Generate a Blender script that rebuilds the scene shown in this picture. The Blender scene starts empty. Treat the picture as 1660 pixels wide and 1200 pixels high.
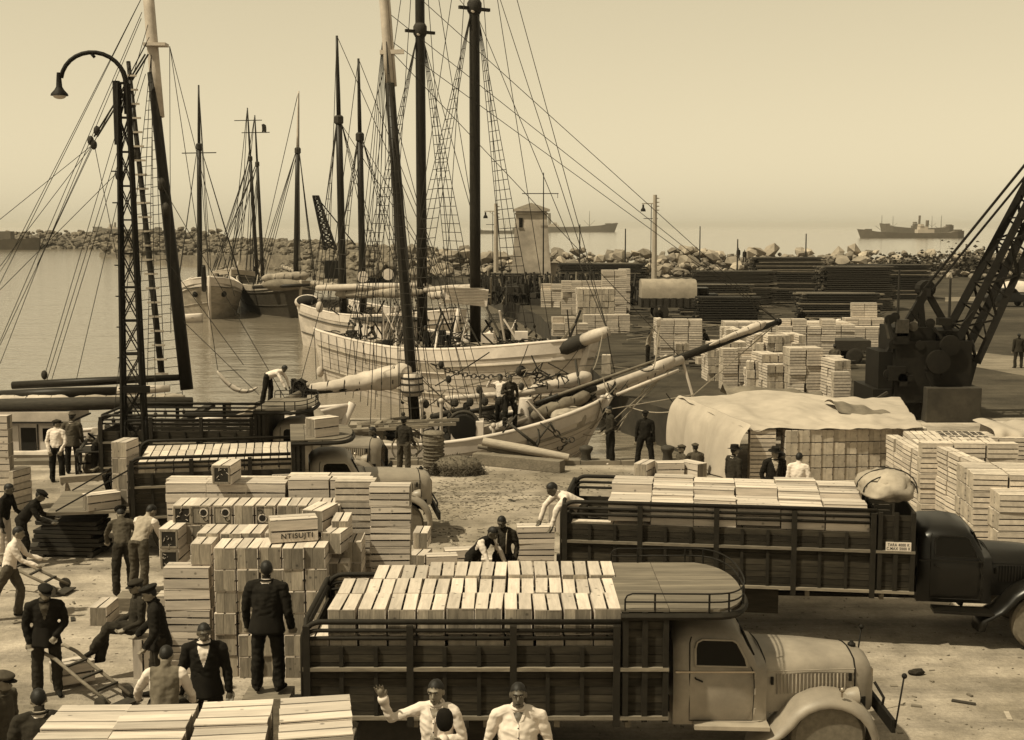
import bpy, bmesh, math, random
import numpy as np
from mathutils import Vector, Matrix, noise as mnoise
R = math.radians
random.seed(7)
SC = bpy.context.scene
COL = SC.collection
# ---------------------------------------------------------------- camera, sky, sun, exposure
H, F, PITCH = 6.9, 2100.0, math.atan(233 / 2100.0)
CP, SP = math.cos(PITCH), math.sin(PITCH)
cd = bpy.data.cameras.new('camera'); cam = bpy.data.objects.new('camera', cd); COL.objects.link(cam)
cam.location = (0, 0, H); cam.rotation_euler = (R(90) - PITCH, 0, 0)
cd.sensor_width = 36; cd.lens = 36 * F / 1660; cd.clip_end = 60000; cd.clip_start = .5
SC.camera = cam
SUN_EL, SUN_AZ = R(57), (-.80, -.42)          # azimuth: the way towards the sun on the ground (x, y)
w = bpy.data.worlds.new('World'); SC.world = w; w.use_nodes = True
nt = w.node_tree; bg = nt.nodes['Background']
sky = nt.nodes.new('ShaderNodeTexSky'); sky.sky_type = 'NISHITA'; sky.sun_disc = False
sky.sun_elevation = SUN_EL; sky.sun_rotation = math.atan2(SUN_AZ[0], SUN_AZ[1]); sky.dust_density = 1.0; sky.air_density = 1.0
bw = nt.nodes.new('ShaderNodeRGBToBW'); tint = nt.nodes.new('ShaderNodeMix'); tint.data_type = 'RGBA'; tint.blend_type = 'MULTIPLY'
tint.inputs[0].default_value = 1; tint.inputs[7].default_value = (1.64, 1.41, .93, 1)
pw = nt.nodes.new('ShaderNodeMath'); pw.operation = 'POWER'; pw.inputs[1].default_value = .5   # thick even haze flattens the sky
nt.links.new(sky.outputs[0], bw.inputs[0]); nt.links.new(bw.outputs[0], pw.inputs[0]); nt.links.new(pw.outputs[0], tint.inputs[6])
nt.links.new(tint.outputs[2], bg.inputs[0]); bg.inputs[1].default_value = .15
sd = bpy.data.lights.new('sun', 'SUN'); sun = bpy.data.objects.new('sun', sd); COL.objects.link(sun)
sd.energy = 3.7; sd.angle = R(1.5); sd.color = (1, .89, .64)
a = Vector((SUN_AZ[0], SUN_AZ[1], 0)).normalized() * math.cos(SUN_EL) + Vector((0, 0, math.sin(SUN_EL)))
sun.rotation_euler = a.to_track_quat('Z', 'Y').to_euler(); sun.location = (0, 0, 60)
SC.view_settings.view_transform = 'Standard'; SC.view_settings.look = 'None'
SC.view_settings.exposure = .55; SC.view_settings.gamma = 1; SC.view_settings.use_curve_mapping = False
SC.cycles.max_bounces = 6

# ---------------------------------------------------------------- helpers
def P(u, v, Y):
    "point on the sight line of photo pixel (u, v) at depth Y"
    r, up = (u - 830) / F, (600 - v) / F
    t = Y / (CP + up * SP)
    return Vector((r * t, Y, H + (up * CP - SP) * t))
def G(u, v, z=0.0):
    "point where that line meets the height z"
    r, up = (u - 830) / F, (600 - v) / F
    t = (z - H) / (up * CP - SP)
    return Vector((r * t, (CP + up * SP) * t, z))
def V(*a): return Vector(a)
def rnd(a, b): return random.uniform(a, b)

class MB:
    def __init__(s): s.v = []; s.f = []; s.mi = []; s.m = 0
    def add(s, vs, fs):
        n = len(s.v); s.v += [tuple(p) for p in vs]; s.f += [tuple(i + n for i in f) for f in fs]; s.mi += [s.m] * len(fs)
        return s
    def box(s, c, d, M=None):
        c = Vector(c); hx, hy, hz = d[0] / 2, d[1] / 2, d[2] / 2
        vs = [Vector((x, y, z)) for z in (-hz, hz) for y in (-hy, hy) for x in (-hx, hx)]
        if M is not None: vs = [M @ p for p in vs]
        return s.add([c + p for p in vs], [(0, 2, 3, 1), (4, 5, 7, 6), (0, 1, 5, 4), (2, 6, 7, 3), (0, 4, 6, 2), (1, 3, 7, 5)])
    def beam(s, p, q, wd, ht, up=(0, 0, 1)):
        p, q = Vector(p), Vector(q); d = q - p; L = d.length
        if L < 1e-6: return s
        x = d / L; u = Vector(up)
        y = u.cross(x)
        if y.length < 1e-4: y = Vector((0, 1, 0)).cross(x)
        y.normalize(); z = x.cross(y)
        M = Matrix((x, y, z)).transposed()
        return s.box((p + q) / 2, (L, wd, ht), M)
    def tube(s, pts, r, n=8, cap=True, ell=None):
        pts = [Vector(p) for p in pts]; k = len(pts)
        rs = r if isinstance(r, (list, tuple)) else [r] * k
        b = len(s.v); ref = None
        for i, p in enumerate(pts):
            d = (pts[min(i + 1, k - 1)] - pts[max(i - 1, 0)]).normalized()
            if ref is None:
                ref = Vector((1, 0, 0)) if abs(d.x) < .9 else Vector((0, 1, 0))
            a = (ref - d * ref.dot(d)).normalized(); c = d.cross(a); ref = a
            e = ell[i] if ell else 1
            for j in range(n):
                t = 2 * math.pi * j / n
                s.v.append(tuple(p + a * (math.cos(t) * rs[i]) + c * (math.sin(t) * rs[i] * e)))
        fs = [(b + i * n + j, b + i * n + (j + 1) % n, b + (i + 1) * n + (j + 1) % n, b + (i + 1) * n + j) for i in range(k - 1) for j in range(n)]
        if cap: fs += [tuple(b + j for j in reversed(range(n))), tuple(b + (k - 1) * n + j for j in range(n))]
        s.f += fs; s.mi += [s.m] * len(fs)
        return s
    def lathe(s, c, prof, n=16, axis='z', M=None):
        b = len(s.v); c = Vector(c)
        for r, z in prof:
            for j in range(n):
                t = 2 * math.pi * j / n; p = Vector((r * math.cos(t), r * math.sin(t), z))
                if axis == 'y': p = Vector((p.x, p.z, p.y))
                if axis == 'x': p = Vector((p.z, p.x, p.y))
                if M is not None: p = M @ p
                s.v.append(tuple(c + p))
        k = len(prof)
        fs = [(b + i * n + j, b + i * n + (j + 1) % n, b + (i + 1) * n + (j + 1) % n, b + (i + 1) * n + j) for i in range(k - 1) for j in range(n)]
        if prof[0][0] > 1e-4: fs.append(tuple(b + j for j in reversed(range(n))))
        if prof[-1][0] > 1e-4: fs.append(tuple(b + (k - 1) * n + j for j in range(n)))
        s.f += fs; s.mi += [s.m] * len(fs)
        return s
    def prism(s, poly, d):
        "extrude a planar polygon (3D points) along vector d"
        n = len(poly); d = Vector(d); a = [Vector(p) for p in poly]
        return s.add(a + [p + d for p in a], [tuple(reversed(range(n))), tuple(range(n, 2 * n))] + [(i, (i + 1) % n, n + (i + 1) % n, n + i) for i in range(n)])
    def grid(s, rows, close=False):
        b = len(s.v); m = len(rows[0])
        for r in rows: s.v += [tuple(p) for p in r]
        fs = []
        for i in range(len(rows) - 1):
            for j in range(m if close else m - 1):
                jj = (j + 1) % m
                fs.append((b + i * m + j, b + i * m + jj, b + (i + 1) * m + jj, b + (i + 1) * m + j))
        s.f += fs; s.mi += [s.m] * len(fs); return s
    def ball(s, c, r, n=10, m=6):
        r = r if isinstance(r, (tuple, list)) else (r, r, r)
        b = len(s.v)
        for i in range(m + 1):
            ph = math.pi * i / m; rr = max(math.sin(ph), 1e-3)
            for j in range(n):
                t = 2 * math.pi * j / n
                s.v.append((c[0] + r[0] * rr * math.cos(t), c[1] + r[1] * rr * math.sin(t), c[2] - r[2] * math.cos(ph)))
        fs = [(b + i * n + j, b + i * n + (j + 1) % n, b + (i + 1) * n + (j + 1) % n, b + (i + 1) * n + j) for i in range(m) for j in range(n)]
        s.f += fs; s.mi += [s.m] * len(fs); return s
    def mesh(s, name, mats, smooth=False):
        me = bpy.data.meshes.new(name); me.from_pydata(s.v, [], s.f)
        for m in (mats if isinstance(mats, (list, tuple)) else [mats]): me.materials.append(m)
        if any(s.mi): me.polygons.foreach_set('material_index', s.mi)
        bm = bmesh.new(); bm.from_mesh(me); bmesh.ops.recalc_face_normals(bm, faces=bm.faces); bm.to_mesh(me); bm.free()
        if smooth is True: me.polygons.foreach_set('use_smooth', [True] * len(me.polygons))
        elif smooth: me.set_sharp_from_angle(angle=R(smooth)); me.polygons.foreach_set('use_smooth', [True] * len(me.polygons)); me.set_sharp_from_angle(angle=R(smooth))
        me.update(); return me
    def build(s, name, mats, parent=None, smooth=False, loc=None, bevel=0):
        me = s.mesh(name, mats, smooth)
        return link(name, me, parent, loc, bevel)
def origin_of(p):
    M = Matrix.Identity(4)
    while p is not None: M = p.matrix_basis @ M; p = p.parent
    return M
def link(name, me, parent=None, loc=None, bevel=0):
    o = bpy.data.objects.new(name, me); COL.objects.link(o)
    if parent is not None: o.parent = parent
    if loc is not None: o.location = loc
    if bevel:
        b = o.modifiers.new('bevel', 'BEVEL'); b.width = bevel; b.segments = 2; b.limit_method = 'ANGLE'; b.angle_limit = R(40)
    return o
def bw_(mb, name, mats, thing_, smooth=False, bevel=0):
    "build from WORLD coordinates under a thing (or a part of it): coordinates are moved into the parent's frame"
    M = origin_of(thing_).inverted()
    mb.v = [tuple(M @ Vector(p)) for p in mb.v]
    return mb.build(name, mats, thing_, smooth, None, bevel)
def thing(name, label, cat, loc=(0, 0, 0), rz=0, group=None):
    o = bpy.data.objects.new(name, None); COL.objects.link(o); o.location = loc; o.rotation_euler = (0, 0, rz); o.empty_display_size = .2
    return tag(o, label, cat, group)
def tag(o, label, cat, group=None):
    o['label'] = label; o['category'] = cat
    if group: o['group'] = group
    return o
def struct(o): o['kind'] = 'structure'; return o
def stuff(o): o['kind'] = 'stuff'; return o
def copy_tree(o, parent=None):
    c = o.copy(); COL.objects.link(c)
    if parent is not None: c.parent = parent
    for ch in KIDS.get(o.name, o.children): copy_tree(ch, c)
    return c
KIDS = {}

# ---------------------------------------------------------------- materials (brown toned like the print: every pigment is a grey with a warm cast)
def sep(v):
    k = min(1, v / .8)
    return (min(1, v * 1.07), v * (.90 + .065 * k), v * (.64 + .27 * k), 1)
MATS = {}
def mat(name, v, rough=.8, var=.25, scale=8, bump=.15, bscale=None, grain=None, obj_var=.0, metal=0, stain=0, spec=.3, stretch=None, island=0, knots=0):
    if name in MATS: return MATS[name]
    m = bpy.data.materials.new(name); m.use_nodes = True; t = m.node_tree; N = t.nodes.new; Lk = t.links.new
    b = t.nodes['Principled BSDF']; b.inputs['Roughness'].default_value = rough; b.inputs['Metallic'].default_value = metal
    b.inputs['Specular IOR Level'].default_value = spec
    tc = N('ShaderNodeTexCoord'); mp = N('ShaderNodeMapping'); Lk(tc.outputs['Object'], mp.inputs[0])
    if grain: mp.inputs['Scale'].default_value = grain
    if stretch: mp.inputs['Scale'].default_value = stretch
    oi = N('ShaderNodeObjectInfo')
    off = N('ShaderNodeVectorMath'); off.operation = 'MULTIPLY_ADD'; off.inputs[1].default_value = (37, 19, 53)
    cmb = N('ShaderNodeCombineXYZ')
    for i in range(3): Lk(oi.outputs['Random'], cmb.inputs[i])
    Lk(cmb.outputs[0], off.inputs[0]); Lk(mp.outputs[0], off.inputs[2])
    n1 = N('ShaderNodeTexNoise'); n1.inputs['Scale'].default_value = scale; n1.inputs['Detail'].default_value = 6; n1.inputs['Roughness'].default_value = .65
    Lk(off.outputs[0], n1.inputs[0])
    mr = N('ShaderNodeMapRange'); mr.inputs[1].default_value = .28; mr.inputs[2].default_value = .72
    mr.inputs[3].default_value = 1 - var; mr.inputs[4].default_value = 1 + var; Lk(n1.outputs[0], mr.inputs[0])
    cur = mr.outputs[0]
    if obj_var:
        r2 = N('ShaderNodeMapRange'); r2.inputs[3].default_value = 1 - obj_var; r2.inputs[4].default_value = 1 + obj_var; Lk(oi.outputs['Random'], r2.inputs[0])
        mu = N('ShaderNodeMath'); mu.operation = 'MULTIPLY'; Lk(cur, mu.inputs[0]); Lk(r2.outputs[0], mu.inputs[1]); cur = mu.outputs[0]
    if island:
        ge = N('ShaderNodeNewGeometry'); r4 = N('ShaderNodeMapRange'); r4.inputs[3].default_value = 1 - island; r4.inputs[4].default_value = 1 + island; Lk(ge.outputs['Random Per Island'], r4.inputs[0])
        mu = N('ShaderNodeMath'); mu.operation = 'MULTIPLY'; Lk(cur, mu.inputs[0]); Lk(r4.outputs[0], mu.inputs[1]); cur = mu.outputs[0]
    if knots:
        vo = N('ShaderNodeTexVoronoi'); vo.inputs['Scale'].default_value = knots; ov = N('ShaderNodeVectorMath'); ov.operation = 'MULTIPLY_ADD'; ov.inputs[1].default_value = (41, 23, 59); Lk(cmb.outputs[0], ov.inputs[0]); Lk(tc.outputs['Object'], ov.inputs[2]); Lk(ov.outputs[0], vo.inputs['Vector'])
        r5 = N('ShaderNodeMapRange'); r5.inputs[1].default_value = .07; r5.inputs[2].default_value = .16; r5.inputs[3].default_value = .42; r5.inputs[4].default_value = 1; Lk(vo.outputs['Distance'], r5.inputs[0])
        mu = N('ShaderNodeMath'); mu.operation = 'MULTIPLY'; Lk(cur, mu.inputs[0]); Lk(r5.outputs[0], mu.inputs[1]); cur = mu.outputs[0]
    if stain:
        n2 = N('ShaderNodeTexNoise'); n2.inputs['Scale'].default_value = scale * .22; n2.inputs['Detail'].default_value = 3; Lk(off.outputs[0], n2.inputs[0])
        r3 = N('ShaderNodeMapRange'); r3.inputs[1].default_value = .42; r3.inputs[2].default_value = .62; r3.inputs[3].default_value = 1 - stain; r3.inputs[4].default_value = 1; Lk(n2.outputs[0], r3.inputs[0])
        mu = N('ShaderNodeMath'); mu.operation = 'MULTIPLY'; Lk(cur, mu.inputs[0]); Lk(r3.outputs[0], mu.inputs[1]); cur = mu.outputs[0]
    sc = N('ShaderNodeVectorMath'); sc.operation = 'SCALE'; sc.inputs[0].default_value = sep(v * .74)[:3]; Lk(cur, sc.inputs['Scale']); Lk(sc.outputs[0], b.inputs['Base Color'])
    if bump:
        bp = N('ShaderNodeBump'); bp.inputs['Strength'].default_value = bump; bp.inputs['Distance'].default_value = .02
        n3 = n1
        if bscale:
            n3 = N('ShaderNodeTexNoise'); n3.inputs['Scale'].default_value = bscale; n3.inputs['Detail'].default_value = 5; Lk(off.outputs[0], n3.inputs[0])
        Lk(n3.outputs[0], bp.inputs['Height']); Lk(bp.outputs[0], b.inputs['Normal'])
    MATS[name] = m; return m

slat_m = mat('crate_slat_wood', .64, .75, .17, 3, .12, grain=(1, 9, 9), obj_var=.22, stain=.18, knots=5.5)
end_m = mat('crate_end_wood', .33, .8, .30, 5, .15, grain=(8, 8, 1.2), obj_var=.36, stain=.3, knots=6)
slat_b = mat('crate_slat_wood_b', .56, .75, .22, 5, .1, grain=(2, 2, 2), obj_var=.18, island=.2)
end_b = mat('crate_end_wood_b', .40, .8, .3, 6, .1, obj_var=.16, island=.22)
board_m = mat('dark_truck_board', .045, .8, .4, 4, .2, grain=(1, 10, 10), obj_var=.30, stain=.35, spec=.12)
frame_m = mat('dark_truck_frame', .022, .7, .3, 8, .1, spec=.15)
steel_m = mat('dark_steel', .014, .65, .35, 6, .15, stain=.2, spec=.15)
iron_m = mat('rusty_iron', .045, .75, .45, 9, .3)
rubber_m = mat('tyre_rubber', .03, .85, .25, 12, .1)
dusty_rub = mat('dusty_tyre', .16, .95, .3, 10, .15)
cabgrey = mat('grey_cab_paint', .38, .5, .20, 3, .03, stain=.34, spec=.35)
cablight = mat('light_cab_paint', .36, .45, .15, 4, .02, stain=.2, spec=.5)
cabblack = mat('black_cab_paint', .009, .34, .3, 5, .01, stain=.3, spec=.30)
chrome_m = mat('worn_chrome', .5, .25, .15, 8, 0, metal=1)
milk_m = mat('milk_glass', .6, .25, .05, 3, 0, spec=.5)
glass_m = mat('dark_window_glass', .008, .12, .1, 3, 0, spec=.14)
ply_m = mat('roof_deck_wood', .21, .75, .25, 3, .12, grain=(.8, 8, 8), obj_var=.12, stain=.35)
wood_m = mat('weathered_wood', .22, .8, .35, 4, .25, grain=(1.2, 7, 7), obj_var=.25, stain=.2)
palewood = mat('pale_wood', .42, .75, .25, 4, .2, grain=(1.2, 7, 7), obj_var=.2)
darkwood = mat('dark_wood', .032, .8, .4, 4, .3, grain=(1.2, 6, 6), obj_var=.3)
mast_m = mat('dark_varnished_spar', .022, .45, .35, 5, .08, grain=(4, 4, .6), spec=.15)
whitespar = mat('white_painted_spar', .62, .55, .14, 5, .05, stain=.2)
hullwhite = mat('white_hull_paint', .68, .55, .13, 3, .06, stretch=(.8, .8, 2.2), stain=.24)
hullgrey = mat('grey_hull_paint', .40, .55, .2, 3, .06, stretch=(.8, .8, 2.2), stain=.3)
hulldark = mat('dark_hull_paint', .06, .6, .35, 3, .1, stretch=(.8, .8, 2.2))
railwhite = mat('white_rail_paint', .74, .5, .1, 5, .04, stain=.15)
deck_m = mat('grimy_deck', .06, .8, .4, 3, .2)
sail_m = mat('white_sailcloth', .62, .9, .16, 3, .5, bscale=5, stain=.2)
sailgrey = mat('grey_sailcloth', .40, .9, .25, 4, .5, bscale=6, stain=.3)
rope_m = mat('tarred_rope', .03, .9, .3, 20, .2)
ropepale = mat('pale_rope', .30, .9, .25, 20, .2)
canvas_m = mat('pale_tarpaulin', .50, .9, .12, 2, .35, bscale=3, stain=.18)
canvasgrey = mat('grey_tarpaulin', .22, .9, .3, 2.5, .4, bscale=4, stain=.3)
rock_m = mat('breakwater_rock', .34, .95, .3, 2, .6, obj_var=.42, stain=.2)
rock2_m = mat('far_breakwater_rock', .20, .95, .5, .9, .6, stain=.35)
plaster_m = mat('worn_plaster', .50, .9, .22, 1.2, .2, stain=.35)
conc_m = mat('stained_concrete', .24, .9, .3, 2, .3, stain=.35)
quaywall_m = mat('quay_wall_stone', .05, .85, .4, 2, .4, stain=.3)
poleconc = mat('pale_concrete_pole', .42, .85, .15, 4, .1)
shipgrey = mat('far_ship_hull', .13, .7, .2, .3, 0)
shipwhite = mat('far_ship_white', .5, .7, .1, .3, 0)
straw_m = mat('straw', .13, .95, .5, 12, .4)
skin_d = mat('dark_skin', .10, .5, .15, 14, .03, spec=.4)
skin_m = mat('tanned_skin', .23, .55, .15, 14, .03, spec=.35)
hair_m = mat('black_hair', .012, .6, .3, 30, .2)
cloth_black = mat('black_wool', .013, .92, .3, 12, .25, spec=.15)
cloth_dark = mat('dark_cloth', .03, .92, .3, 10, .25, spec=.15)
cloth_brown = mat('brown_cloth', .075, .92, .25, 12, .25, spec=.15)
cloth_grey = mat('grey_cloth', .15, .92, .2, 14, .25, spec=.15)
cloth_light = mat('light_knit', .38, .92, .12, 14, .2, spec=.15)
shirt_m = mat('white_cotton', .74, .9, .06, 6, .25, bscale=9, spec=.2)
ink_m = mat('black_ink', .02, .9, .1, 5, 0)
plate_m = mat('white_sign_plate', .72, .6, .06, 5, 0)
grass_m = mat('dry_shrub', .06, .95, .5, 4, .3)
def text_mesh(txt, size, m, parent, M, name='lettering', thick=.002, sx=1.0):
    cu = bpy.data.curves.new(name, 'FONT'); cu.body = txt; cu.size = size; cu.align_x = 'CENTER'; cu.align_y = 'CENTER'; cu.extrude = thick; cu.offset = .0015 * size / .1; cu.space_line = .95; cu.space_character = 1.12
    tmp = bpy.data.objects.new(name, cu); COL.objects.link(tmp)
    dg = bpy.context.evaluated_depsgraph_get(); me = bpy.data.meshes.new_from_object(tmp.evaluated_get(dg)); bpy.data.objects.remove(tmp); me.name = name
    me.materials.clear(); me.materials.append(m)
    o = link(name, me, parent); o.matrix_local = M @ Matrix.Diagonal((sx, 1, 1, 1)); return o
# ================================================================ SETTING
def ground_material(name, v, v2, scale):
    m = bpy.data.materials.new(name); m.use_nodes = True; t = m.node_tree; N = t.nodes.new; L = t.links.new
    b = t.nodes['Principled BSDF']; b.inputs['Roughness'].default_value = .97; b.inputs['Specular IOR Level'].default_value = .15
    tc = N('ShaderNodeTexCoord')
    def noise(s, d=6, st=None):
        n = N('ShaderNodeTexNoise'); n.inputs['Scale'].default_value = s; n.inputs['Detail'].default_value = d; n.inputs['Roughness'].default_value = .68
        if st:
            mp = N('ShaderNodeMapping'); mp.inputs['Scale'].default_value = st; mp.inputs['Rotation'].default_value = (0, 0, R(8)); L(tc.outputs['Object'], mp.inputs[0]); L(mp.outputs[0], n.inputs[0])
        else: L(tc.outputs['Object'], n.inputs[0])
        return n
    big = noise(.22 * scale, 4); mid = noise(1.3 * scale, 8); fine = noise(14 * scale, 4); track = noise(.9 * scale, 5, (.12, 1.3, 1))
    def mr(n, a, c, lo, hi):
        q = N('ShaderNodeMapRange'); q.inputs[1].default_value = a; q.inputs[2].default_value = c; q.inputs[3].default_value = lo; q.inputs[4].default_value = hi; L(n.outputs[0], q.inputs[0]); return q
    def mul(a, c):
        q = N('ShaderNodeMath'); q.operation = 'MULTIPLY'; L(a.outputs[0], q.inputs[0]); L(c.outputs[0], q.inputs[1]); return q
    x = mul(mul(mr(mid, .32, .68, .66, 1.18), mr(fine, .3, .7, .82, 1.15)), mr(track, .38, .56, .70, 1.06))
    mx = N('ShaderNodeMix'); mx.data_type = 'RGBA'; L(mr(big, .40, .60, 0, 1).outputs[0], mx.inputs[0]); mx.inputs[6].default_value = sep(v); mx.inputs[7].default_value = sep(v2)
    sc = N('ShaderNodeVectorMath'); sc.operation = 'SCALE'; L(mx.outputs[2], sc.inputs[0]); L(x.outputs[0], sc.inputs['Scale']); L(sc.outputs[0], b.inputs['Base Color'])
    ad = N('ShaderNodeMath'); ad.operation = 'ADD'; L(mid.outputs[0], ad.inputs[0]); L(fine.outputs[0], ad.inputs[1])
    bp = N('ShaderNodeBump'); bp.inputs['Strength'].default_value = .55; bp.inputs['Distance'].default_value = .05; L(ad.outputs[0], bp.inputs['Height']); L(bp.outputs[0], b.inputs['Normal'])
    return m
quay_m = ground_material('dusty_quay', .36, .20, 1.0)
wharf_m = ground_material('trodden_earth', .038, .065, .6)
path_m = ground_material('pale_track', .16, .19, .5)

def sea_material():
    m = bpy.data.materials.new('sea_water'); m.use_nodes = True; t = m.node_tree; N = t.nodes.new; L = t.links.new
    b = t.nodes['Principled BSDF']; b.inputs['Base Color'].default_value = sep(.16); b.inputs['Roughness'].default_value = .09; b.inputs['IOR'].default_value = 1.33
    tc = N('ShaderNodeTexCoord'); prev = None
    for s, d, st, h in ((.9, 4, (.45, 1.0, 1), 1.0), (.16, 3, (.6, 1, 1), 1.7), (4.5, 3, (.5, 1, 1), .22)):
        mp = N('ShaderNodeMapping'); mp.inputs['Scale'].default_value = st; mp.inputs['Rotation'].default_value = (0, 0, R(12)); L(tc.outputs['Object'], mp.inputs[0])
        n = N('ShaderNodeTexNoise'); n.inputs['Scale'].default_value = s; n.inputs['Detail'].default_value = d; L(mp.outputs[0], n.inputs[0])
        mu = N('ShaderNodeMath'); mu.operation = 'MULTIPLY'; mu.inputs[1].default_value = h; L(n.outputs[0], mu.inputs[0])
        if prev:
            ad = N('ShaderNodeMath'); ad.operation = 'ADD'; L(prev.outputs[0], ad.inputs[0]); L(mu.outputs[0], ad.inputs[1]); prev = ad
        else: prev = mu
    bp = N('ShaderNodeBump'); bp.inputs['Strength'].default_value = .5; bp.inputs['Distance'].default_value = .2; L(prev.outputs[0], bp.inputs['Height']); L(bp.outputs[0], b.inputs['Normal'])
    return m
WZ = -1.5
s = MB(); s.add([(-5000, -150, WZ), (5000, -150, WZ), (5000, 8000, WZ), (-5000, 8000, WZ)], [(0, 1, 2, 3)])
struct(s.build('sea', sea_material()))

def slab(name, poly, mtop):
    m = MB(); n = len(poly)
    m.add([(x, y, 0) for x, y in poly], [tuple(range(n))]); m.m = 1
    for i in range(n):
        a, c = poly[i], poly[(i + 1) % n]
        m.add([(a[0], a[1], 0), (c[0], c[1], 0), (c[0], c[1], -5), (a[0], a[1], -5)], [(0, 1, 2, 3)])
    return struct(m.build(name, [mtop, quaywall_m]))
quay = slab('quay', [(-90, -8), (140, -8), (140, 46.5), (6.3, 46.5), (5.8, 37.6), (-90, 37.6)], quay_m)
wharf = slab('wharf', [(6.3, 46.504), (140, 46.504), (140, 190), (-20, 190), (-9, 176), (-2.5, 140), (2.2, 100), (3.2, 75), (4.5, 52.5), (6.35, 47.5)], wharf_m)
pth = MB(); pts = [G(1532, 489), G(1680, 486), G(1680, 480), G(1532, 482)]; pth.add([p + V(0, 0, .006) for p in pts], [(0, 1, 2, 3)])
struct(pth.build('path', path_m))
pth = MB(); rows = []
for i in range(9):
    t = i / 8; rows.append([G(1565 + 130 * t, 592 + 24 * t) + V(0, 0, .006), G(1565 + 130 * t, 569 + 14 * t) + V(0, 0, .006)])
pth.grid(rows); struct(pth.build('track', path_m))
# kerb stones along the water's edge of the quay
cop = None
ks = MB(); ks.box((0, 0, 0), (1.16, .5, .16)); ksm = ks.mesh('kerb_stone', conc_m)
for i in range(34):
    o = link('kerb_stone', ksm, quay, (-34 + i * 1.18, 37.36, .05 + rnd(-.012, .012))); o.rotation_euler = (rnd(-.02, .02), rnd(-.02, .02), rnd(-.01, .01))

# --- pebbles, straw and litter trodden into the ground (stuff)
dm = MB()
for i in range(1500):
    y = 17 + 20 * random.random() ** 1.2; x = rnd(-.46, .46) * y
    r = rnd(.006, .02) * (2.2 if random.random() < .05 else 1)
    M = Matrix.Rotation(rnd(0, 6), 3, 'Z') @ Matrix.Rotation(rnd(-.5, .5), 3, 'X')
    dm.box((x, y, r * .3), (r * rnd(1, 4.5), r * rnd(.8, 1.6), r * rnd(.5, 1.0)), M)
stuff(dm.build('litter', wood_m))
dm = MB()
for i in range(900):
    y = 17 + 20 * random.random(); x = rnd(-.46, .46) * y; r = rnd(.006, .02)
    dm.box((x, y, r * .25), (r * rnd(1, 2), r * rnd(1, 2), r * rnd(.6, 1)), Matrix.Rotation(rnd(0, 6), 3, 'Z') @ Matrix.Rotation(rnd(-.5, .5), 3, 'X'))
stuff(dm.build('pebbles', conc_m))

dm = MB()
for i in range(3600):      # straw and bark trodden into the open middle of the quay
    y = random.triangular(23, 37.2, 33); x = random.gauss(-1.2, 3.4)
    if abs(x) > 9: continue
    L_ = rnd(.02, .10); q = mnoise.noise(Vector((x * .55, y * .9, 2)))
    if q < -.12: continue
    dm.box((x, y, .006), (L_, rnd(.008, .022), .010), Matrix.Rotation(random.gauss(0, .6), 3, 'Z') @ Matrix.Rotation(rnd(-.15, .15), 3, 'X'))
stuff(dm.build('trodden_straw', straw_m))
# --- breakwaters
def rock_mesh(seed):
    rs = random.Random(seed); bm = bmesh.new(); bmesh.ops.create_icosphere(bm, subdivisions=1, radius=.5)
    for v in bm.verts:
        v.co *= rs.uniform(.72, 1.15)
    if 1:
        for ax in range(2):
            n = Vector((rs.uniform(-1, 1), rs.uniform(-1, 1), rs.uniform(.2, 1))).normalized()
            for v in bm.verts:
                d = v.co.dot(n) - .30
                if d > 0: v.co -= n * d
    me = bpy.data.meshes.new('rock'); bm.to_mesh(me); bm.free(); me.materials.append(rock_m); return me
ROCKS = [rock_mesh(i) for i in range(9)]
RV = [([tuple(v.co) for v in m.vertices], [tuple(p.vertices) for p in m.polygons]) for m in ROCKS]
def put_rock(mb, c, sc_):
    vs, fs = random.choice(RV); M = Matrix.Rotation(rnd(0, 6.3), 3, 'Z') @ Matrix.Rotation(rnd(-.7, .7), 3, 'X')
    sc_ = Vector(sc_); mb.add([Vector(c) + M @ Vector((p[0] * sc_.x, p[1] * sc_.y, p[2] * sc_.z)) for p in vs], fs)
def mound(mb, line, half, top, base):
    "rough ridge along a polyline of (x, y)"
    rows = []
    for (x0, y0), (x1, y1) in zip(line[:-1], line[1:]):
        L = math.hypot(x1 - x0, y1 - y0); k = max(2, int(L / 3)); nx, ny = -(y1 - y0) / L, (x1 - x0) / L
        for i in range(k):
            t = i / k; r = []
            for q in (-1, -.6, -.25, .25, .6, 1):
                h = base + (top - base) * (1 - abs(q) ** 1.4) * rnd(.8, 1.05)
                r.append((x0 + (x1 - x0) * t + nx * half * q, y0 + (y1 - y0) * t + ny * half * q, h))
            rows.append(r)
    mb.grid(rows)
bwk = thing('rock_breakwater', 'long breakwater of pale tumbled boulders behind the timber stacks on the right', 'breakwater', (40, 183, 0))
core = MB(); mound(core, [(-16, 186), (30, 185), (75, 183), (112, 181), (135, 180)], 8.5, 2.4, -2)
for i in range(1500):
    x = rnd(-17, 118); q = rnd(-1, 1); hh = 3.0 * (1 - abs(q) ** 1.4); s_ = rnd(.5, 1.5)
    put_rock(core, (x, 185 - x * .03 + q * 8, hh * rnd(.7, 1) + .1), (s_ * rnd(.9, 1.5), s_, s_ * rnd(.6, 1)))
stuff(bw_(core, 'rubble', rock_m, bwk))
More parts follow.
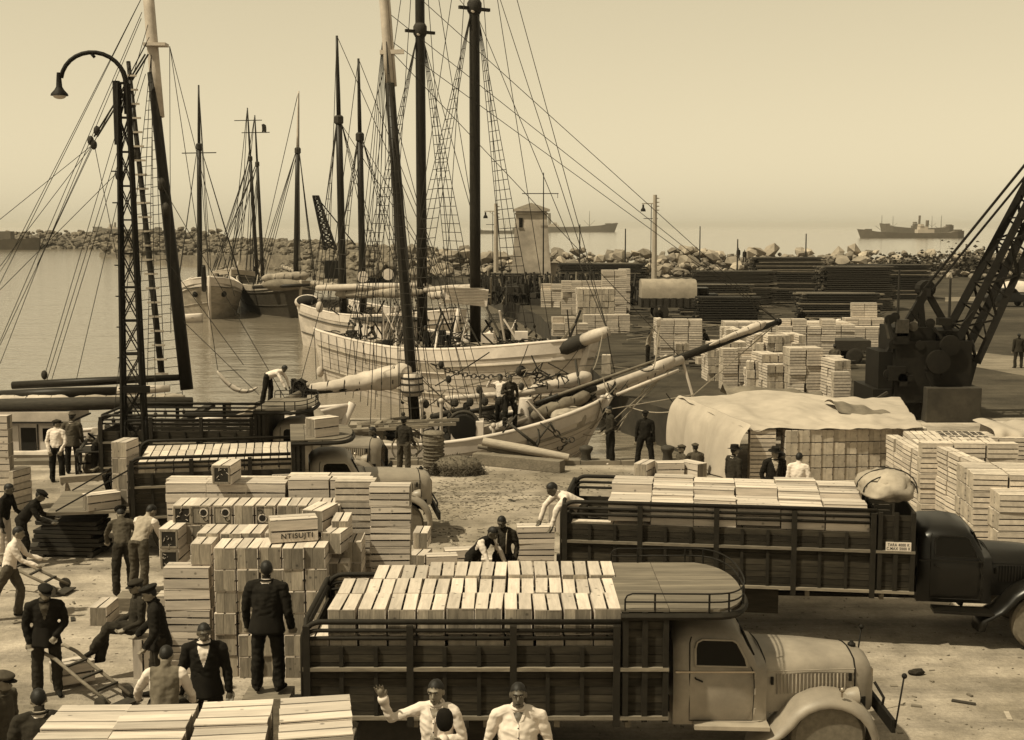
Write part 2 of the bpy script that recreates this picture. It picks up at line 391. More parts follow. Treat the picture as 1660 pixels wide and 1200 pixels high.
for i in range(300):
    x = rnd(-14, 82); q = -rnd(0, 1) ** 1.0; hh = 3.0 * (1 - abs(q) ** 1.5); s_ = rnd(.8, 1.6) if random.random() < .7 else rnd(1.7, 2.9)
    o = link('rock', random.choice(ROCKS), bwk, (x - 40, 2 - x * .03 + q * 8.3, hh + rnd(.0, .5)))
    o.scale = (s_ * rnd(.9, 1.5), s_, s_ * rnd(.6, .95)); o.rotation_euler = (rnd(-.7, .7), rnd(-.7, .7), rnd(0, 6.3))
def far_mole(label, line, half, top, n, s0, s1):
    t = thing('rock_breakwater', label, 'breakwater', (line[0][0], line[0][1], WZ))
    c = MB(); mound(c, line, half, top, WZ - 1.5)
    segs = [math.hypot(b[0] - a_[0], b[1] - a_[1]) for a_, b in zip(line[:-1], line[1:])]
    for i in range(n):
        k = random.choices(range(len(segs)), segs)[0]; tt = random.random(); (x0, y0), (x1, y1) = line[k], line[k + 1]
        nx, ny = -(y1 - y0) / segs[k], (x1 - x0) / segs[k]; q = rnd(-1, 1); s_ = rnd(s0, s1)
        put_rock(c, (x0 + (x1 - x0) * tt + nx * half * q, y0 + (y1 - y0) * tt + ny * half * q, WZ + (top - WZ) * (1 - abs(q) ** 1.5) * rnd(.75, 1.03)), (s_ * 1.3, s_, s_ * .8))
    stuff(bw_(c, 'rubble', rock2_m, t)); return t
far_mole('far rubble breakwater closing the harbour behind the leftmost rigging', [(-260, 500), (-190, 500), (-118, 500)], 17, 4.9, 1700, 1.2, 2.8)
far_mole('curving arm of rubble with its tip in the water beside the white bowed boat', [(-117, 372), (-95, 376), (-70, 352), (-40, 268), (-12, 186)], 11, 3.6, 1500, 1.0, 2.4)
sh = MB(); c0 = V(-92, 374, 4)
for i in range(60):
    put_rock(sh, (c0.x + rnd(-6, 9), c0.y + rnd(-3, 3), rnd(2.5, 6.5) - abs(rnd(0, 2))), (2.6, 2.2, 1.7))
stuff(tag(sh.build('boulder_heap', rock2_m), 'dark heap of boulders on the rubble arm behind the white bowed boat', 'boulder heap'))
# light stone quay strip seen between the far boats
mw = MB(); mw.beam(P(245, 418, 300) + V(0, 0, -1), P(545, 418, 240) + V(0, 0, -1), 3, 3)
tag(mw.build('mole_wall', conc_m), 'low pale mole wall at the waterline behind the far boats', 'wall')
# scrub on the right hand end of the rock wall
rs = random.Random(3)
for k, (u, v, Y, wd, ht, lb) in enumerate(((1480, 421, 176, 6, 2.0, 'low dark shrub among the boulders just left of the crane jib ropes'), (1568, 412, 178, 5.5, 3.0, 'tall dark shrub on the rocks between the jib ropes and the jib'), (1650, 418, 172, 5, 2.4, 'dark shrub on the rocks right of the crane jib'))):
    c = P(u, v, Y); m = MB()
    for i in range(700):
        p = Vector((rs.gauss(0, .42) * wd, rs.gauss(0, .3) * 3, abs(rs.gauss(0, .45)) * ht)); d = rs.uniform(.15, .4)
        M = Matrix.Rotation(rs.uniform(0, 6), 3, 'Z') @ Matrix.Rotation(rs.uniform(0, 3), 3, 'X')
        m.add([Vector(p) + M @ Vector(q) for q in ((-d, 0, 0), (0, -d * .5, 0), (d, 0, 0), (0, d * .6, .1))], [(0, 1, 2, 3)])
    t = thing('shrub', lb, 'shrub', (c.x, c.y, c.z - ht * .7), 0); m.build('foliage', grass_m, t)
    st = MB()
    for i in range(6): st.tube([(rs.uniform(-.5, .5), 0, -1), (rs.uniform(-1.5, 1.5), 0, ht * .5)], [.08, .03], 5)
    st.build('stem', darkwood, t)

# --- tower
tw = thing('signal_tower', 'squat tapering plaster tower with a hipped roof beside the rock wall', 'tower', tuple(P(861, 425, 150) * 1), 0)
tw.location.z = 0; TX, TY = tw.location.x, 150
b = MB(); a0, a1, ht = 2.35, 1.75, 8.6
b.grid([[(x * q, y * q, z) for x, y in ((-1, -1), (1, -1), (1, 1), (-1, 1))] for q, z in ((a0, 0), (a0 * .5 + a1 * .5, ht * .5), (a1, ht))], True); b.build('wall', plaster_m, tw)
b = MB(); b.box((0, 0, ht + .12), (a1 * 2 + .7, a1 * 2 + .7, .24)); b.box((0, 0, ht - .25), (a1 * 2 + .25, a1 * 2 + .25, .2)); b.build('cornice', plaster_m, tw)
b = MB(); e = a1 + .3; b.add([(-e, -e, ht + .245), (e, -e, ht + .245), (e, e, ht + .245), (-e, e, ht + .245), (0, 0, ht + 1.0)], [(0, 1, 4), (1, 2, 4), (2, 3, 4), (3, 0, 4), (3, 2, 1, 0)]); b.build('roof', conc_m, tw)
b = MB(); b.box((-1.2, -1.80, 7.3), (.42, .25, 1.1)); b.build('window', glass_m, tw)
b = MB(); b.box((-1.2, -1.93, 6.7), (.6, .14, .1)); b.build('sill', conc_m, tw)
lw = MB(); lw.box((0, 0, 0), (10.5, .7, 2.4)); o = tag(lw.build('low_wall', plaster_m), 'low pale wall running right from the foot of the signal tower', 'wall'); o.location = (TX + 7.0, 149, 1.4)
lw = MB(); lw.box((0, 0, 0), (10.7, 1.0, .14)); lw.build('wall_cap', conc_m, o, loc=(0, 0, 1.275))
fm = thing('signal_mast', 'thin dark signal mast with a yard standing beside the tower roof', 'mast', (P(881, 335, 147).x, 147, 0))
b = MB(); b.tube([(0, 0, 0), (0, 0, P(881, 280, 147).z)], [.09, .05], 6); b.build('pole', steel_m, fm)
b = MB(); zz = P(881, 314, 147).z; b.tube([(-2.4, 0, zz), (1.7, 0, zz)], .05, 5); b.tube([(1.6, 0, zz), (1.6, 0, zz - .5)], .03, 4); b.build('yard', steel_m, fm)

# --- lamp poles on the far quay
def quay_lamp(u, vtop, Y, lb):
    p = P(u, vtop, Y); t = thing('lamp_post', lb, 'lamp post', (p.x, Y, 0), 0, 'concrete lamp posts by the rock wall'); z = p.z
    b = MB(); b.tube([(0, 0, 0), (0, 0, z)], [.34, .22], 8); b.build('post', poleconc, t)
    b = MB(); b.beam((0, 0, z - 1.0), (-1.5, 0, z - 1.0), .12, .12); b.beam((0, 0, z - 1.7), (-.9, 0, z - 1.0), .07, .07); b.build('arm', poleconc, t)
    b = MB(); b.lathe((-1.35, 0, z - 1.9), [(.30, 0), (.26, .25), (.12, .45), (.10, .8)], 10); b.build('lamp_shade', steel_m, t)
    b = MB(); b.beam((-1.3, 0, z - 2.7), (.35, 0, z - 2.7), .07, .07); b.build('crossbar', steel_m, t)
    b = MB(); b.tube([(-.42, 0, .5), (-.42, 0, z - 1)], .045, 5); b.build('conduit', steel_m, t)
    for k in range(4):
        b = MB(); b.tube([(.2, 0, z - .4 - k * .45), (.5, 0, z - .4 - k * .45)], .06, 5); b.build('insulator', poleconc, t)
quay_lamp(1062, 316, 150, 'tall pale lamp post behind the canvas covered lorry')
quay_lamp(804, 330, 168, 'pale lamp post just right of the big schooner foremast')
for u, v0, v1, Y, lb in ((940, 364, 410, 170, 'thin bare pole right of the signal tower'), (1014, 371, 430, 160, 'thin bare pole left of the tall lamp post'), (1135, 367, 412, 180, 'thin bare pole right of the tall lamp post'),
                         (1196, 388, 452, 150, 'short thin pole second from the right along the rock wall'), (1307, 379, 442, 160, 'rightmost thin bare pole in front of the rock wall'), (1458, 438, 520, 95, 'pale post left of the crane machinery'), (1541, 452, 525, 80, 'thin post seen between crane leg and jib')):
    a_, c = P(u, v0, Y), P(u, v1, Y); m = MB(); m.tube([(0, 0, 0), (0, 0, a_.z)], [.11, .07], 6)
    o = tag(m.build('pole', darkwood), lb, 'pole', 'bare poles along the rock wall'); o.location = (a_.x, Y, 0)

# --- ships out at sea
def freighter(u0, u1, Y, fb, lb, house=.55, bow=1, funnel_h=9, masts=(.22, .8), white=True):
    x0, x1 = P(u0, 370, Y).x, P(u1, 370, Y).x; L = x1 - x0; t = thing('cargo_ship', lb, 'ship', ((x0 + x1) / 2, Y, WZ), 0 if bow > 0 else math.pi, 'ships at anchor outside the harbour')
    rows = []
    for i in range(15):
        q = i / 14; x = (q - .5) * L; hb = L * .065 * min(1, (1 - q) / .16) ** .6 * min(1, .35 + q / .12); sheer = fb * (1 + .38 * abs(q - .45) ** 2 * 4 * (1.2 if q > .5 else .7))
        if q > .86 or q < .10: sheer += fb * .25
        rk = (q - .5) * 4 if q > .9 else 0
        rows.append([(x + rk * .02 * L, -hb - .01, sheer), (x, -hb * .9 - .01, -1), (x, hb * .9 + .01, -1), (x + rk * .02 * L, hb + .01, sheer)])
    m = MB(); m.grid(rows, True); m.build('hull', shipgrey, t)
    hx = (house - .5) * L; m = MB(); m.box((hx, 0, fb + 1.3), (L * .16, L * .10, 2.6)); m.box((hx + L * .02, 0, fb + 3.6), (L * .08, L * .09, 2.0)); m.build('superstructure', shipwhite if white else shipgrey, t)
    m = MB(); m.box((hx + L * .04, 0, fb + 5.6), (L * .03, L * .10, 1.6)); m.build('bridge', shipwhite if white else shipgrey, t)
    m = MB(); m.tube([(hx - L * .02, 0, fb + 2), (hx - L * .025, 0, fb + funnel_h)], L * .016, 10); m.build('funnel', shipgrey, t)
    for q in masts:
        m = MB(); x = (q - .5) * L; m.tube([(x, 0, fb), (x, 0, fb + L * .17)], [L * .004, L * .002], 6); m.tube([(x, 0, fb + 1.5), (x + L * .06, 0, fb + L * .07)], L * .0018, 5); m.tube([(x, 0, fb + 1.5), (x - L * .06, 0, fb + L * .07)], L * .0018, 5); m.build('mast', shipgrey, t)
    m = MB(); m.box(((.93 - .5) * L, 0, fb * 1.6), (L * .06, L * .05, 1.5)); m.box(((.06 - .5) * L, 0, fb * 1.4), (L * .07, L * .07, 2.2)); m.build('deck_house', shipgrey, t)
    return t
freighter(1396, 1562, 930, 3.6, 'grey cargo ship with white midships house anchored on the right', .38, -1, 9)
freighter(1430, 1545, 1350, 6.5, 'paler cargo ship half hidden behind the anchored grey ship', .5, -1, 13, (.3, .85), False)
freighter(846, 996, 1900, 7.5, 'dark cargo ship on the horizon just right of the tower', .32, 1, 20, (.73,))
freighter(770, 868, 1500, 3.5, 'low dark ship seen between foremast and tower', .7, 1, 8, (.5,), False)
freighter(154, 262, 1700, 4.5, 'small cargo ship on the horizon behind the left lattice post', .72, -1, 9, (.42,))
m = MB(); c = P(16, 388, 470)
t = thing('moored_hulk', 'dark low hulk at the left edge against the far breakwater', 'boat', (c.x, 470, WZ))
rows = []
for i in range(9):
    q = i / 8; hb = 3.4 * min(1, (1 - q) / .3 + .05) ** .6; rows.append([((q - .5) * 22, -hb, 3.3 + q), ((q - .5) * 21, -hb * .7, -.6), ((q - .5) * 21, hb * .7, -.6), ((q - .5) * 22, hb, 3.3 + q)])
m.grid(rows, True); m.build('hull', shipgrey, t)
m = MB(); m.box((-4, 0, 5.2), (10, 4, 2.8)); m.build('deck_house', shipgrey, t)
# ================================================================ LORRIES
def wheel(parent, c, r=.47, wd=.24, dusty=False):
    t = MB(); t.lathe((0, 0, 0), [(r * .58, -wd / 2), (r * .9, -wd / 2), (r, -wd * .3), (r, wd * .3), (r * .9, wd / 2), (r * .58, wd / 2)], 28, 'y')
    o = t.build('wheel', rubber_m if not dusty else dusty_rub, parent, 35, c)
    for k in range(28):
        pass
    m = MB(); m.lathe((0, 0, 0), [(.02, -wd * .28), (r * .2, -wd * .36), (r * .24, -wd * .2), (r * .5, -wd * .12), (r * .585, -wd * .42), (r * .585, wd * .4)], 24, 'y'); m.build('rim', cabgrey if dusty else steel_m, o, 35)
    m = MB()
    for k in range(8): a = k * math.pi / 4; m.lathe((math.cos(a) * r * .3, -wd * .2, math.sin(a) * r * .3), [(.022, 0), (.022, -.03)], 6, 'y')
    m.build('wheel_nut', steel_m, o)
    return o
def lorry(name, label, loc, rz, bed=3.95, wd=2.25, locker=.6, zs=1.80, zt=2.12, zb=.84, cabmat=cabgrey, roof=2.20, deck=True, sign=None, tail_open=False, sack=False, rail=True, dz=0, post_step=.40, detail=True, rod=False, nose=True):
    t = thing(name, label, 'lorry', loc, rz)
    hw = wd / 2; TL = bed + locker
    m = MB(); m.box((TL / 2, 0, zb + .14), (TL, wd - .12, .10)); m.build('bed_floor', darkwood, t)
    m = MB()
    for y in (-.42, .42): m.box((TL / 2 + 1.2, y, zb - .05), (TL + 2.9, .09, .2))
    for x in (.5, TL * .5, TL - .4): m.box((x, 0, zb + .02), (.1, wd - .2, .1))
    m.build('chassis', steel_m, t)
    for y in (-.62, .62):
        m = MB(); m.box((TL * .55, y * 1.15, zb - .28), (.9, .38, .42)); m.build('tool_box', board_m, t)
        m = MB(); m.tube([(TL * .24 - .65, y, zb - .1), (TL * .24 - .3, y, zb - .26), (TL * .24, y, zb - .32), (TL * .24 + .3, y, zb - .26), (TL * .24 + .65, y, zb - .1)], .05, 6); m.build('leaf_spring', steel_m, t)
    m = MB(); m.tube([(TL * .24, -.9, .47), (TL * .24, .9, .47)], .08, 8); m.ball((TL * .24, 0, .47), (.2, .2, .2), 10, 6); m.build('rear_axle', steel_m, t)
    m = MB(); m.tube([(TL * .24, 0, .5), (TL + 1.3, 0, .62)], .05, 7); m.build('drive_shaft', steel_m, t)
    for k in range(5): m = MB(); x = .5 + k * (TL - 1) / 4; m.box((x, -hw + .1, zb - .05), (.07, .1, .14)); m.build('bed_bearer', wood_m, t)
    nb = max(4, int(round((zs - zb) / .105))); bh = (zs - zb) / nb
    bm_ = MB().box((0, 0, 0), (bed - .04, .028, bh - .008)).mesh('side_board', board_m)
    lm_ = MB().box((0, 0, 0), (locker - .03, .028, bh - .008)).mesh('side_board', board_m)
    nl = int(round((roof - .03 - zb) / bh))
    for s in (-1, 1):
        for k in range(nb):
            link('side_board', bm_, t, (bed / 2, s * (hw - .03), zb + bh * (k + .5)))
        for k in range(nl):
            link('side_board', lm_, t, (bed + locker / 2, s * (hw - .03), zb + bh * (k + .5)))
        n = int(bed / post_step)
        sm = MB().box((0, 0, 0), (.05, .035, zs - zb - .0)).mesh('stake', frame_m); tm = MB().box((0, 0, 0), (.085, .06, zt - zb + .04)).mesh('stake', frame_m)
        for k in range(n + 1):
            x = .05 + (bed - .1) * k / n; tall = k % 3 == 0
            if tall: link('stake', tm, t, (x, s * (hw + .018), (zt + zb) / 2 - .06))
            else: link('stake', sm, t, (x, s * (hw + .003), (zs + zb) / 2))
        for x in (bed + .06, bed + locker * .5, TL - .04):
            link('stake', MB().box((0, 0, 0), (.07, .05, roof - zb)).mesh('stake', frame_m), t, (x, s * (hw + .012), (roof + zb) / 2 - .02))
        rl = MB().box((0, 0, 0), (TL, .05, .045)).mesh('rub_rail', wood_m if detail else frame_m)
        for z in (zb + .03, zb + (zs - zb) * .70): link('rub_rail', rl, t, (TL / 2, s * (hw + .021), z))
        cr = .22
        for k, z in enumerate((zt, zt - .11, zt - .21)):
            m = MB(); c = cr * (1 - .25 * k)
            pts = [(bed, s * (hw - .02), z)] + [(c - c * math.sin(a), s * (hw - .02), z - c + c * math.cos(a)) for a in [i * math.pi / 12 for i in range(7)]]
            if k == 0: pts.append((0, s * (hw - .02), zb))
            m.tube(pts, .036 if k == 0 else .026, 7); m.build('top_rail', frame_m, t, True)
        # lorry wheels
        wheel(t, (TL * .24, s * (hw - .32), .47)); wheel(t, (TL + 2.06, s * (hw - .27), .47), dusty=True)
    if tail_open:
        m = MB(); m.box((-.85, 0, zb + .17), (1.65, wd, .06)); o = m.build('tailgate', ply_m, t)
        for s in (-1, 1):
            m = MB(); m.tube([(-1.5, s * (hw - .05), zb + .22), (.02, s * (hw - .02), zs + .1)], .018, 5); m.build('tail_chain', steel_m, t)
    else:
        for k in range(nb):
            m = MB(); m.box((.015, 0, zb + bh * (k + .5)), (.03, wd - .1, bh - .008)); m.build('tail_board', board_m, t)
        m = MB()
        for z in (zt - .02, zt - .13): m.tube([(.02, -hw + .05, z - .2), (.02, -hw + .2, z), (.02, hw - .2, z), (.02, hw - .05, z - .2)], .034, 7)
        m.build('tail_rail', frame_m, t, True)
    m = MB(); m.box((TL - .02, 0, (zb + roof) / 2), (.04, wd - .08, roof - zb - .04)); m.build('headboard', board_m, t)
    m = MB(); m.box((bed + .02, 0, (zb + roof) / 2 - .02), (.03, wd - .1, roof - zb - .1)); m.build('bulkhead', board_m, t)
    # roof deck over locker and cab
    dl = locker + 1.05
    if deck:
        npk = 10; pw_ = (wd + .02) / npk
        for k in range(npk):
            y = -hw - .01 + pw_ * (k + .5); q = abs(y) / (hw + .02)
            ex = dl - .55 + .55 * math.sqrt(max(0, 1 - q ** 2.4))
            def exf(yy): return bed + dl - .55 + .55 * math.sqrt(max(0, 1 - min(1, abs(yy) / (hw + .03)) ** 2.4))
            y0, y1 = y - pw_ / 2 + .003, y + pw_ / 2 - .003
            for pl_ in ([(bed, y0), (bed + locker - .004, y0), (bed + locker - .004, y1), (bed, y1)], [(bed + locker + .004, y0)] + [(exf(yy), yy) for yy in (y0, y0 * .5 + y1 * .5, y1)] + [(bed + locker + .004, y1)]):
                m = MB(); m.prism([(a_, b_, roof - .014) for a_, b_ in pl_], (0, 0, .028)); m.build('deck_plank', ply_m, t)
        m = MB(); ring = []
        for i in range(21):
            a = -math.pi / 2 + math.pi * i / 20; ring.append((bed + dl - .55 + .57 * max(0, math.cos(a)) ** .7, (hw + .02) * (abs(math.sin(a)) ** .8) * (1 if a > 0 else -1), roof - .07))
        m.tube([(bed, -hw - .02, roof - .07)] + ring + [(bed, hw + .02, roof - .07)], .045, 6); m.build('deck_rim', frame_m, t)
        for z in (.11, .215) if rail else ():
            rr = [(p[0] - .01, p[1], roof + z) for p in ring]
            s0 = bed + .05
            if z > .2: rr = [(s0, -hw - .0, roof), (s0, -hw, roof + .14), (s0 + .025, -hw, roof + .19), (s0 + .09, -hw, roof + z)] + rr + [(s0 + .09, hw, roof + z), (s0 + .025, hw, roof + .19), (s0, hw, roof + .14), (s0, hw, roof)]
            else: rr = [(s0, -hw, roof + z)] + rr + [(s0, hw, roof + z)]
            m = MB(); m.tube(rr, .011, 6); m.build('deck_rail', steel_m, t, True)
        for i in (0, 2, 6, 10, 14, 18, 20) if rail else ():
            p = ring[i]; m = MB(); m.tube([(p[0] - .01, p[1], roof - .02), (p[0] - .01, p[1], roof + .215)], .013, 6); m.build('rail_post', steel_m, t)
        for s in (-1, 1) if rail else ():
            m = MB(); m.tube([(bed + locker * .7, s * hw, roof - .02), (bed + locker * .7, s * hw, roof + .215)], .013, 6); m.build('rail_post', steel_m, t)
    if sack:
        rows = []
        for i in range(25):
            ph = math.pi * i / 24; r = []
            for j in range(44):
                a = 2 * math.pi * j / 44; q = Vector((math.cos(a) * math.sin(ph), math.sin(a) * math.sin(ph), math.cos(ph)))
                k = 1 + .25 * mnoise.noise(q * 1.7) + .26 * abs(mnoise.noise(Vector((q.x * 2, q.y * 4.5, q.z * 2)) + Vector((3, 1, 7)))) + .05 * mnoise.noise(q * 6)
                r.append((.44 * k * q.x, .72 * k * q.y, max(-.02, .17 - .26 * k * q.z * (1.15 if q.z < 0 else .6))))
            rows.append(r)
        m = MB(); m.grid(rows, True); o = m.build('folded_tarpaulin', sailgrey, None, True); M = origin_of(t); o.location = M @ V(bed + locker * .45, -.25, roof + .03); o.rotation_euler.z = rz
        for yy in (-.38, .05, .42):
            m = MB(); w_ = math.sqrt(max(.1, 1 - (yy / .8) ** 2)); m.tube([(.50 * w_ * math.cos(a), yy + .06 * math.sin(a * 2), .17 + .33 * w_ * math.sin(a)) for a in [math.pi * i / 12 for i in range(13)]], .012, 5); m.build('lashing', rope_m, o)
        tag(o, 'crumpled pale tarpaulin bundle dumped on the second lorry behind its cab', 'tarpaulin')
    # ---- cab
    c0 = TL + .10; t0_ = t
    before = set(o.name for o in t.children)
    def ring(x, zr, hb=.86, ht=.66, flare=0):
        zbelt = 1.43; pts = []
        half = [(-.80 - flare, .72), (-hb - flare, .95), (-hb - .015, 1.2), (-hb, zbelt)]
        if zr > zbelt + .1:
            half += [(-hb + (zr - zbelt) * .11, zbelt + (zr - zbelt) * .66), (-hb + (zr - zbelt) * .20, zbelt + (zr - zbelt) * .84), (-ht + .12, zr - .025), (-.3, zr + .012)]
        else:
            half += [(-hb + .015, zr * .3 + zbelt * .7), (-hb + .06, zr * .6 + zbelt * .4), (-ht + .05, zr - .0), (-.3, zr + .02)]
        return [(x, y, z) for y, z in half] + [(x, -y, z) for y, z in reversed(half)]
    m = MB(); m.grid([ring(c0 + dx, z, hb, ht) for dx, z, hb, ht in ((0, 1.83, .80, .56), (.06, 1.92, .85, .62), (.22, 1.985, .87, .66), (.55, 2.0, .87, .66), (.80, 1.965, .86, .64), (.90, 1.88, .85, .62), (1.02, 1.64, .82, .62), (1.07, 1.52, .80, .62), (1.20, 1.50, .74, .56))], True)
    a = m.mesh('cab', cabmat, 50); cab = link('cab', a, t, None)
    m = MB(); m.add([(c0, y, z) for _, y, z in ring(c0, 1.83, .80, .56)], [tuple(range(16))]); m.build('cab_back', cabmat, cab)
    for s in (-1, 1):
        def wp(dx, z): return (c0 + dx, s * (.865 - max(0, z - 1.43) * .11 + .006), z)
        poly = [(.27, 1.515), (.93, 1.50), (.905, 1.60), (.80, 1.80), (.74, 1.835), (.36, 1.845), (.29, 1.81), (.27, 1.74)]
        m = MB(); m.prism([wp(*p) for p in poly], (0, s * .006, 0)); wo = m.build('window', glass_m, cab)
        pts = [Vector(wp(*p)) + V(0, s * .006, 0) for p in poly]
        m = MB()
        for i in range(len(pts)): m.beam(pts[i], pts[(i + 1) % len(pts)], .028, .020)
        m.build('window_frame', cabmat, cab)
        m = MB(); dl_ = [wp(.22, 1.88), wp(.20, 1.80), wp(.20, 1.43)] + [(c0 + .20, s * .873, 1.2), (c0 + .20, s * .868, .8), (c0 + 1.0, s * .868, .8), (c0 + 1.02, s * .873, 1.2), (c0 + 1.01, s * .867, 1.43), wp(.97, 1.5)]
        m.tube(dl_, .007, 4); m.build('door_seam', steel_m, cab)
        m = MB(); m.box((c0 + .52, s * .872, 1.435), (1.0, .022, .022)); m.build('trim_strip', chrome_m if cabmat != cabblack else cabmat, cab)
        m = MB(); m.tube([(c0 + .27, s * .88, 1.36), (c0 + .27, s * .91, 1.36), (c0 + .36, s * .91, 1.32)], .012, 6); m.build('door_handle', steel_m, cab)
        for z in (.92, 1.18, 1.38):
            m = MB(); m.tube([(c0 + 1.03, s * .87, z - .04), (c0 + 1.03, s * .87, z + .04)], .016, 6); m.build('hinge', cabmat, cab)
    m = MB(); m.prism([(c0 + .905, -.60, 1.87), (c0 + .905, .60, 1.87), (c0 + 1.05, .60, 1.56), (c0 + 1.05, -.60, 1.56)], (.02, 0, .01)); m.build('windscreen', glass_m, cab)
    m = MB(); m.prism([(c0 - .004, -.4, 1.8), (c0 - .004, .4, 1.8), (c0 - .004, .4, 1.55), (c0 - .004, -.4, 1.55)], (-.012, 0, 0)); m.build('rear_window', glass_m, cab)
    # ---- bonnet
    def hr(x, hw_, zt_, zl, k=0): 
        half = [(-hw_ * .98, zl), (-hw_, (zl + zt_) / 2), (-hw_ * .97, zt_ - .15), (-hw_ * .80, zt_ - .045), (-hw_ * .4, zt_ - .006), (0, zt_ + .012)]
        return [(x, y, z) for y, z in half] + [(x, -y, z) for y, z in reversed(half[:-1])]
    m = MB(); n0 = c0 + 1.19; BL = 1.20
    m.grid([hr(n0, .66, 1.53, .82), hr(n0 + .04, .645, 1.535, .82), hr(n0 + .6, .575, 1.525, .82), hr(n0 + BL, .475, 1.485, .82)]); bn = m.build('bonnet', cabmat, t, 50)
    m = MB(); m.grid([hr(n0 + 1.22, .475, 1.49, .78), hr(n0 + 1.34, .455, 1.47, .76), hr(n0 + 1.44, .40, 1.40, .76), hr(n0 + 1.48, .33, 1.30, .78)]); fr = m.build('grille_shell', cabmat, t, 50)
    m = MB(); m.add([(x, y, z) for x, y, z in hr(n0 + 1.474, .33, 1.30, .78)], [tuple(range(11))]); m.build('grille_back', steel_m, fr)
    for k in range(9):
        m = MB(); m.box((n0 + 1.49, -.26 + k * .065, 1.04), (.02, .018, .46)); m.build('grille_bar', chrome_m, fr)
    m = MB(); m.lathe((n0 + 1.28, 0, 1.49), [(.055, 0), (.055, .03), (.03, .05), (.02, .07)], 10); m.build('radiator_cap', steel_m, fr)
    for x in (n0 + .02, n0 + BL + .01):
        m = MB(); m.tube([Vector(p) * 1 for p in hr(x, .66 if x < n0 + .5 else .479, 1.538 if x < n0 + .5 else 1.492, .84)], .009, 4); m.build('bonnet_seam', steel_m, bn)
    for s in (-1, 1):
        for k in range(19):
            x = n0 + .17 + k * .050; yy = .655 - (x - n0) * .138
            m = MB(); z0, z1 = 1.06 - .0 * k, 1.325 - .002 * k; m.tube([(x, s * (yy + .004), z0), (x, s * (yy + .010), (z0 + z1) / 2), (x, s * (yy + .002), z1)], .0125, 5); m.build('louvre', cabmat, bn)
        m = MB(); m.tube([(n0 + .03, s * .66, 1.37), (n0 + BL, s * .487, 1.345)], .008, 4); m.build('bonnet_crease', cabmat, bn)
        for x in (n0 + .10, n0 + BL - .06):
            m = MB(); m.box((x, s * (.665 - (x - n0) * .138), 1.24), (.035, .03, .10)); m.build('bonnet_catch', steel_m, bn)
        # wing: a swept arch over the wheel
        wc = V(TL + 2.06, 0, .47); rows = []
        for i in range(15):
            a = R(-12) + R(205) * i / 14; rr = .60 if a < R(150) else .60 + (a - R(150)) * .25
            ca, sa = math.cos(a), math.sin(a); inn = .42; out = hw - .08
            rows.append([(wc.x + ca * (rr + dr) - (.18 if a > R(165) else 0), s * y, wc.z + max(sa, -.2) * (rr + dr)) for y, dr in ((inn, .03), (inn + .12, .07), ((inn + out) / 2, .085), (out - .10, .06), (out - .02, .015), (out, -.05), (out - .02, -.06))])
        m = MB(); m.grid(rows); w_ = m.build('wing', cabmat, t, True)
        sd_ = w_.modifiers.new('thick', 'SOLIDIFY'); sd_.thickness = .015
        m = MB(); m.beam((TL + .35, s * (hw - .28), .62), (TL + 1.30, s * (hw - .28), .60), .36, .05); m.build('running_board', cabmat, t)
        m = MB(); m.lathe((n0 + 1.14, s * .70, 1.05), [(.02, -.16), (.10, -.08), (.125, .02), (.125, .05)], 16, 'x'); hl = m.build('headlight', cabmat, t, 40)
        m = MB(); m.lathe((n0 + 1.195, s * .70, 1.05), [(.118, 0), (.08, .02), (.0005, .03)], 16, 'x'); m.build('lens', glass_m, hl)
        m = MB(); m.tube([(n0 + .92, s * (hw - .16), 1.14), (n0 + .92, s * (hw - .16), 1.20)], .014, 6); m.ball((n0 + .92, s * (hw - .16), 1.235), (.04, .035, .035), 8, 6); m.build('side_lamp', chrome_m, t)
    m = MB(); m.beam((n0 + 1.58, -hw + .15, .62), (n0 + 1.58, hw - .15, .62), .05, .17); m.build('bumper', steel_m, t)
    m = MB(); m.tube([(n0 + 1.50, -.35, .98), (n0 + 1.60, -.45, .80), (n0 + 1.57, -.45, .60)], .02, 5); m.build('bumper_stay', steel_m, t)
    if rod:
        for s in (-1, 1):
            m = MB(); m.tube([(n0 + 1.60, s * (hw - .15), .6), (n0 + 1.68, s * (hw - .12), 1.27)], .012, 6); m.ball((n0 + 1.685, s * (hw - .12), 1.29), .036, 10, 6); m.build('marker_rod', steel_m, t, True)
    if dz:
        for o in t.children:
            if o.name not in before and o.name.split('.')[0] not in ('bumper', 'bumper_stay', 'marker_rod', 'running_board'): o.location.z += dz
    if sign:
        z = zb + (zs - zb) * .47 if not isinstance(sign[2], float) else sign[2]
        m = MB(); m.box((sign[0], -hw - .036, z), (sign[3], .012, .155)); pl = m.build('sign_plate', plate_m, t)
        text_mesh(sign[1], .066, ink_m, pl, Matrix.Translation((sign[0], -hw - .0425, z)) @ Matrix.Rotation(R(90), 4, 'X'), sx=sign[4])
    return t
NEAR = lorry('lorry', 'grey cabbed stake lorry loaded with crates in the foreground', (-2.60, 16.74, 0), 0, rod=True, dz=-.14, zt=2.02, zs=1.71, zb=.77, roof=2.17)
t2p = G(914, 1078); T2 = lorry('lorry', 'long black cabbed stake lorry loaded with crates on the right', (1.0, 22.55, 0), R(-8), bed=5.15, locker=.62, wd=2.3, zs=1.93, zt=2.30, zb=.93, cabmat=cabblack, roof=2.30, deck=False, sack=True, sign=(5.50, 'TARA 4000 K\nC.MAX 5000 K', 1.72, .40, .82))
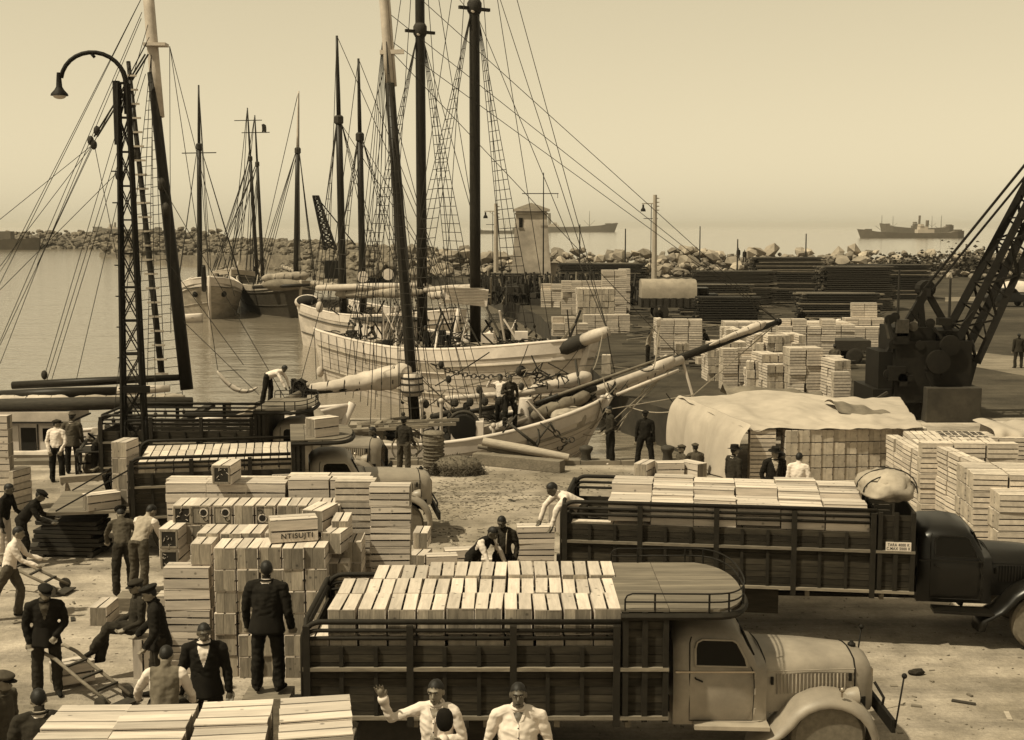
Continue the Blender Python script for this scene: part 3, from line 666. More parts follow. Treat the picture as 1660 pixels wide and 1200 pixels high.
T3 = lorry('lorry', 'pale cabbed stake lorry behind the central crate pile', (-8.12, 27.55, 0), R(10), bed=3.3, locker=.3, roof=2.40, rail=False, cabmat=cablight, tail_open=True, sign=(3.10, 'TARA 2850 K\nC.MAX 2500 K', 1.62, .40, .82))
T4 = lorry('lorry', 'dark empty stake lorry parked nearest the moored vessels on the left', (-10.3, 33.2, 0), R(-2), bed=3.9, locker=.3, cabmat=cabgrey, zt=2.2, roof=2.35)
def plank_stack(lb, c, n, L, wd, rz, mm, seed=1, th=.05, name='plank_stack', cat='planks', z0=.1, lay=1):
    rs = random.Random(seed); t = thing(name, lb, cat, c, rz)
    for k in range(n):
        for j in range(lay):
            m = MB(); m.box((rs.uniform(-.1, .1) * L, (j - (lay - 1) / 2) * (wd / lay), z0 + k * (th + .02)), (L * rs.uniform(.8, 1), wd / lay - .02, th), Matrix.Rotation(rs.uniform(-.05, .05), 3, 'Z')); m.build('plank', mm, t)
    m = MB()
    for x in (-.35, .35): m.box((x * L, 0, z0 / 2 - .02), (.1, wd, z0 - .03))
    m.build('bearer', mm, t); return t
c = G(108, 905); plank_stack('low stack of dark boards in front of the lowered tailgate', (c.x, c.y + .45, 0), 8, 1.5, .9, R(-4), darkwood, 3, .07, lay=2)
# ---------------------------------------------------------------- sea haze: one closed box of thin even air round everything
hz = MB(); hz.box((0, 3950, 10.5), (10400, 8400, 33)); hm_ = bpy.data.materials.new('haze'); hm_.use_nodes = True; t_ = hm_.node_tree; t_.nodes.remove(t_.nodes['Principled BSDF'])
vv = t_.nodes.new('ShaderNodeVolumePrincipled'); vv.inputs['Color'].default_value = (1, .96, .86, 1); vv.inputs['Density'].default_value = .00011; vv.inputs['Anisotropy'].default_value = .3
t_.links.new(vv.outputs[0], t_.nodes['Material Output'].inputs['Volume']); stuff(hz.build('haze', hm_))
# ================================================================ SAILING VESSELS
def lerp(a, b, t): return a + (b - a) * t
def sheer_fn(zs, zm, zb):
    def f(q): return zm + (zs - zm) * max(0, 1 - q / .45) ** 1.8 + (zb - zm) * max(0, (q - .45) / .55) ** 1.8
    return f
class Ship:
    def __init__(s, name, label, stern, bow, beam, zs, zm, zb, hull_m, rail_m, bul=.45, deckdrop=.75, sternw=.62, rake=1.0, keel=-3.0, wale_m=None, cat='sailing ship', group=None, bow_full=.62):
        s.S, s.B, s.beam = Vector((stern[0], stern[1], 0)), Vector((bow[0], bow[1], 0)), beam
        s.ax = (s.B - s.S); s.L = s.ax.length; s.h = s.ax / s.L; s.n = Vector((s.h.y, -s.h.x, 0)); s.zf = sheer_fn(zs, zm, zb)   # n points to starboard
        mid = (s.S + s.B) / 2; s.t = thing(name, label, cat, (mid.x, mid.y, WZ), math.atan2(s.h.y, s.h.x), group); t = s.t; s.sternw, s.bf = sternw, bow_full; s.rake = rake
        rows = []; N = 27; bl = []
        for i in range(N):
            q = i / (N - 1); r = []; b_ = []
            for sd in (1, -1):
                lv = []
                for k, f in enumerate((1.0, .80, .6, .42, .26, .12, 0)):
                    z = lerp(keel, s.zf(q) - bul, f); w = s.hb(q, f); lv.append(s.pt(q, sd * w, z, f))
                r += lv if sd == 1 else lv[::-1][1:]
            rows.append(r)
        m = MB(); m.grid(rows); bw_(m, 'hull', hull_m, t, 50)
        if sternw > .05: m = MB(); m.add(rows[0], [tuple(range(len(rows[0])))]); bw_(m, 'transom', hull_m, t)
        for sd, nm in ((1, 'bulwark'), (-1, 'bulwark')):
            o_, i_ = [], []
            rr = []
            for i in range(N):
                q = i / (N - 1); w = s.hb(q, 1); z0 = s.zf(q) - bul; z1 = s.zf(q)
                rr.append([s.pt(q, sd * (w + .02), z0 - .02, 1), s.pt(q, sd * (w + .05), z1, 1.06), s.pt(q, sd * max(w - .05, 0), z1, 1.04), s.pt(q, sd * max(w - .07, 0), z0 - deckdrop + bul, .98)])
            m = MB(); m.grid(rr); bw_(m, nm, rail_m, t, 40)
            m = MB(); m.tube([s.pt(i / (N - 1), sd * (s.hb(i / (N - 1), 1) + .0), s.zf(i / (N - 1)) + .03, 1.05) for i in range(N)], .075, 6); bw_(m, 'rail_cap', rail_m, t, True)
            for f in ((.87, .80, .73, .66, .55, .48) if s.beam > 4.6 and s.S.y < 75 else ()):
                m = MB(); m.tube([s.pt(i / (N - 1), sd * (s.hb(i / (N - 1), f) + .006), lerp(keel, s.zf(i / (N - 1)) - bul, f), f) for i in range(1, N)], .009, 4); bw_(m, 'plank_seam', wale_m or hullgrey, t)
            for f in (.93, .62):
                m = MB(); m.tube([s.pt(i / (N - 1), sd * (s.hb(i / (N - 1), f) + .012), lerp(keel, s.zf(i / (N - 1)) - bul, f), f) for i in range(1, N)], .05, 5); bw_(m, 'wale', wale_m or hull_m, t, True)
        m = MB(); m.grid([[s.pt(i / (N - 1), s.hb(i / (N - 1), 1) - .05, s.zf(i / (N - 1)) - deckdrop, .98), s.pt(i / (N - 1), 0, s.zf(i / (N - 1)) - deckdrop + .06, .98), s.pt(i / (N - 1), -s.hb(i / (N - 1), 1) + .05, s.zf(i / (N - 1)) - deckdrop, .98)] for i in range(N)]); bw_(m, 'deck', deck_m, t)
        m = MB(); m.tube([s.pt(1, 0, z, f) + s.h * .05 for z, f in ((s.zf(1) + .1, 1.08), (lerp(keel, s.zf(1), .7), .7), (lerp(keel, s.zf(1), .4), .4), (keel, 0))], .14, 7); bw_(m, 'stem_post', rail_m, t, True)
    def hb(s, q, f):
        w = s.sternw + (1 - s.sternw) * min(1, q / .38) ** .6 if q < .38 else 1
        if q > .5: w *= max(0, 1 - ((q - .5) / .5) ** 2.4) ** s.bf
        fl = .45 + .55 * f ** .5
        if q > .7: fl = lerp(fl, (.15 + .85 * f ** 1.1), (q - .7) / .3)
        if q < .2: fl = lerp(fl, .84 + .16 * f, min(1, (.2 - q) / .16))
        return s.beam / 2 * w * fl
    def pt(s, q, off, z, f=1):
        x = s.L * q + (s.rake * (f - 1) * ((q - .75) / .25) ** 2 if q > .75 else 0) - (s.rake * .5 * (f - 1) * ((.2 - q) / .2) if q < .2 else 0)
        p = s.S + s.h * x + s.n * off; return Vector((p.x, p.y, z))
    def c(s, q, off=0, dz=0): p = s.S + s.ax * q + s.n * off; return Vector((p.x, p.y, s.zf(q) + dz))
    def rope(s, pts, r=None, name='rope', m=None, sag=0):
        pts = [Vector(p) for p in pts]
        if sag and len(pts) == 2:
            a, b_ = pts; pts = [a.lerp(b_, i / 8) - Vector((0, 0, sag * 4 * (i / 8) * (1 - i / 8))) for i in range(9)]
        d = pts[0].y; mm = MB(); mm.tube(pts, r or max(.008, .00027 * d), 4); return bw_(mm, name, m or rope_m, s.t)
    def mast(s, p0, p1, r0, r1, m=None, name='mast'):
        mm = MB(); mm.tube([p0, p0.lerp(p1, .3), p0.lerp(p1, .7), p1], [r0, r0 * .97, lerp(r0, r1, .6), r1], 12); return bw_(mm, name, m or mast_m, s.t, True)
    def shrouds(s, top, q, n=3, step=.035, rat=True, zoff=.1, spread=0, rows=26, sides=(1, -1), every=1):
        for sd in sides:
            foot = []
            for k in range(n):
                qq = q - step * (k - .3) + spread; f = s.pt(qq, sd * (s.hb(qq, 1) + .06), s.zf(qq) + zoff, 1); foot.append(f); s.rope([top + s.n * (sd * .14), f], name='shroud')
                dd = (top - f).normalized()
                for e_ in (.25, .7): dm_ = MB(); dm_.ball(tuple(f + dd * e_), (.07, .07, .09), 6, 4); bw_(dm_, 'deadeye', darkwood, s.t)
            if rat:
                mm = MB()
                for i in range(2, rows):
                    t = i / rows
                    if i % every: continue
                    a = foot[0].lerp(top + s.n * (sd * .14), t); b_ = foot[-1].lerp(top + s.n * (sd * .14), t)
                    mm.tube([a, b_], max(.008, .00026 * a.y), 4)
                    if a.y < 75: bw_(mm, 'ratline', rope_m, s.t); mm = MB()
                if mm.v: stuff(bw_(mm, 'ratlines', rope_m, s.t))
    def furled(s, p, q, r, m=None, boom=None, n=24, sag=.0, name='furled_sail', lash=7, r2=None):
        p, q = Vector(p), Vector(q); rows = []; d = (q - p).normalized(); sd = d.cross(Vector((0, 0, 1))).normalized(); u = sd.cross(d)
        for i in range(n + 1):
            t = i / n; c = p.lerp(q, t) - Vector((0, 0, sag * 4 * t * (1 - t))); row = []
            env = lerp(r, r2 if r2 is not None else r, t) * min(1, .45 + t * 6, .45 + (1 - t) * 6) * (.93 + .07 * abs(math.sin(t * math.pi * lash)) + .16 * mnoise.noise(Vector((t * 6, p.x, p.z))))
            for j in range(14):
                a = 2 * math.pi * j / 14; k = 1 + .24 * mnoise.noise(Vector((t * 9, math.cos(a) * 1.7, math.sin(a) * 1.7 + p.x))) + .22 * mnoise.noise(Vector((t * 5, math.cos(a) * 6, math.sin(a) * 6 + p.x)))
                row.append(c + sd * (math.cos(a) * env * k * .85) + u * (math.sin(a) * env * k))
            rows.append(row)
        mm = MB(); mm.grid(rows, True); b0 = len(mm.v); mm.f += [tuple(range(14)), tuple(range(b0 - 14, b0))]; mm.mi += [0, 0]
        o = bw_(mm, name, m or sail_m, s.t, True)
        for k in range(1, lash):
            t = (k + .28 * math.sin(k * 5.3 + p.x)) / lash; c = p.lerp(q, t) - Vector((0, 0, sag * 4 * t * (1 - t))); e = lerp(r, r2 if r2 is not None else r, t) * .93
            mm = MB(); mm.tube([c + sd * (math.cos(a) * e * .85) + u * (math.sin(a) * e) + d * (.25 * e * math.sin(a)) for a in [2 * math.pi * i / 12 for i in range(13)]], max(.012, .0004 * p.y), 4); bw_(mm, 'lashing', rope_m, o)
        return o
    def gear(s, q0, q1, n, seed, zmax=.9, dz=-.7, off=.8, mats=None):
        rs = random.Random(seed); mats = mats or [darkwood, wood_m, steel_m, railwhite, palewood]
        for i in range(n):
            q = rs.uniform(q0, q1); w = s.hb(q, 1) * off; p = s.c(q, rs.uniform(-w, w), dz); k = rs.random(); mm = MB()
            if k < .2:
                d = (rs.uniform(.3, .8), rs.uniform(.3, .6), rs.uniform(.25, .6 * zmax)); mm.box(p + V(0, 0, d[2] / 2), d, Matrix.Rotation(rs.uniform(0, 3), 3, 'Z')); nm = 'deck_box'
            elif k < .30: h_ = rs.uniform(.5, zmax); mm.lathe(p, [(.22, 0), (.29, h_ * .5), (.22, h_)], 10); nm = 'barrel'
            elif k < .58: mm.tube([p, p + V(rs.uniform(-1.4, 1.4), rs.uniform(-.9, .9), rs.uniform(.4, 1.5) * zmax)], rs.uniform(.03, .06), 5); nm = 'deck_spar'
            elif k < .8:
                r_ = rs.uniform(.3, .8); ph_ = rs.uniform(0, 6); pp = [p + V(r_ * math.cos(t_ * 1.3 + ph_) * (1 - t_ / 16), r_ * .7 * math.sin(t_ * 1.1), .15 + .5 * zmax * abs(math.sin(t_ * .55 + ph_))) for t_ in [i_ * .6 for i_ in range(16)]]; mm.tube(pp, .03, 4); nm = 'rope_tangle'
            elif k < .9:
                for j in range(4): mm.tube([p + V(math.cos(a) * .32, math.sin(a) * .32, .06 + j * .09) for a in [2 * math.pi * i_ / 10 for i_ in range(11)]], .05, 4)
                nm = 'rope_coil'
            else:
                mm.ball((0, 0, 0), (.6, .42, .34), 14, 9); mm.v = [tuple(p + V(0, 0, .3) + Vector(v_) * (1 + .35 * mnoise.noise(Vector(v_) * 3 + p))) for v_ in mm.v]; nm = 'canvas_bundle'
            bw_(mm, nm, sailgrey if nm == 'canvas_bundle' else rope_m if nm in ('rope_coil', 'rope_tangle') else rs.choice(mats), s.t, 40)
    def block(s, p, r=.13, m=None): mm = MB(); mm.ball(tuple(p), (r * .7, r * .6, r), 8, 6); bw_(mm, 'pulley_block', m or darkwood, s.t, True)
    def boom(s, p, q, r=.11, m=None, name='boom', r2=None): mm = MB(); mm.tube([p, Vector(p).lerp(Vector(q), .5), q], [r, r * 1.1, r2 or r * .8], 9); return bw_(mm, name, m or mast_m, s.t, True)

# ---------------------------------------------------------------- big white schooner in the middle
A = Ship('schooner', 'big white hulled schooner moored in the middle with two tall dark masts', (-8.6, 70.2), (3.0, 52.3), 6.4, 1.45, 1.30, 2.35, hullwhite, railwhite, sternw=.72, rake=1.6, wale_m=hullgrey, bow_full=.58)
ma0, ma1 = A.c(.36, 0, -.8), A.c(.36); ma1.z = 24
A.mast(ma0, ma1, .26, .21); mb0, mb1 = A.c(.596, 0, -.8), A.c(.596); mb1.z = 24; A.mast(mb0, mb1, .255, .22)
for mp, z in ((ma0, 16.2), (mb0, 16.6)):
    mm = MB(); mm.lathe((mp.x, mp.y, z - .25), [(.24, 0), (.33, .15), (.33, .5), (.24, .65)], 12); bw_(mm, 'mast_band', darkwood, A.t, True)
    mm = MB(); mm.beam(Vector((mp.x, mp.y, z)) - A.n * .8, Vector((mp.x, mp.y, z)) + A.n * .8, .14, .14); bw_(mm, 'crosstree', darkwood, A.t)
    mm = MB(); mm.ball((mp.x - .05, mp.y - .26, z - .1), (.11, .05, .13), 8, 6); bw_(mm, 'lamp_board', railwhite, A.t)
A.shrouds(Vector((ma0.x, ma0.y, 16.1)), .36, 4, .04, rows=34); A.shrouds(Vector((mb0.x, mb0.y, 16.6)), .60, 4, .04, rows=34)
for mp in (ma0, mb0):
    for dq in (-.09, .09):
        for sd in (1, -1): A.rope([Vector((mp.x, mp.y, 23.5)), A.c((mp - A.S).dot(A.h) / A.L + dq, sd * 2.9, .1)], name='backstay')
bs0, bs1 = P(886, 575, 53.2), P(985, 537, 51.0)
A.boom(bs0, bs0.lerp(bs1, .62), .30, darkwood, 'bowsprit', .30); A.boom(bs0.lerp(bs1, .60), bs1, .25, whitespar, 'bowsprit_cap', .20)
for z in (23.8, 20.5, 16.6): A.rope([Vector((mb0.x, mb0.y, z)), bs1], name='forestay')
A.rope([Vector((ma0.x, ma0.y, 16.4)), Vector((mb0.x, mb0.y, 7))], name='stay'); A.rope([Vector((ma0.x, ma0.y, 20)), Vector((mb0.x, mb0.y, 16.2))], name='stay')
A.boom(P(515, 467, 69.5), P(690, 462, 63.6), .16, whitespar, 'main_boom'); A.furled(P(545, 477, 69), P(686, 473, 63.4), .24, sailgrey, lash=8)
A.boom(P(690, 470, 63), P(775, 464, 59.4), .14, whitespar, 'fore_boom'); A.furled(P(695, 478, 63), P(772, 473, 59.4), .26, sail_m, lash=6)
mm = MB(); p0 = P(755, 480, 58.5); mm.box(p0, (2.0, .5, .75), Matrix.Rotation(.1, 3, 'Y')); bw_(mm, 'folded_sails', railwhite, A.t)
for i in range(6): mm = MB(); mm.box(p0 + V(rnd(-.2, .2), -.26, -.3 + i * .13), (1.9, .06, .05)); bw_(mm, 'sail_fold', sailgrey, A.t)
for q, w_, l_, h_, m_ in ((.20, 2.6, 3.0, 1.5, railwhite), (.46, 2.2, 2.4, .7, darkwood), (.72, 2.4, 2.2, .8, darkwood)):
    mm = MB(); mm.box(A.c(q, 0, -.75 + h_ / 2), (l_, w_, h_), Matrix.Rotation(math.atan2(A.h.y, A.h.x), 3, 'Z')); o = bw_(mm, 'deckhouse' if h_ > 1 else 'hatch', m_, A.t)
    mm = MB(); mm.box(A.c(q, 0, -.75 + h_ + .04), (l_ + .25, w_ + .25, .09), Matrix.Rotation(math.atan2(A.h.y, A.h.x), 3, 'Z')); bw_(mm, 'roof' if h_ > 1 else 'hatch_cover', darkwood if h_ > 1 else wood_m, A.t)
A.gear(.05, .9, 110, 11, 1.1); A.gear(.10, .92, 170, 12, 1.6, mats=[darkwood, darkwood, steel_m, steel_m, railwhite])
for k in range(9): mm = MB(); a = A.c(.30 + k * .012, 1.6, .0); mm.beam(a, a + V(.55, 0, 1.6), .06, .05); bw_(mm, 'oar', wood_m if k % 2 else railwhite, A.t)
for u, v, Y in ((790, 548, 57), (845, 545, 55)): mm = MB(); mm.box(P(u, v, Y), (.55, .5, .4)); bw_(mm, 'bitt', railwhite, A.t)
for i in range(9):      # fender ropes hanging over the white quarter
    q = .03 + i * .055; a = A.pt(q, A.hb(q, 1) + .10, A.zf(q), 1.05); b_ = A.pt(q, A.hb(q, .7) + .22, A.zf(q) - rnd(.9, 2.6), .8); A.rope([a, b_], .018, 'fender_rope')
for u, v, Y in ((518, 498, 69), (519, 603, 67.6)): mm = MB(); p = P(u, v, Y); mm.ball(tuple(p), (.20, .20, .30), 10, 8); bw_(mm, 'fender', sail_m, A.t, True)
# hawse pipes, name board, mooring chain
qn = .70
for q, f in ((.905, .86),):
    p = A.pt(q, A.hb(q, f) + .04, lerp(-3, A.zf(q) - .45, f), f); mm = MB(); mm.ball(tuple(p), (.26, .16, .24), 12, 8); bw_(mm, 'hawse_pipe', steel_m, A.t, True); HW = p
nb_rows = []
for i in range(9):
    q = .56 + .14 * i / 8; nb_rows.append([A.pt(q, A.hb(q, f) + .06, lerp(-3, A.zf(q) - .45, f), f) for f in (.97, .86)])
mm = MB(); mm.grid(nb_rows); bw_(mm, 'name_panel', hullgrey, A.t)
mm = MB(); mm.tube([r_[1] for r_ in nb_rows], .03, 5); bw_(mm, 'name_panel_trim', railwhite, A.t)
def chain(ship, a, b_, sag, r=.055, pitch=.22, name='chain'):
    a, b_ = Vector(a), Vector(b_); n = max(6, int((b_ - a).length / pitch)); mm = MB()
    pts = [a.lerp(b_, i / n) - Vector((0, 0, sag * 4 * (i / n) * (1 - i / n))) for i in range(n + 1)]
    for i in range(n):
        p, q = pts[i], pts[i + 1]; d = (q - p).normalized(); sd = d.cross(Vector((0, 1, 0)) if i % 2 else Vector((0, 0, 1)))
        if sd.length < .1: sd = Vector((1, 0, 0))
        sd.normalize(); c = (p + q) / 2; L_ = (q - p).length * .68
        mm.tube([c + d * (math.cos(t) * L_) + sd * (math.sin(t) * r * 1.6) for t in [2 * math.pi * j / 8 for j in range(9)]], r * .45, 4, False)
    return bw_(mm, name, iron_m, ship.t)
HAW2 = P(905, 570, 53.4); chain(A, HW + V(0, -.15, 0), P(700, 590, 50), .35)
A.rope([HW + V(.2, -.2, .1), P(770, 622, 49), P(745, 628, 48)], .03, 'hawser', ropepale); A.rope([bs0, P(800, 626, 48)], .025, 'hawser', ropepale, .6)

# ---------------------------------------------------------------- the nearer coaster alongside the quay
B = Ship('ketch', 'pale coaster alongside the quay with a leaning dark mast and long bowsprit', (-9.2, 42.6), (3.1, 43.4), 4.7, .25, -.05, 1.15, hullwhite, railwhite, bul=.35, deckdrop=.6, sternw=.7, rake=1.9, wale_m=hullgrey, bow_full=.7)
k0, k1 = P(673, 692, 42.9), P(617, -60, 44.4)
kk = lerp(0, 1, 1); kw = k0.lerp(k1, (692 - 135) / 752)
B.mast(k0, kw, .185, .165); B.mast(kw, k1, .15, .13, whitespar, 'topmast')
B.mast(P(641, 140, 44.0), P(628, -30, 44.4), .05, .05, whitespar, 'halyard_spar')
tb = P(633, 85, 44.1); mm = MB(); mm.beam(tb - V(.35, 0, 0), tb + V(.45, 0, .02), .16, .14); bw_(mm, 'crosstree', whitespar, B.t)
for sd in (1, -1):
    B.shrouds(k0.lerp(k1, .83), .52, 3, .03, rows=36, sides=(sd,), spread=-.02)
tip = P(1262, 522, 48.8); knee = P(1106, 583, 45.8); heel = P(745, 716, 41.6)
B.boom(heel, knee, .17, whitespar, 'bowsprit', .15); B.boom(P(1040, 603, 45.2), tip, .13, mast_m, 'jib_boom', .10)
mm = MB(); mm.ball(tuple(tip), (.14, .14, .14), 8, 6); bw_(mm, 'boom_cap', steel_m, B.t)
B.furled(P(995, 638, 44.6), P(1092, 582, 45.6), .13, sail_m, r2=.26, lash=6); B.furled(P(1150, 560, 46.5), P(1240, 524, 48.3), .06, sail_m, r2=.17, lash=6)
B.furled(P(800, 648, 43.4), P(958, 610, 44.4), .09, sail_m, r2=.27, lash=8); B.boom(P(722, 646, 42.8), P(965, 628, 44.4), .09, whitespar, 'fore_boom')
B.furled(P(490, 632, 43.2), P(668, 604, 42.9), .14, sail_m, r2=.42, lash=8, sag=.05); B.boom(P(470, 637, 43.2), P(678, 618, 42.9), .13, mast_m, 'main_boom', .11)
mm = MB(); c = P(484, 632, 43.0)
for i in range(12): mm.tube([c + V(.24 * math.cos(a + i) * rnd(.7, 1.2), .1 * i * .1, .34 * math.sin(a) * rnd(.8, 1.1)) for a in [2 * math.pi * j / 9 for j in range(10)]], .035, 4)
mm.tube([c + V(.1, 0, -.3), c + V(.35, 0, -.9), c + V(.55, -.05, -1.25), c + V(.75, 0, -.8), c + V(.6, 0, -.2)], .025, 5); bw_(mm, 'rope_bundle', rope_m, B.t)
mm = MB(); mm.lathe(P(668, 622, 42.75), [(.30, -.4), (.36, -.2), (.36, .15), (.30, .35)], 14); bw_(mm, 'sail_roll', sail_m, B.t, True)
for dz in (-.25, 0, .2): mm = MB(); mm.lathe(P(668, 622, 42.75) + V(0, 0, dz), [(.375, -.03), (.39, 0), (.375, .03)], 14); bw_(mm, 'lashing', rope_m, B.t)
for a in (k1, k0.lerp(k1, .9), k0.lerp(k1, .84)): B.rope([a, tip], name='jib_stay')
B.rope([k0.lerp(k1, .82), knee], name='forestay'); B.rope([k0.lerp(k1, .7), P(760, 640, 43)], name='halyard'); B.rope([k0.lerp(k1, .8), P(485, 628, 43.2)], name='topping_lift')
for i in range(7): B.rope([k0.lerp(k1, .83 - i * .02), P(600 + i * 17, 690 - i, 42 + .3 * (i % 2))], name='halyard')
for i in range(5): B.rope([k0.lerp(k1, .88), P(560 + i * 12, 640 + i * 6, 44.4)], name='backstay')
# dolphin striker and its stays
st = MB(); st.tube([P(1106, 583, 45.8), P(1127, 656, 45.6)], .05, 7); bw_(st, 'dolphin_striker', whitespar, B.t)
e = P(1125, 640, 45.6); B.rope([tip, e], .022, 'martingale', ropepale); B.rope([e, P(985, 664, 44)], .022, 'martingale', ropepale); B.rope([tip, P(1150, 600, 46)], .016, 'stay', ropepale)
B.rope([P(960, 690, 43.2), P(890, 640, 43)], .03, 'bobstay'); chain(B, P(955, 668, 43.2), P(905, 728, 42), .12)
for (u0, v0, u1, v1) in ((1095, 590, 985, 690), (1085, 598, 1000, 690), (1060, 605, 1000, 700)): B.rope([P(u0, v0, 45.6), P(u1, v1, 44)], .022, 'bow_line', ropepale)
# deck fittings
for q, w_, l_, h_ in ((.30, 2.2, 2.6, .9), (.66, 1.6, 1.5, .7)):
    mm = MB(); mm.box(B.c(q, 0, -.6 + h_ / 2), (l_, w_, h_)); bw_(mm, 'hatch', wood_m, B.t); mm = MB(); mm.box(B.c(q, 0, -.6 + h_ + .03), (l_ + .2, w_ + .2, .07)); bw_(mm, 'hatch_cover', sailgrey, B.t)
mm = MB(); c = P(752, 690, 41.8); mm.lathe(c, [(.18, -.7), (.42, -.68), (.46, -.5), (.28, -.42), (.28, .42), (.46, .5), (.42, .68), (.18, .7)], 18, 'y'); bw_(mm, 'windlass', steel_m, B.t, 40)
mm = MB(); mm.tube([c + V(.5 * math.cos(t), -.3, .5 * math.sin(t)) for t in [2 * math.pi * i / 20 for i in range(21)]], .06, 6); bw_(mm, 'windlass_wheel', iron_m, B.t, True)
for u in (738, 778): mm = MB(); mm.box(P(u, 706, 41.6), (.24, .9, 1.0)); bw_(mm, 'windlass_bitt', railwhite, B.t)
for u in (683, 715, 800): mm = MB(); p = P(u, 650 if u < 790 else 690, 41.4); mm.tube([p, (p.x, p.y, -.2)], .055, 7); mm.ball(tuple(p), (.09, .09, .09), 8, 6); bw_(mm, 'rail_stanchion', whitespar, B.t)
for i in range(6): mm = MB(); p = P(690 + i * 24, 655 - i, 41.5); mm.ball(tuple(p), (.12, .08, .15), 8, 6); bw_(mm, 'deadeye', darkwood, B.t)
for i in range(8): B.rope([P(690 + i * 14, 655, 41.5), P(655 + i * 9, 400, 43)], name='shroud')
B.gear(.06, .9, 46, 21, .9, -.55); B.gear(.4, .95, 26, 22, 1.3, -.5, mats=[darkwood, steel_m, railwhite, iron_m])
def anchor(ship, p, ang, sc=1.0):
    mm = MB(); d = V(math.cos(ang), -.15, math.sin(ang)); n_ = V(-math.sin(ang), 0, math.cos(ang)); p = Vector(p); q = p + d * 1.5 * sc
    mm.tube([p, q], [.05 * sc, .07 * sc], 7); arc = [q + n_ * (x * .55 * sc) - d * (.38 * sc * (x * x)) for x in (-1, -.7, -.35, 0, .35, .7, 1)]; mm.tube(arc, [.035 * sc, .05 * sc, .06 * sc, .07 * sc, .06 * sc, .05 * sc, .035 * sc], 6)
    for s_ in (0, -1):
        a_ = arc[s_]; mm.add([a_ + n_ * (.16 * sc * (1 if s_ else -1)) * 0 - d * .22 * sc, a_ + V(0, .12, 0) * sc + d * .05, a_ + d * .2 * sc, a_ - V(0, .12, 0) * sc + d * .05], [(0, 1, 2, 3)])
    mm.tube([p + n_ * .45 * sc + d * .1, p - n_ * .45 * sc + d * .1], .035 * sc, 6); mm.tube([p - d * .12 * sc + V(.09 * math.cos(t), 0, .09 * math.sin(t)) * sc for t in [2 * math.pi * i / 10 for i in range(11)]], .02 * sc, 4)
    return bw_(mm, 'anchor', iron_m, ship.t, True)
anchor(B, P(822, 684, 40.6), R(-38), .8); anchor(B, P(890, 690, 41.4), R(-128), .62); chain(B, P(893, 688, 41.4), P(930, 712, 41.6), .25)

# bundled gaffs, dark sail covers, tackle and loose lines crowding the bow of the coaster
for (u0, v0, u1, v1, r_, m_) in ((858, 668, 965, 628, .16, darkwood), (868, 655, 990, 612, .09, mast_m), (840, 676, 940, 652, .10, wood_m), (760, 668, 830, 655, .08, mast_m), (905, 640, 1090, 575, .05, wood_m), (1000, 640, 1100, 600, .06, whitespar), (700, 676, 760, 662, .10, darkwood), (580, 688, 690, 676, .09, wood_m), (600, 700, 700, 690, .07, darkwood)): B.boom(P(u0, v0, 42.6), P(u1, v1, 43.8), r_, m_, 'gaff')
B.furled(P(862, 676, 42.4), P(955, 640, 43.4), .22, canvasgrey, lash=4, name='sail_cover')
rs_ = random.Random(77)
for i in range(46):
    u0, v0 = rs_.uniform(690, 1080), rs_.uniform(590, 690); u1, v1 = u0 + rs_.uniform(-90, 90), v0 + rs_.uniform(-70, 60)
    if v1 > 705: continue
    B.rope([P(u0, v0, rs_.uniform(42, 45)), P(u1, v1, rs_.uniform(42, 45))], rs_.choice((.012, .016, .022)), 'loose_line', rs_.choice((rope_m, rope_m, ropepale)), rs_.uniform(0, .5))
for i in range(14): B.block(P(rs_.uniform(700, 1000), rs_.uniform(590, 680), 43), .14)
for i in range(9):
    c_ = P(rs_.uniform(860, 1000), rs_.uniform(600, 665), 43.6); mm = MB(); pp = [c_ + V(rs_.gauss(0, .28), rs_.gauss(0, .15), rs_.gauss(0, .2)) for _ in range(12)]; mm.tube(pp, .028, 4); bw_(mm, 'rope_tangle', rope_m, B.t)
# ---------------------------------------------------------------- the vessel at the left edge
C = Ship('ketch', 'low dark vessel at the left with white deckhouse, raking mast and lowered booms', (-36, 41.6), (-5.4, 42.0), 4.8, -.38, -.46, 1.05, hullwhite, railwhite, bul=.35, deckdrop=.5, sternw=.7, rake=1.6, wale_m=hulldark, bow_full=.7)
c0, c1 = P(303, 632, 42.2), P(246, 118, 43.6); C.mast(c0, c1, .215, .15)
C.mast(P(257, 190, 43.5), P(236, -60, 44), .20, .18, whitespar, 'topmast')
mm = MB(); tp = P(250, 73, 43.6); mm.beam(tp - V(.3, 0, 0), tp + V(.42, 0, 0), .5, .10); bw_(mm, 'crosstree', whitespar, C.t)
C.mast(P(262, 606, 41.6), P(208, 100, 43), .105, .07, mast_m, 'rigging_board'); mm = MB()
for i in range(22):
    p = P(262, 606, 41.5).lerp(P(208, 100, 42.9), i / 22); mm.box(p, (.42, .05, .06)); bw_(mm, 'board_rung', palewood, C.t); mm = MB()
C.shrouds(P(247, 90, 43.6), .805, 3, .022, rows=40, spread=.0)
for u, v in ((262, 300), (218, 250), (269, 340)): mm = MB(); mm.ball(tuple(P(u, v, 42.6)), (.14, .12, .24), 8, 6); bw_(mm, 'pulley_block', darkwood, C.t, True)
for (p, q, r_, m_) in (((20, 625, 42), (292, 612, 42.2), .13, mast_m), ((-10, 642, 41.2), (190, 634, 41.4), .17, mast_m), ((190, 634, 41.4), (275, 630, 41.5), .14, whitespar), ((-10, 657, 40.6), (312, 652, 41), .20, darkwood)):
    C.boom(P(*p), P(*q), r_, m_)
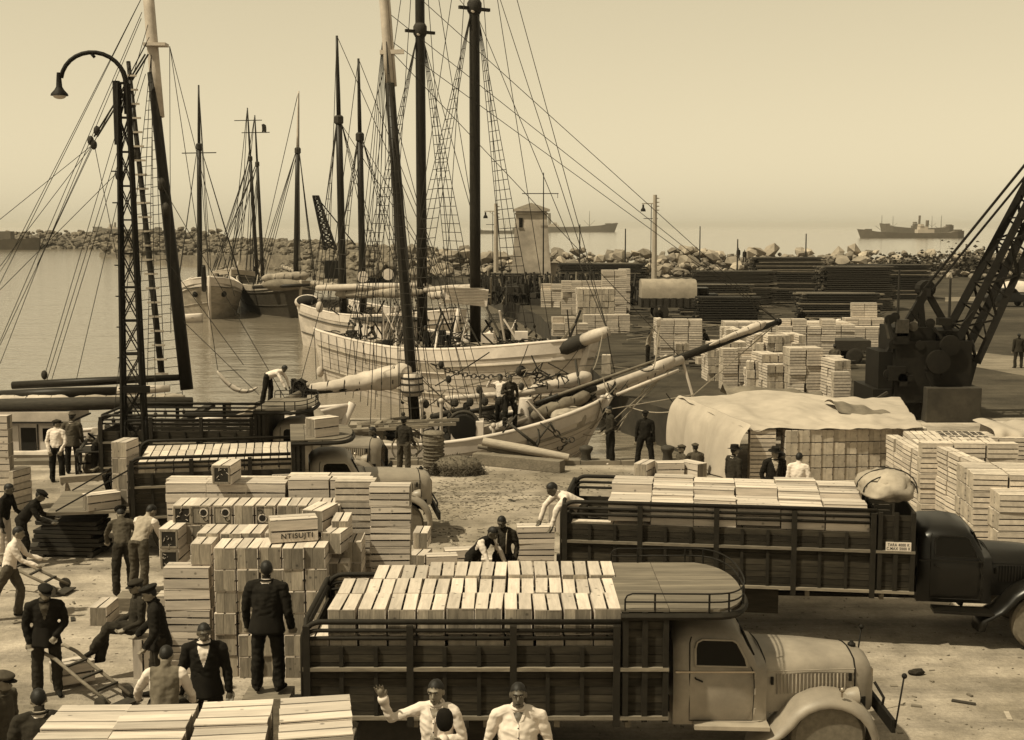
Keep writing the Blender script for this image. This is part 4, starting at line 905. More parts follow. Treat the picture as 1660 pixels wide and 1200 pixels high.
C.furled(P(115, 649, 41), P(300, 645, 41.2), .18, sailgrey, sag=.05, lash=7); C.furled(P(-10, 650, 40.9), P(115, 648, 41), .16, sail_m, lash=5)
for (a, b_) in (((238, -20), (14, 420)), ((238, -20), (-30, 520)), ((229, 30), (66, 420)), ((238, 70), (150, 235)), ((242, 60), (152, 232)), ((150, 235), (-20, 372)), ((150, 235), (0, 432)), ((150, 235), (60, 430)), ((153, 235), (190, 420)), ((152, 235), (0, 560)), ((240, 40), (72, 610)), ((238, 90), (75, 620)), ((236, 120), (84, 615)), ((220, 200), (124, 615)), ((200, 270), (0, 470)), ((230, 20), (-20, 600)), ((66, 420), (0, 590)), ((14, 420), (-10, 455)), ((275, 75), (340, 330)), ((340, 330), (380, 480)), ((275, 76), (277, 540))):
    C.rope([P(*a, 43), P(*b_, 42)], name='stay')
for u, v in ((152, 235), (147, 228), (192, 285), (72, 608), (157, 212)): C.block(P(u, v, 42.6), .16)
mm = MB(); a_, b_ = P(238, 88, 43.2), P(155, 222, 42.8)
for d_ in (-.05, .05): mm.tube([a_ + V(d_, 0, 0), b_ + V(d_, 0, 0)], .03, 5)
bw_(mm, 'tackle', rope_m, C.t)
# deckhouse with doors
x0, x1 = P(-25, 700, 40.6).x, P(104, 700, 40.6).x; z0, z1 = -.55, P(0, 682, 40.6).z
mm = MB(); mm.box(((x0 + x1) / 2, 41.4, (z0 + z1) / 2), (x1 - x0, 1.6, z1 - z0)); dh = bw_(mm, 'deckhouse', railwhite, C.t)
mm = MB(); mm.box(((x0 + x1) / 2 + .05, 41.4, z1 + .14), (x1 - x0 + .35, 1.95, .30)); bw_(mm, 'roof', whitespar, dh)
mm = MB(); mm.box(((x0 + x1) / 2 + .05, 41.4, z1 - .03), (x1 - x0 + .45, 2.05, .05)); bw_(mm, 'roof_edge', darkwood, dh)
for u0, u1, v0, v1, nm, m_ in ((33, 59, 694, 739, 'doorway', ink_m), (59, 63, 688, 739, 'door_post', darkwood), (64, 92, 690, 739, 'door', railwhite), (8, 31, 690, 738, 'door', railwhite), (-14, 4, 682, 700, 'window', glass_m)):
    p, q = P(u0, v0, 40.55), P(u1, v1, 40.55); mm = MB(); mm.box(((p.x + q.x) / 2, 40.585, (p.z + q.z) / 2), (q.x - p.x, .05 if nm == 'door' else .035, p.z - q.z)); o = bw_(mm, nm, m_, dh)
    if nm == 'door' and u0 > 50:
        p, q = P(68, 695, 40.5), P(86, 716, 40.5); mm = MB(); mm.box(((p.x + q.x) / 2, 40.555, (p.z + q.z) / 2), (q.x - p.x, .02, p.z - q.z)); bw_(mm, 'door_window', glass_m, dh)
mm = MB(); a_, b_ = P(-5, 748, 39.4), P(140, 748, 39.4); mm.tube([a_ + V(0, 0, .22), b_ + V(0, 0, .22)], .11, 8); bw_(mm, 'rubbing_strake', whitespar, C.t)
# bow works of the left vessel
for i, (u0, v0, u1, v1, w_, m_) in enumerate(((285, 690, 345, 655, .5, darkwood), (350, 690, 420, 655, .4, wood_m), (365, 680, 440, 658, .3, palewood), (395, 700, 432, 660, .35, palewood), (300, 672, 470, 668, .3, darkwood))):
    mm = MB(); mm.beam(P(u0, v0, 40.6), P(u1, v1, 41.2), w_, .10); bw_(mm, 'bow_plank', m_, C.t)
C.boom(P(425, 672, 41.2), P(486, 638, 42.4), .13, wood_m, 'bowsprit')
mm = MB(); p = P(368, 652, 41.2); mm.tube([p, p + V(0, 0, -.6)], .13, 8); bw_(mm, 'bitt', wood_m, C.t)
C.furled(P(352, 602, 42), P(418, 628, 42), .07, sail_m, sag=.35, lash=4); C.rope([P(354, 602, 42), P(385, 600, 42), P(400, 600, 42)], name='stay'); C.rope([P(276, 80, 43), P(353, 600, 42)], name='stay')
for (a, b_) in (((262, 300), (470, 660)), ((268, 420), (395, 592)), ((275, 500), (420, 640))): C.rope([P(*a, 42.5), P(*b_, 41.6)], name='stay')
C.gear(.70, .97, 30, 31, .5, -.45); C.gear(.3, .7, 20, 32, .5, -.4)
q = P(432, 657, 41.4); HAND_C = q

# ---------------------------------------------------------------- the far boats
def far_boat(name, label, stern, bow, beam, zs, zm, zb, hm, rm, masts, seed, boom=True, gear=26, **kw):
    s = Ship(name, label, stern, bow, beam, zs, zm, zb, hm, rm, cat='sailing boat', group=None, **kw)
    for (ub, vb, ut, vt, Y, r, yard, pale) in masts:
        p, q = P(ub, vb, Y), P(ut, vt, Y); p.z = -.2; tv = q.z; s.mast(p, p.lerp(q, .72), r, r * .8); s.mast(p.lerp(q, .72), q, r * .55, r * .3, whitespar if pale else mast_m, 'topmast')
        t_ = p.lerp(q, .72); qq = max(.15, min(.9, (Vector((p.x, p.y, 0)) - s.S).dot(s.h) / s.L))
        mm = MB(); mm.lathe(t_, [(r * .8, -.3), (r * 1.15, -.2), (r * 1.15, .2), (r * .8, .3)], 8); bw_(mm, 'mast_band', darkwood, s.t)
        s.shrouds(t_, qq, 3, .05, rat=Y < 100, rows=24, every=2)
        s.rope([t_, s.c(.99, 0, .2)], name='forestay'); s.rope([q, s.c(.99, 0, .2)], name='forestay'); s.rope([q, s.c(.04, 0, .3)], name='backstay'); s.rope([t_, s.c(max(0, qq - .3), 1, .2)], name='stay')
        if yard: mm = MB(); z_ = p.lerp(q, yard); mm.tube([z_ - V(1.6, 0, 0), z_ + V(1.6, 0, .05)], .05, 5); bw_(mm, 'yard', mast_m, s.t)
        if boom: a_ = Vector((p.x, p.y, 2.6)); s.furled(a_, a_ - s.h * s.L * .28 + V(0, 0, .3), .22, sailgrey, lash=5)
    s.gear(.08, .95, gear, seed, 1.5, -.6); return s
D = far_boat('sailing_boat', 'white hulled boat moored bow on to us beyond the left mast', (-31.5, 136), (-27.2, 116.5), 6.0, 1.6, 1.1, 2.35, hullgrey, railwhite, [(323, 440, 322, 138, 122, .26, .69, False)], 41, rake=1.6, sternw=.6, bow_full=.45)
for sx in (-1, 1):
    q = .955; p = D.pt(q, sx * (D.hb(q, .8) + .03), lerp(-3, D.zf(q) - .45, .8), .8); mm = MB(); mm.ball(tuple(p), (.28, .28, .28), 10, 6); bw_(mm, 'hawse_pipe', steel_m, D.t, True)
    pts = [p + (D.S - D.B).normalized() * (i * .6) + D.n * sx * (.28 * i ** .8) - V(0, 0, 1.0 * math.sin(i / 8 * math.pi) * .4) for i in range(9)]
mm = MB(); mm.tube([D.pt(.95, -2.2, 1.3, .9), D.pt(.985, 0, 1.55, 1), D.pt(.95, 2.2, 1.3, .9)], .05, 5); bw_(mm, 'anchor_chain', iron_m, D.t)
D.boom(P(331, 470, 116.2), P(330, 432, 113), .22, mast_m, 'bowsprit')
E = far_boat('sailing_boat', 'dark hulled boat between the white bowed boat and the pale stern', (-27.5, 139), (-19.3, 118.5), 6.0, 1.6, 1.1, 1.9, hulldark, palewood, [(478, 430, 484, 148, 124, .26, None, True)], 42, rake=1.2, sternw=.6)
E.furled(P(425, 452, 120), P(500, 447, 119), .42, sailgrey, lash=4); E.boom(P(410, 466, 119), P(502, 462, 117), .16, mast_m, 'boom')
mm = MB(); mm.ball(tuple(P(458, 462, 118.5)), (1.9, .7, .55), 14, 8); bw_(mm, 'deck_awning', canvasgrey, E.t, True)
Fb = far_boat('sailing_boat', 'boat behind the dark hull with two thin close set masts and a flag', (-36, 172), (-32.5, 150), 6.0, 1.6, 1.1, 1.9, hulldark, palewood, [(417, 415, 401, 175, 152, .22, .93, False), (426, 418, 413, 187, 150, .22, .90, False)], 43, rake=1.0)
fl = MB(); p = P(424, 202, 150); fl.grid([[p + V(.25 * i + .05 * math.sin(j), 0, -.3 * j + .1 * math.sin(i * 2)) for i in range(3)] for j in range(4)]); o = bw_(fl, 'flag', cloth_dark, Fb.t); o.modifiers.new('t', 'SOLIDIFY').thickness = .02
Gb = far_boat('sailing_boat', 'pale hulled vessel whose stern shows left of the big white schooner', (-13.6, 93.5), (-3.2, 76.2), 5.6, 1.5, 1.2, 2.0, hullwhite, railwhite, [(556, 445, 546, 58, 88, .27, None, False), (588, 450, 581, 95, 85, .24, None, False)], 44, gear=50, rake=1.3, sternw=.72, wale_m=hulldark)
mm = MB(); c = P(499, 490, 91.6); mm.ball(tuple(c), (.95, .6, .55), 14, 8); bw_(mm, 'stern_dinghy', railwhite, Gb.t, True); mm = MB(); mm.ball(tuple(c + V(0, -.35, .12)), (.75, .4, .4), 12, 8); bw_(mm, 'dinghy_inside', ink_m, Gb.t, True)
for u, v, Y in ((588, 449, 82), (629, 445, 82)): mm = MB(); p = P(u, v, Y); mm.lathe(p, [(.02, -.06), (.36, -.05), (.36, .05), (.02, .06)], 18, 'y'); bw_(mm, 'lifebuoy', railwhite, Gb.t)
# white dinghy floating by the bow-on boat
t = thing('dinghy', 'small white dinghy floating beside the bow on white boat', 'boat', (P(307, 515, 114).x, 114, WZ), R(10)); rows = []
for i in range(11):
    q = i / 10; w_ = .75 * (1 - max(0, (q - .4) / .6) ** 2) ** .6 * (.8 + .2 * min(1, q * 4)); rows.append([((q - .5) * 2.4, -w_, .62 + .12 * q), ((q - .5) * 2.3, -w_ * .7, 0), ((q - .5) * 2.2, 0, -.2), ((q - .5) * 2.3, w_ * .7, 0), ((q - .5) * 2.4, w_, .62 + .12 * q)])
mm = MB(); mm.grid(rows); o = mm.build('hull', railwhite, t, True); o.modifiers.new('t', 'SOLIDIFY').thickness = .05
for x in (-.5, .3): mm = MB(); mm.box((x, 0, .42), (.22, 1.3, .04)); mm.build('thwart', wood_m, t)
# ================================================================ LAMP POST, CRANES, TARPAULIN, TIMBER, GEAR
# lattice lamp post at the left
def lattice(mb, a, b, w0, w1, n, r=.03, chord=.05, dirs=None):
    a, b = Vector(a), Vector(b); d = (b - a).normalized(); x = dirs[0] if dirs else V(1, 0, 0); y = dirs[1] if dirs else V(0, 1, 0)
    cs = lambda t, i: a.lerp(b, t) + x * ((-1, 1, 1, -1)[i] * lerp(w0, w1, t) / 2) + y * ((-1, -1, 1, 1)[i] * lerp(w0, w1, t) / 2)
    for i in range(4): mb.beam(cs(0, i), cs(1, i), chord * 2, chord * 2)
    for k in range(n):
        t0, t1 = k / n, (k + 1) / n
        for i in range(4):
            j = (i + 1) % 4; mb.beam(cs(t0, i), cs(t1, j), r, r); mb.beam(cs(t1, i), cs(t0, j), r, r); mb.beam(cs(t1, i), cs(t1, j), r * 1.4, r * 1.4)
LY = 30.4; lb = G(219, 850); lx = P(218, 700, LY).x; ztop = P(205, 135, LY).z
lp = thing('street_lamp', 'tall lattice lamp post with a swan neck lamp at the upper left', 'street lamp', (lx, LY, 0), R(8))
mm = MB(); lattice(mm, (0, 0, 0), (0, 0, ztop), .56, .20, 13, .026, .035); mm.build('lattice_mast', steel_m, lp)
mm = MB(); mm.box((0, 0, .15), (.8, .8, .3)); mm.build('base', conc_m, lp)
mm = MB(); mm.tube([(-.16, .02, ztop - 1.4), (-.16, .02, ztop + .05)], .085, 8); mm.build('cable_box', steel_m, lp)
R_ = .72; mm = MB(); pts = [(.06, 0, ztop - .7), (.06, 0, ztop - .05)] + [(.06 - R_ + R_ * math.cos(a), 0, ztop + R_ * 1.0 * math.sin(a) * .95) for a in [R(8 + 12.6 * i) for i in range(14)]]
mm.tube(pts, [.06] * 4 + [.05] * (len(pts) - 4), 8); mm.build('arm', steel_m, lp, True)
ex, ez = pts[-1][0], pts[-1][2]; mm = MB(); mm.tube([(.06 - R_ * .95, 0, ztop + R_ * .88), (.06 - R_ * 1.02, 0, ztop + R_ * .82)], .06, 6); mm.build('arm_collar', steel_m, lp)
mm = MB(); mm.lathe((ex - .05, 0, ez), [(.045, .12), (.06, -.05), (.07, -.2), (.11, -.27), (.19, -.36), (.20, -.40)], 16); ls = mm.build('lamp_shade', steel_m, lp, 40)
mm = MB(); mm.ball((ex - .05, 0, ez - .40), (.15, .15, .08), 14, 8); mm.build('globe', milk_m, ls, True)
for k in range(9): mm = MB(); mm.tube([(-.30, -.2, 2.4 + k * .72), (-.16, -.2, 2.4 + k * .72)], .016, 5); mm.build('step_iron', steel_m, lp)
mm = MB(); mm.box((.12, -.3, 3.1), (.62, .06, .16)); mm.build('cross_plate', steel_m, lp)

# quay crane at the right
cr = thing('quay_crane', 'dark quay crane with a lattice jib reaching off the right edge', 'crane', (P(1480, 690, 47).x, 47, 0)); CX = cr.location.x
def cp(u, v, Y): p = P(u, v, Y); return p - Vector((CX, 47, 0))
mm = MB(); mm.box(cp(1470, 655, 46.8) * 1 + V(0, .4, -.1), (3.0, 2.6, 1.5)); mm.build('carriage', steel_m, cr)
mm = MB(); mm.box(cp(1497, 598, 46.8), (2.7, 2.2, 2.2)); mm.box(cp(1470, 548, 46.8), (1.5, 1.8, .9)); mm.box(cp(1440, 600, 46.9), (1.2, 1.7, 1.5)); mm.box(cp(1530, 560, 46.8), (1.0, 1.6, 1.2)); mm.build('machinery_house', steel_m, cr)
mm = MB(); mm.lathe(cp(1515, 585, 45.8), [(.2, -.5), (.42, -.48), (.42, -.3), (.3, -.25), (.3, .25), (.42, .3), (.42, .48), (.2, .5)], 20, 'y'); mm.build('winch_drum', steel_m, cr, 40)
mm = MB(); mm.lathe(cp(1540, 560, 45.6), [(.12, -.12), (.36, -.1), (.36, .1), (.12, .12)], 20, 'y'); mm.build('gear_wheel', steel_m, cr, 40)
for Y in (46.2, 47.8):
    mm = MB(); mm.beam(cp(1502, 472, Y), cp(1440, 575, Y), .20, .26); mm.build('back_leg', steel_m, cr)
    mm = MB(); mm.beam(cp(1502, 472, Y), cp(1545, 548, Y), .16, .22); mm.beam(cp(1490, 480, Y), cp(1502, 600, Y), .22, .22); mm.build('frame_leg', steel_m, cr)
mm = MB(); mm.beam(cp(1502, 474, 46.1), cp(1502, 474, 47.9), .3, .3); mm.lathe(cp(1500, 468, 47), [(.1, -.3), (.3, -.28), (.3, .28), (.1, .3)], 14, 'y'); mm.build('frame_head', steel_m, cr)
for k, (a, b) in enumerate((((1536, 560, 46.9), (1700, 245, 45.6)), ((1572, 585, 46.9), (1722, 262, 45.6)))):
    for Y in (-.75, .75):
        A_, B_ = cp(*a), cp(*b); mm = MB(); mm.beam(A_ + V(0, Y, 0), B_ + V(0, Y * .6, 0), .26, .26); mm.build('jib_chord', steel_m, cr)
mm = MB(); N_ = 9
c1a, c1b, c2a, c2b = cp(1536, 560, 46.9), cp(1700, 245, 45.6), cp(1572, 585, 46.9), cp(1722, 262, 45.6)
for k in range(N_):
    t0, t1 = k / N_, (k + 1) / N_
    for Y in (-.75, .75):
        p, q, r, s_ = c1a.lerp(c1b, t0) + V(0, Y, 0), c1a.lerp(c1b, t1) + V(0, Y, 0), c2a.lerp(c2b, t0) + V(0, Y, 0), c2a.lerp(c2b, t1) + V(0, Y, 0)
        mm.beam(p, s_, .07, .07) if k % 2 else mm.beam(r, q, .07, .07); mm.beam(p, r, .06, .06)
    mm.beam(c1a.lerp(c1b, t0) + V(0, -.75, 0), c1a.lerp(c1b, t0) + V(0, .75, 0), .06, .06); mm.beam(c2a.lerp(c2b, t0) + V(0, -.75, 0), c2a.lerp(c2b, t1) + V(0, .75, 0), .05, .05)
mm.build('jib_lattice', steel_m, cr)
mm = MB(); mm.beam(c2a + V(0, 0, .2), cp(1552, 650, 46.6), .5, .4); mm.beam(cp(1545, 560, 46.8), cp(1540, 640, 46.8), .9, .6); mm.build('jib_foot', steel_m, cr)
for Y in (46.3, 47.3):
    mm = MB(); mm.tube([cp(1497, 470, Y), cp(1690, 232, 45.6)], .05, 5); mm.build('jib_rope', steel_m, cr); mm = MB(); mm.tube([cp(1508, 474, Y), cp(1700, 240, 45.6)], .045, 5); mm.build('jib_rope', steel_m, cr)
mm = MB(); p, q = P(1501, 688, 45.3), P(1590, 688, 45.3); mm.box(((p.x + q.x) / 2, 46.4, .62), (q.x - p.x, 2.2, 1.24)); o = tag(mm.build('counterweight_block', conc_m, None, False, None, .03), 'square dark concrete block standing right of the crane base', 'block'); o.data.materials[0] = quaywall_m

rs = random.Random(31)
for i in range(26):
    u, v = rs.uniform(1436, 1560), rs.uniform(500, 645); p = cp(u, v, 45.7); k = rs.random(); mm = MB()
    if k < .5: mm.beam(p, p + V(rs.uniform(-.7, .7), rs.uniform(-.2, .2), rs.uniform(-.9, .9)), .09, .09); nm = 'strut'
    elif k < .8: mm.box(p, (rs.uniform(.2, .6), .3, rs.uniform(.2, .6))); nm = 'gear_case'
    else: mm.lathe(p, [(.04, -.06), (.17, -.05), (.17, .05), (.04, .06)], 12, 'y'); nm = 'sheave'
    mm.build(nm, steel_m if rs.random() < .7 else iron_m, cr)
# far lattice crane between the small masts
fc = thing('far_crane', 'small distant lattice crane jib between the far masts', 'crane', (P(532, 440, 132).x, 132, WZ))
FX = fc.location.x; f0 = P(536, 405, 132) - Vector((FX, 132, WZ)); f1 = P(512, 318, 132) - Vector((FX, 132, WZ)); mm = MB(); lattice(mm, f0, f1, 1.1, .5, 9, .10, .07); mm.build('jib', steel_m, fc)
mm = MB(); mm.box(f0 + V(.4, 0, -2.0), (1.8, 2.0, 1.8)); mm.build('machinery_house', steel_m, fc); mm = MB(); mm.box((0, 0, .4), (7, 4, 1.4)); mm.build('pontoon', hulldark, fc)
mm = MB(); mm.tube([f1, f0 + V(2.5, 0, .5)], .06, 4); mm.build('jib_rope', steel_m, fc)

# tarpaulin over the crate pile on the right
def tarp(nm, lb, rows, m, thick=.012, cat='tarpaulin'):
    c = Vector(rows[0][0]); mm = MB(); mm.grid([[Vector(p) - c for p in r] for r in rows]); o = tag(mm.build(nm, m, None, True), lb, cat); o.location = c; o.modifiers.new('thick', 'SOLIDIFY').thickness = thick
    sb = o.modifiers.new('sub', 'SUBSURF'); sb.levels = sb.render_levels = 1; return o
zt = 4 * .352 + .02; rows = []; rs = random.Random(9)
xa, xb = 6.55, 11.0
for j in range(31):
    t = j / 30; y = 34.75 + 5.6 * t; r = []
    for i in range(51):
        s_ = i / 50
        xl = 6.36 - .20 * (y - 34.4); xr = lerp(11.15, 12.2, t) * (1 - .0 * t); x = lerp(xl, xr, s_)
        z = zt + .03 + .10 * t + .24 * math.exp(-((s_ - .42) / .18) ** 2) * min(1, t * 1.4) * .9 + .06 * math.exp(-((s_ - .12) / .1) ** 2) * t + .05 * abs(mnoise.noise(Vector((x * 2.6, y * 1.9, 9)))) + .08 * mnoise.noise(Vector((x * 1.3, y * 1.1, 3))) - .09 * abs(mnoise.noise(Vector((x * 2.2 + y, y * 1.6, 5)))) + .03 * mnoise.noise(Vector((x * 5, y * 5, 1)))
        if j == 0: z -= .03; y = 34.74
        r.append((x, y, z))
    rows.append(r)
tarp('tarpaulin', 'big white tarpaulin spread over the top of the crate pile', rows, canvas_m)
rows = []
for j in range(13):
    t = j / 12; r = []
    for i in range(27):
        s_ = i / 26; y = lerp(34.50, 40.4, s_); fold = .10 * math.sin(s_ * 17) + .06 * math.sin(s_ * 41 + 1)
        x = 6.32 - .20 * (y - 34.4) - .10 * math.sin(t * 3.1) - (.35 * (1 - s_) + .10) * t ** 1.3 + fold * (.25 + .75 * t); z = lerp(zt + .16, .02, t) + .05 * s_ * (1 - t); x += .16 * max(0, 1 - t * 5); r.append((x, y - .35 * t * (1 - s_), z))
    rows.append(r)
tarp('tarpaulin', 'hanging tarpaulin side with long folds at the left of the crate pile', rows, canvas_m)
rows = []
for j in range(9):
    t = j / 8; rows.append([P(1180 + 160 * s_, 640 + 8 * s_, 41) + V(0, 1.8 * t, -.1 + .28 * mnoise.noise(Vector((s_ * 5, t * 4, 1))) + .25 * math.sin(t * 3.1)) for s_ in [i / 18 for i in range(19)]])
tarp('tarpaulin', 'rumpled grey tarpaulin bunched on the pile behind the white one', rows, canvasgrey)
rows = []
for j in range(8):
    t = j / 7; rows.append([P(1345 + 95 * s_, 660 + 22 * s_, 37.6) + V(0, 1.7 * t - .9, .24 * math.sin(t * 3.1) + .18 * mnoise.noise(Vector((s_ * 5, t * 4, 8)))) for s_ in [i / 14 for i in range(15)]])
tarp('tarpaulin', 'grey tarpaulin fold lying over the right end of white sheet', rows, canvasgrey)
rows = []
for j in range(12):
    t = j / 11; r = []
    for i in range(24):
        s_ = i / 23; a = P(1618, 742, 33.5); x = a.x + 2.2 * s_; f_ = .10 * math.sin(s_ * 26); z = 1.55 + .12 * mnoise.noise(Vector((s_ * 4, 0, 0))) if t < .5 else lerp(1.6, .0, (t - .5) / .5); y = 35.6 - 2.0 * min(t, .5) * 2 * .9 - (f_ + .25 * (t - .5)) * (t > .5); r.append((x, y, z))
    rows.append(r)
tarp('tarpaulin', 'pale tarpaulin draped over a stack at the right frame edge', rows, canvas_m)
cb = MB(); cb.box((P(1650, 700, 35).x + .3, 34.9, .75), (2.2, 1.6, 1.5)); tag(cb.build('covered_stack', slat_b), 'stack hidden under the pale tarpaulin at the right edge', 'stack')
# boards of the wharf edge under the tarpaulin's rear
# ---- timber stacks on the far wharf
def timber_stack(lb, u0, u1, v, Y, ht, dp, seed, mm_=darkwood):
    x0, x1 = P(u0, v, Y).x, P(u1, v, Y).x; t = thing('timber_stack', lb, 'timber stack', ((x0 + x1) / 2, Y, 0)); rs = random.Random(seed); L = x1 - x0; n = int(ht / .17)
    m = MB(); m2 = MB()
    for k in range(n):
        z = .15 + k * .17
        for j in range(int(dp / .35)):
            l_ = L * rs.uniform(.86, 1.03); (m if rs.random() < .8 else m2).box((rs.uniform(-.04, .04) * L, (j - dp / .7) * .35, z), (l_, .30, .10), Matrix.Rotation(rs.uniform(-.008, .008), 3, 'Y'))
        if k % 3 == 0:
            for x in (-.4, -.13, .13, .4): m2.box((x * L, 0, z - .07), (.1, dp, .05))
    stuff(m.build('planks', mm_, t)); stuff(m2.build('pale_planks', wood_m, t))
for i, a in enumerate(((1120, 1250, 470, 112, 3.2, 3, 1), (1215, 1330, 460, 118, 4.1, 4, 2), (1325, 1440, 480, 108, 3.6, 4, 3), (1100, 1215, 492, 102, 2.4, 3, 4), (1360, 1500, 470, 125, 3.4, 4, 5), (905, 1045, 455, 128, 3.4, 3, 6), (790, 880, 452, 140, 2.0, 3, 7), (1125, 1230, 505, 93, 1.9, 2, 8), (1290, 1420, 505, 95, 2.2, 3, 9))):
    timber_stack(('long dark timber stack right of the covered lorry', 'tallest dark timber stack in front of the rocks', 'dark timber stack left of the crane', 'low timber stack just right of the covered lorry wheel', 'dark timber stack partly behind the crane frame', 'dark timber stack left of the covered lorry', 'dark timber stack at the foot of the tower', 'loose low timber near the covered lorry tail', 'dark timber stack behind the flat slab of crates')[i], *a)
# heap of dark oars, posts and gear before the tower
hp = thing('gear_heap', 'dark heap of upright posts and fishing gear below the tower', 'heap', (P(850, 470, 118).x, 118, 0)); rs = random.Random(4); m = MB(); m2 = MB()
for i in range(620):
    x, y = rs.uniform(-4.5, 10), rs.uniform(-4, 8); h_ = rs.uniform(.5, 2.7); q = m if rs.random() < .85 else m2
    q.beam((x, y, 0), (x + rs.uniform(-.6, .6), y + rs.uniform(-.4, .4), h_), .16, .16)
for i in range(90): x, y = rs.uniform(-4.5, 10), rs.uniform(-5, 6); m.box((x, y, rs.uniform(.2, 1.6)), (rs.uniform(.4, 1.6), .6, rs.uniform(.3, .8)), Matrix.Rotation(rs.uniform(0, 3), 3, 'Z'))
stuff(m.build('posts', darkwood, hp)); stuff(m2.build('pale_posts', wood_m, hp))
lp_ = MB(); lp2 = MB(); rs = random.Random(12)
for i in range(420):
    p = G(rs.uniform(960, 1440), rs.uniform(486, 600)); L_ = rs.uniform(.5, 2.6); a = rs.gauss(0, .5)
    if p.x < 7.2: continue
    d = V(math.cos(a) * L_ / 2, math.sin(a) * L_ / 2, 0); (lp_ if rs.random() < .7 else lp2).beam(p - d + V(0, 0, rs.uniform(.03, .3)), p + d + V(0, 0, rs.uniform(.03, .3)), rs.uniform(.08, .2), .05)
stuff(tag(lp_.build('loose_planks', darkwood), 'dark loose planks littering the wharf between the crate stacks', 'planks')); stuff(tag(lp2.build('loose_planks', wood_m), 'paler loose planks littering the wharf between the crate stacks', 'planks'))
# ---- canvas covered lorry
p = G(1070, 516); cv = thing('covered_lorry', 'old lorry with a rounded pale canvas cover parked by the timber stacks', 'lorry', (P(1082, 500, 97).x, 97, 0)); rows = []
for i in range(13):
    x = -2.05 + 4.1 * i / 12; rows.append([(x, 1.05 * c_, 1.75 + h_ + .03 * math.sin(i * 3)) for c_, h_ in ((-1, -.15), (-1.02, .5), (-.9, .95), (-.55, 1.18), (0, 1.25), (.55, 1.18), (.9, .95), (1.02, .5), (1, -.15))])
m = MB(); m.grid(rows); m.f += [tuple(range(9)), tuple(range(len(m.v) - 9, len(m.v)))]; m.mi += [0, 0]; m.build('canvas_cover', canvasgrey if False else mat('lorry_canvas', .34, .9, .2, 2, .3, stain=.25), cv, 50)
m = MB(); m.box((0, 0, 1.25), (4.2, 2.1, .7)); m.build('body', darkwood, cv)
for k in range(9): m = MB(); m.box((-2 + k * .5, -1.07, 1.25), (.06, .05, .72)); m.build('stake', frame_m, cv)
for x in (-.6, 3.0):
    for y in (-.95, .95): wheel(cv, (x, y, .56), .58, .26)
m = MB(); m.box((2.9, 0, 1.35), (1.5, 1.7, 1.1)); m.box((2.5, 0, 2.05), (.9, 1.7, .6)); m.build('cab', cabblack, cv)
m = MB(); m.box((2.5, -.86, 2.1), (.6, .03, .4)); m.build('window', glass_m, cv)
# dark cart under the flat slab of crates, parked car far right, upturned boat
c = G(1330, 588); ct = thing('wagon', 'dark flat wagon in front of the flat slab of crates', 'wagon', (c.x, c.y, 0)); m = MB(); m.box((0, 0, .95), (4.6, 1.8, .5)); m.build('body', darkwood, ct)
for x in (-1.5, 1.5):
    for y in (-.85, .85): wheel(ct, (x, y, .42), .42, .14)
c = G(1634, 497); ca_ = thing('parked_car', 'dark saloon car parked beyond the crane jib at the right', 'car', (c.x, c.y, 0), R(8)); rows = []
for x, z0, z1, w_ in ((-2.1, .5, .8, .6), (-1.9, .4, 1.0, .75), (-1.2, .4, 1.15, .82), (-.9, .4, 1.6, .76), (.3, .4, 1.62, .76), (.75, .4, 1.15, .78), (1.8, .4, 1.05, .66), (2.05, .5, .85, .5)):
    rows.append([(x, -w_, z0), (x, -w_ * 1.02, (z0 + z1) / 2), (x, -w_ * .86, z1 - .06), (x, -w_ * .5, z1), (x, w_ * .5, z1), (x, w_ * .86, z1 - .06), (x, w_ * 1.02, (z0 + z1) / 2), (x, w_, z0)])
m = MB(); m.grid(rows, True); m.f += [tuple(range(8)), tuple(range(56, 64))]; m.mi += [0, 0]; m.build('body', cabblack, ca_, 40)
for x in (-.55, .1): m = MB(); m.box((x, -.755, 1.36), (.5, .03, .3)); m.build('window', glass_m, ca_)
for x in (-1.3, 1.3):
    for y in (-.72, .72): wheel(ca_, (x, y, .34), .34, .16)
for y in (-.45, .45): m = MB(); m.ball((2.0, y, .85), (.12, .13, .13), 10, 6); m.build('headlight', chrome_m, ca_, True)
c = P(1650, 458, 135); ub = thing('upturned_boat', 'white upturned rowing boat before the rocks at the right edge', 'boat', (c.x, 135, 0)); rows = []
for i in range(11):
    q = i / 10; w_ = 1.1 * math.sin(math.pi * min(1, q * .85 + .12)) ** .7; rows.append([((q - .5) * 5, w_ * math.cos(a), .15 + 1.15 * w_ / 1.1 * math.sin(a)) for a in [math.pi * k / 8 for k in range(9)]])
m = MB(); m.grid(rows); m.build('hull', railwhite, ub, True); m = MB(); m.tube([((i / 10 - .5) * 5.1, 0, .2 + 1.18 * math.sin(math.pi * min(1, i / 10 * .85 + .12)) ** .7) for i in range(11)], .05, 5); m.build('keel', wood_m, ub)
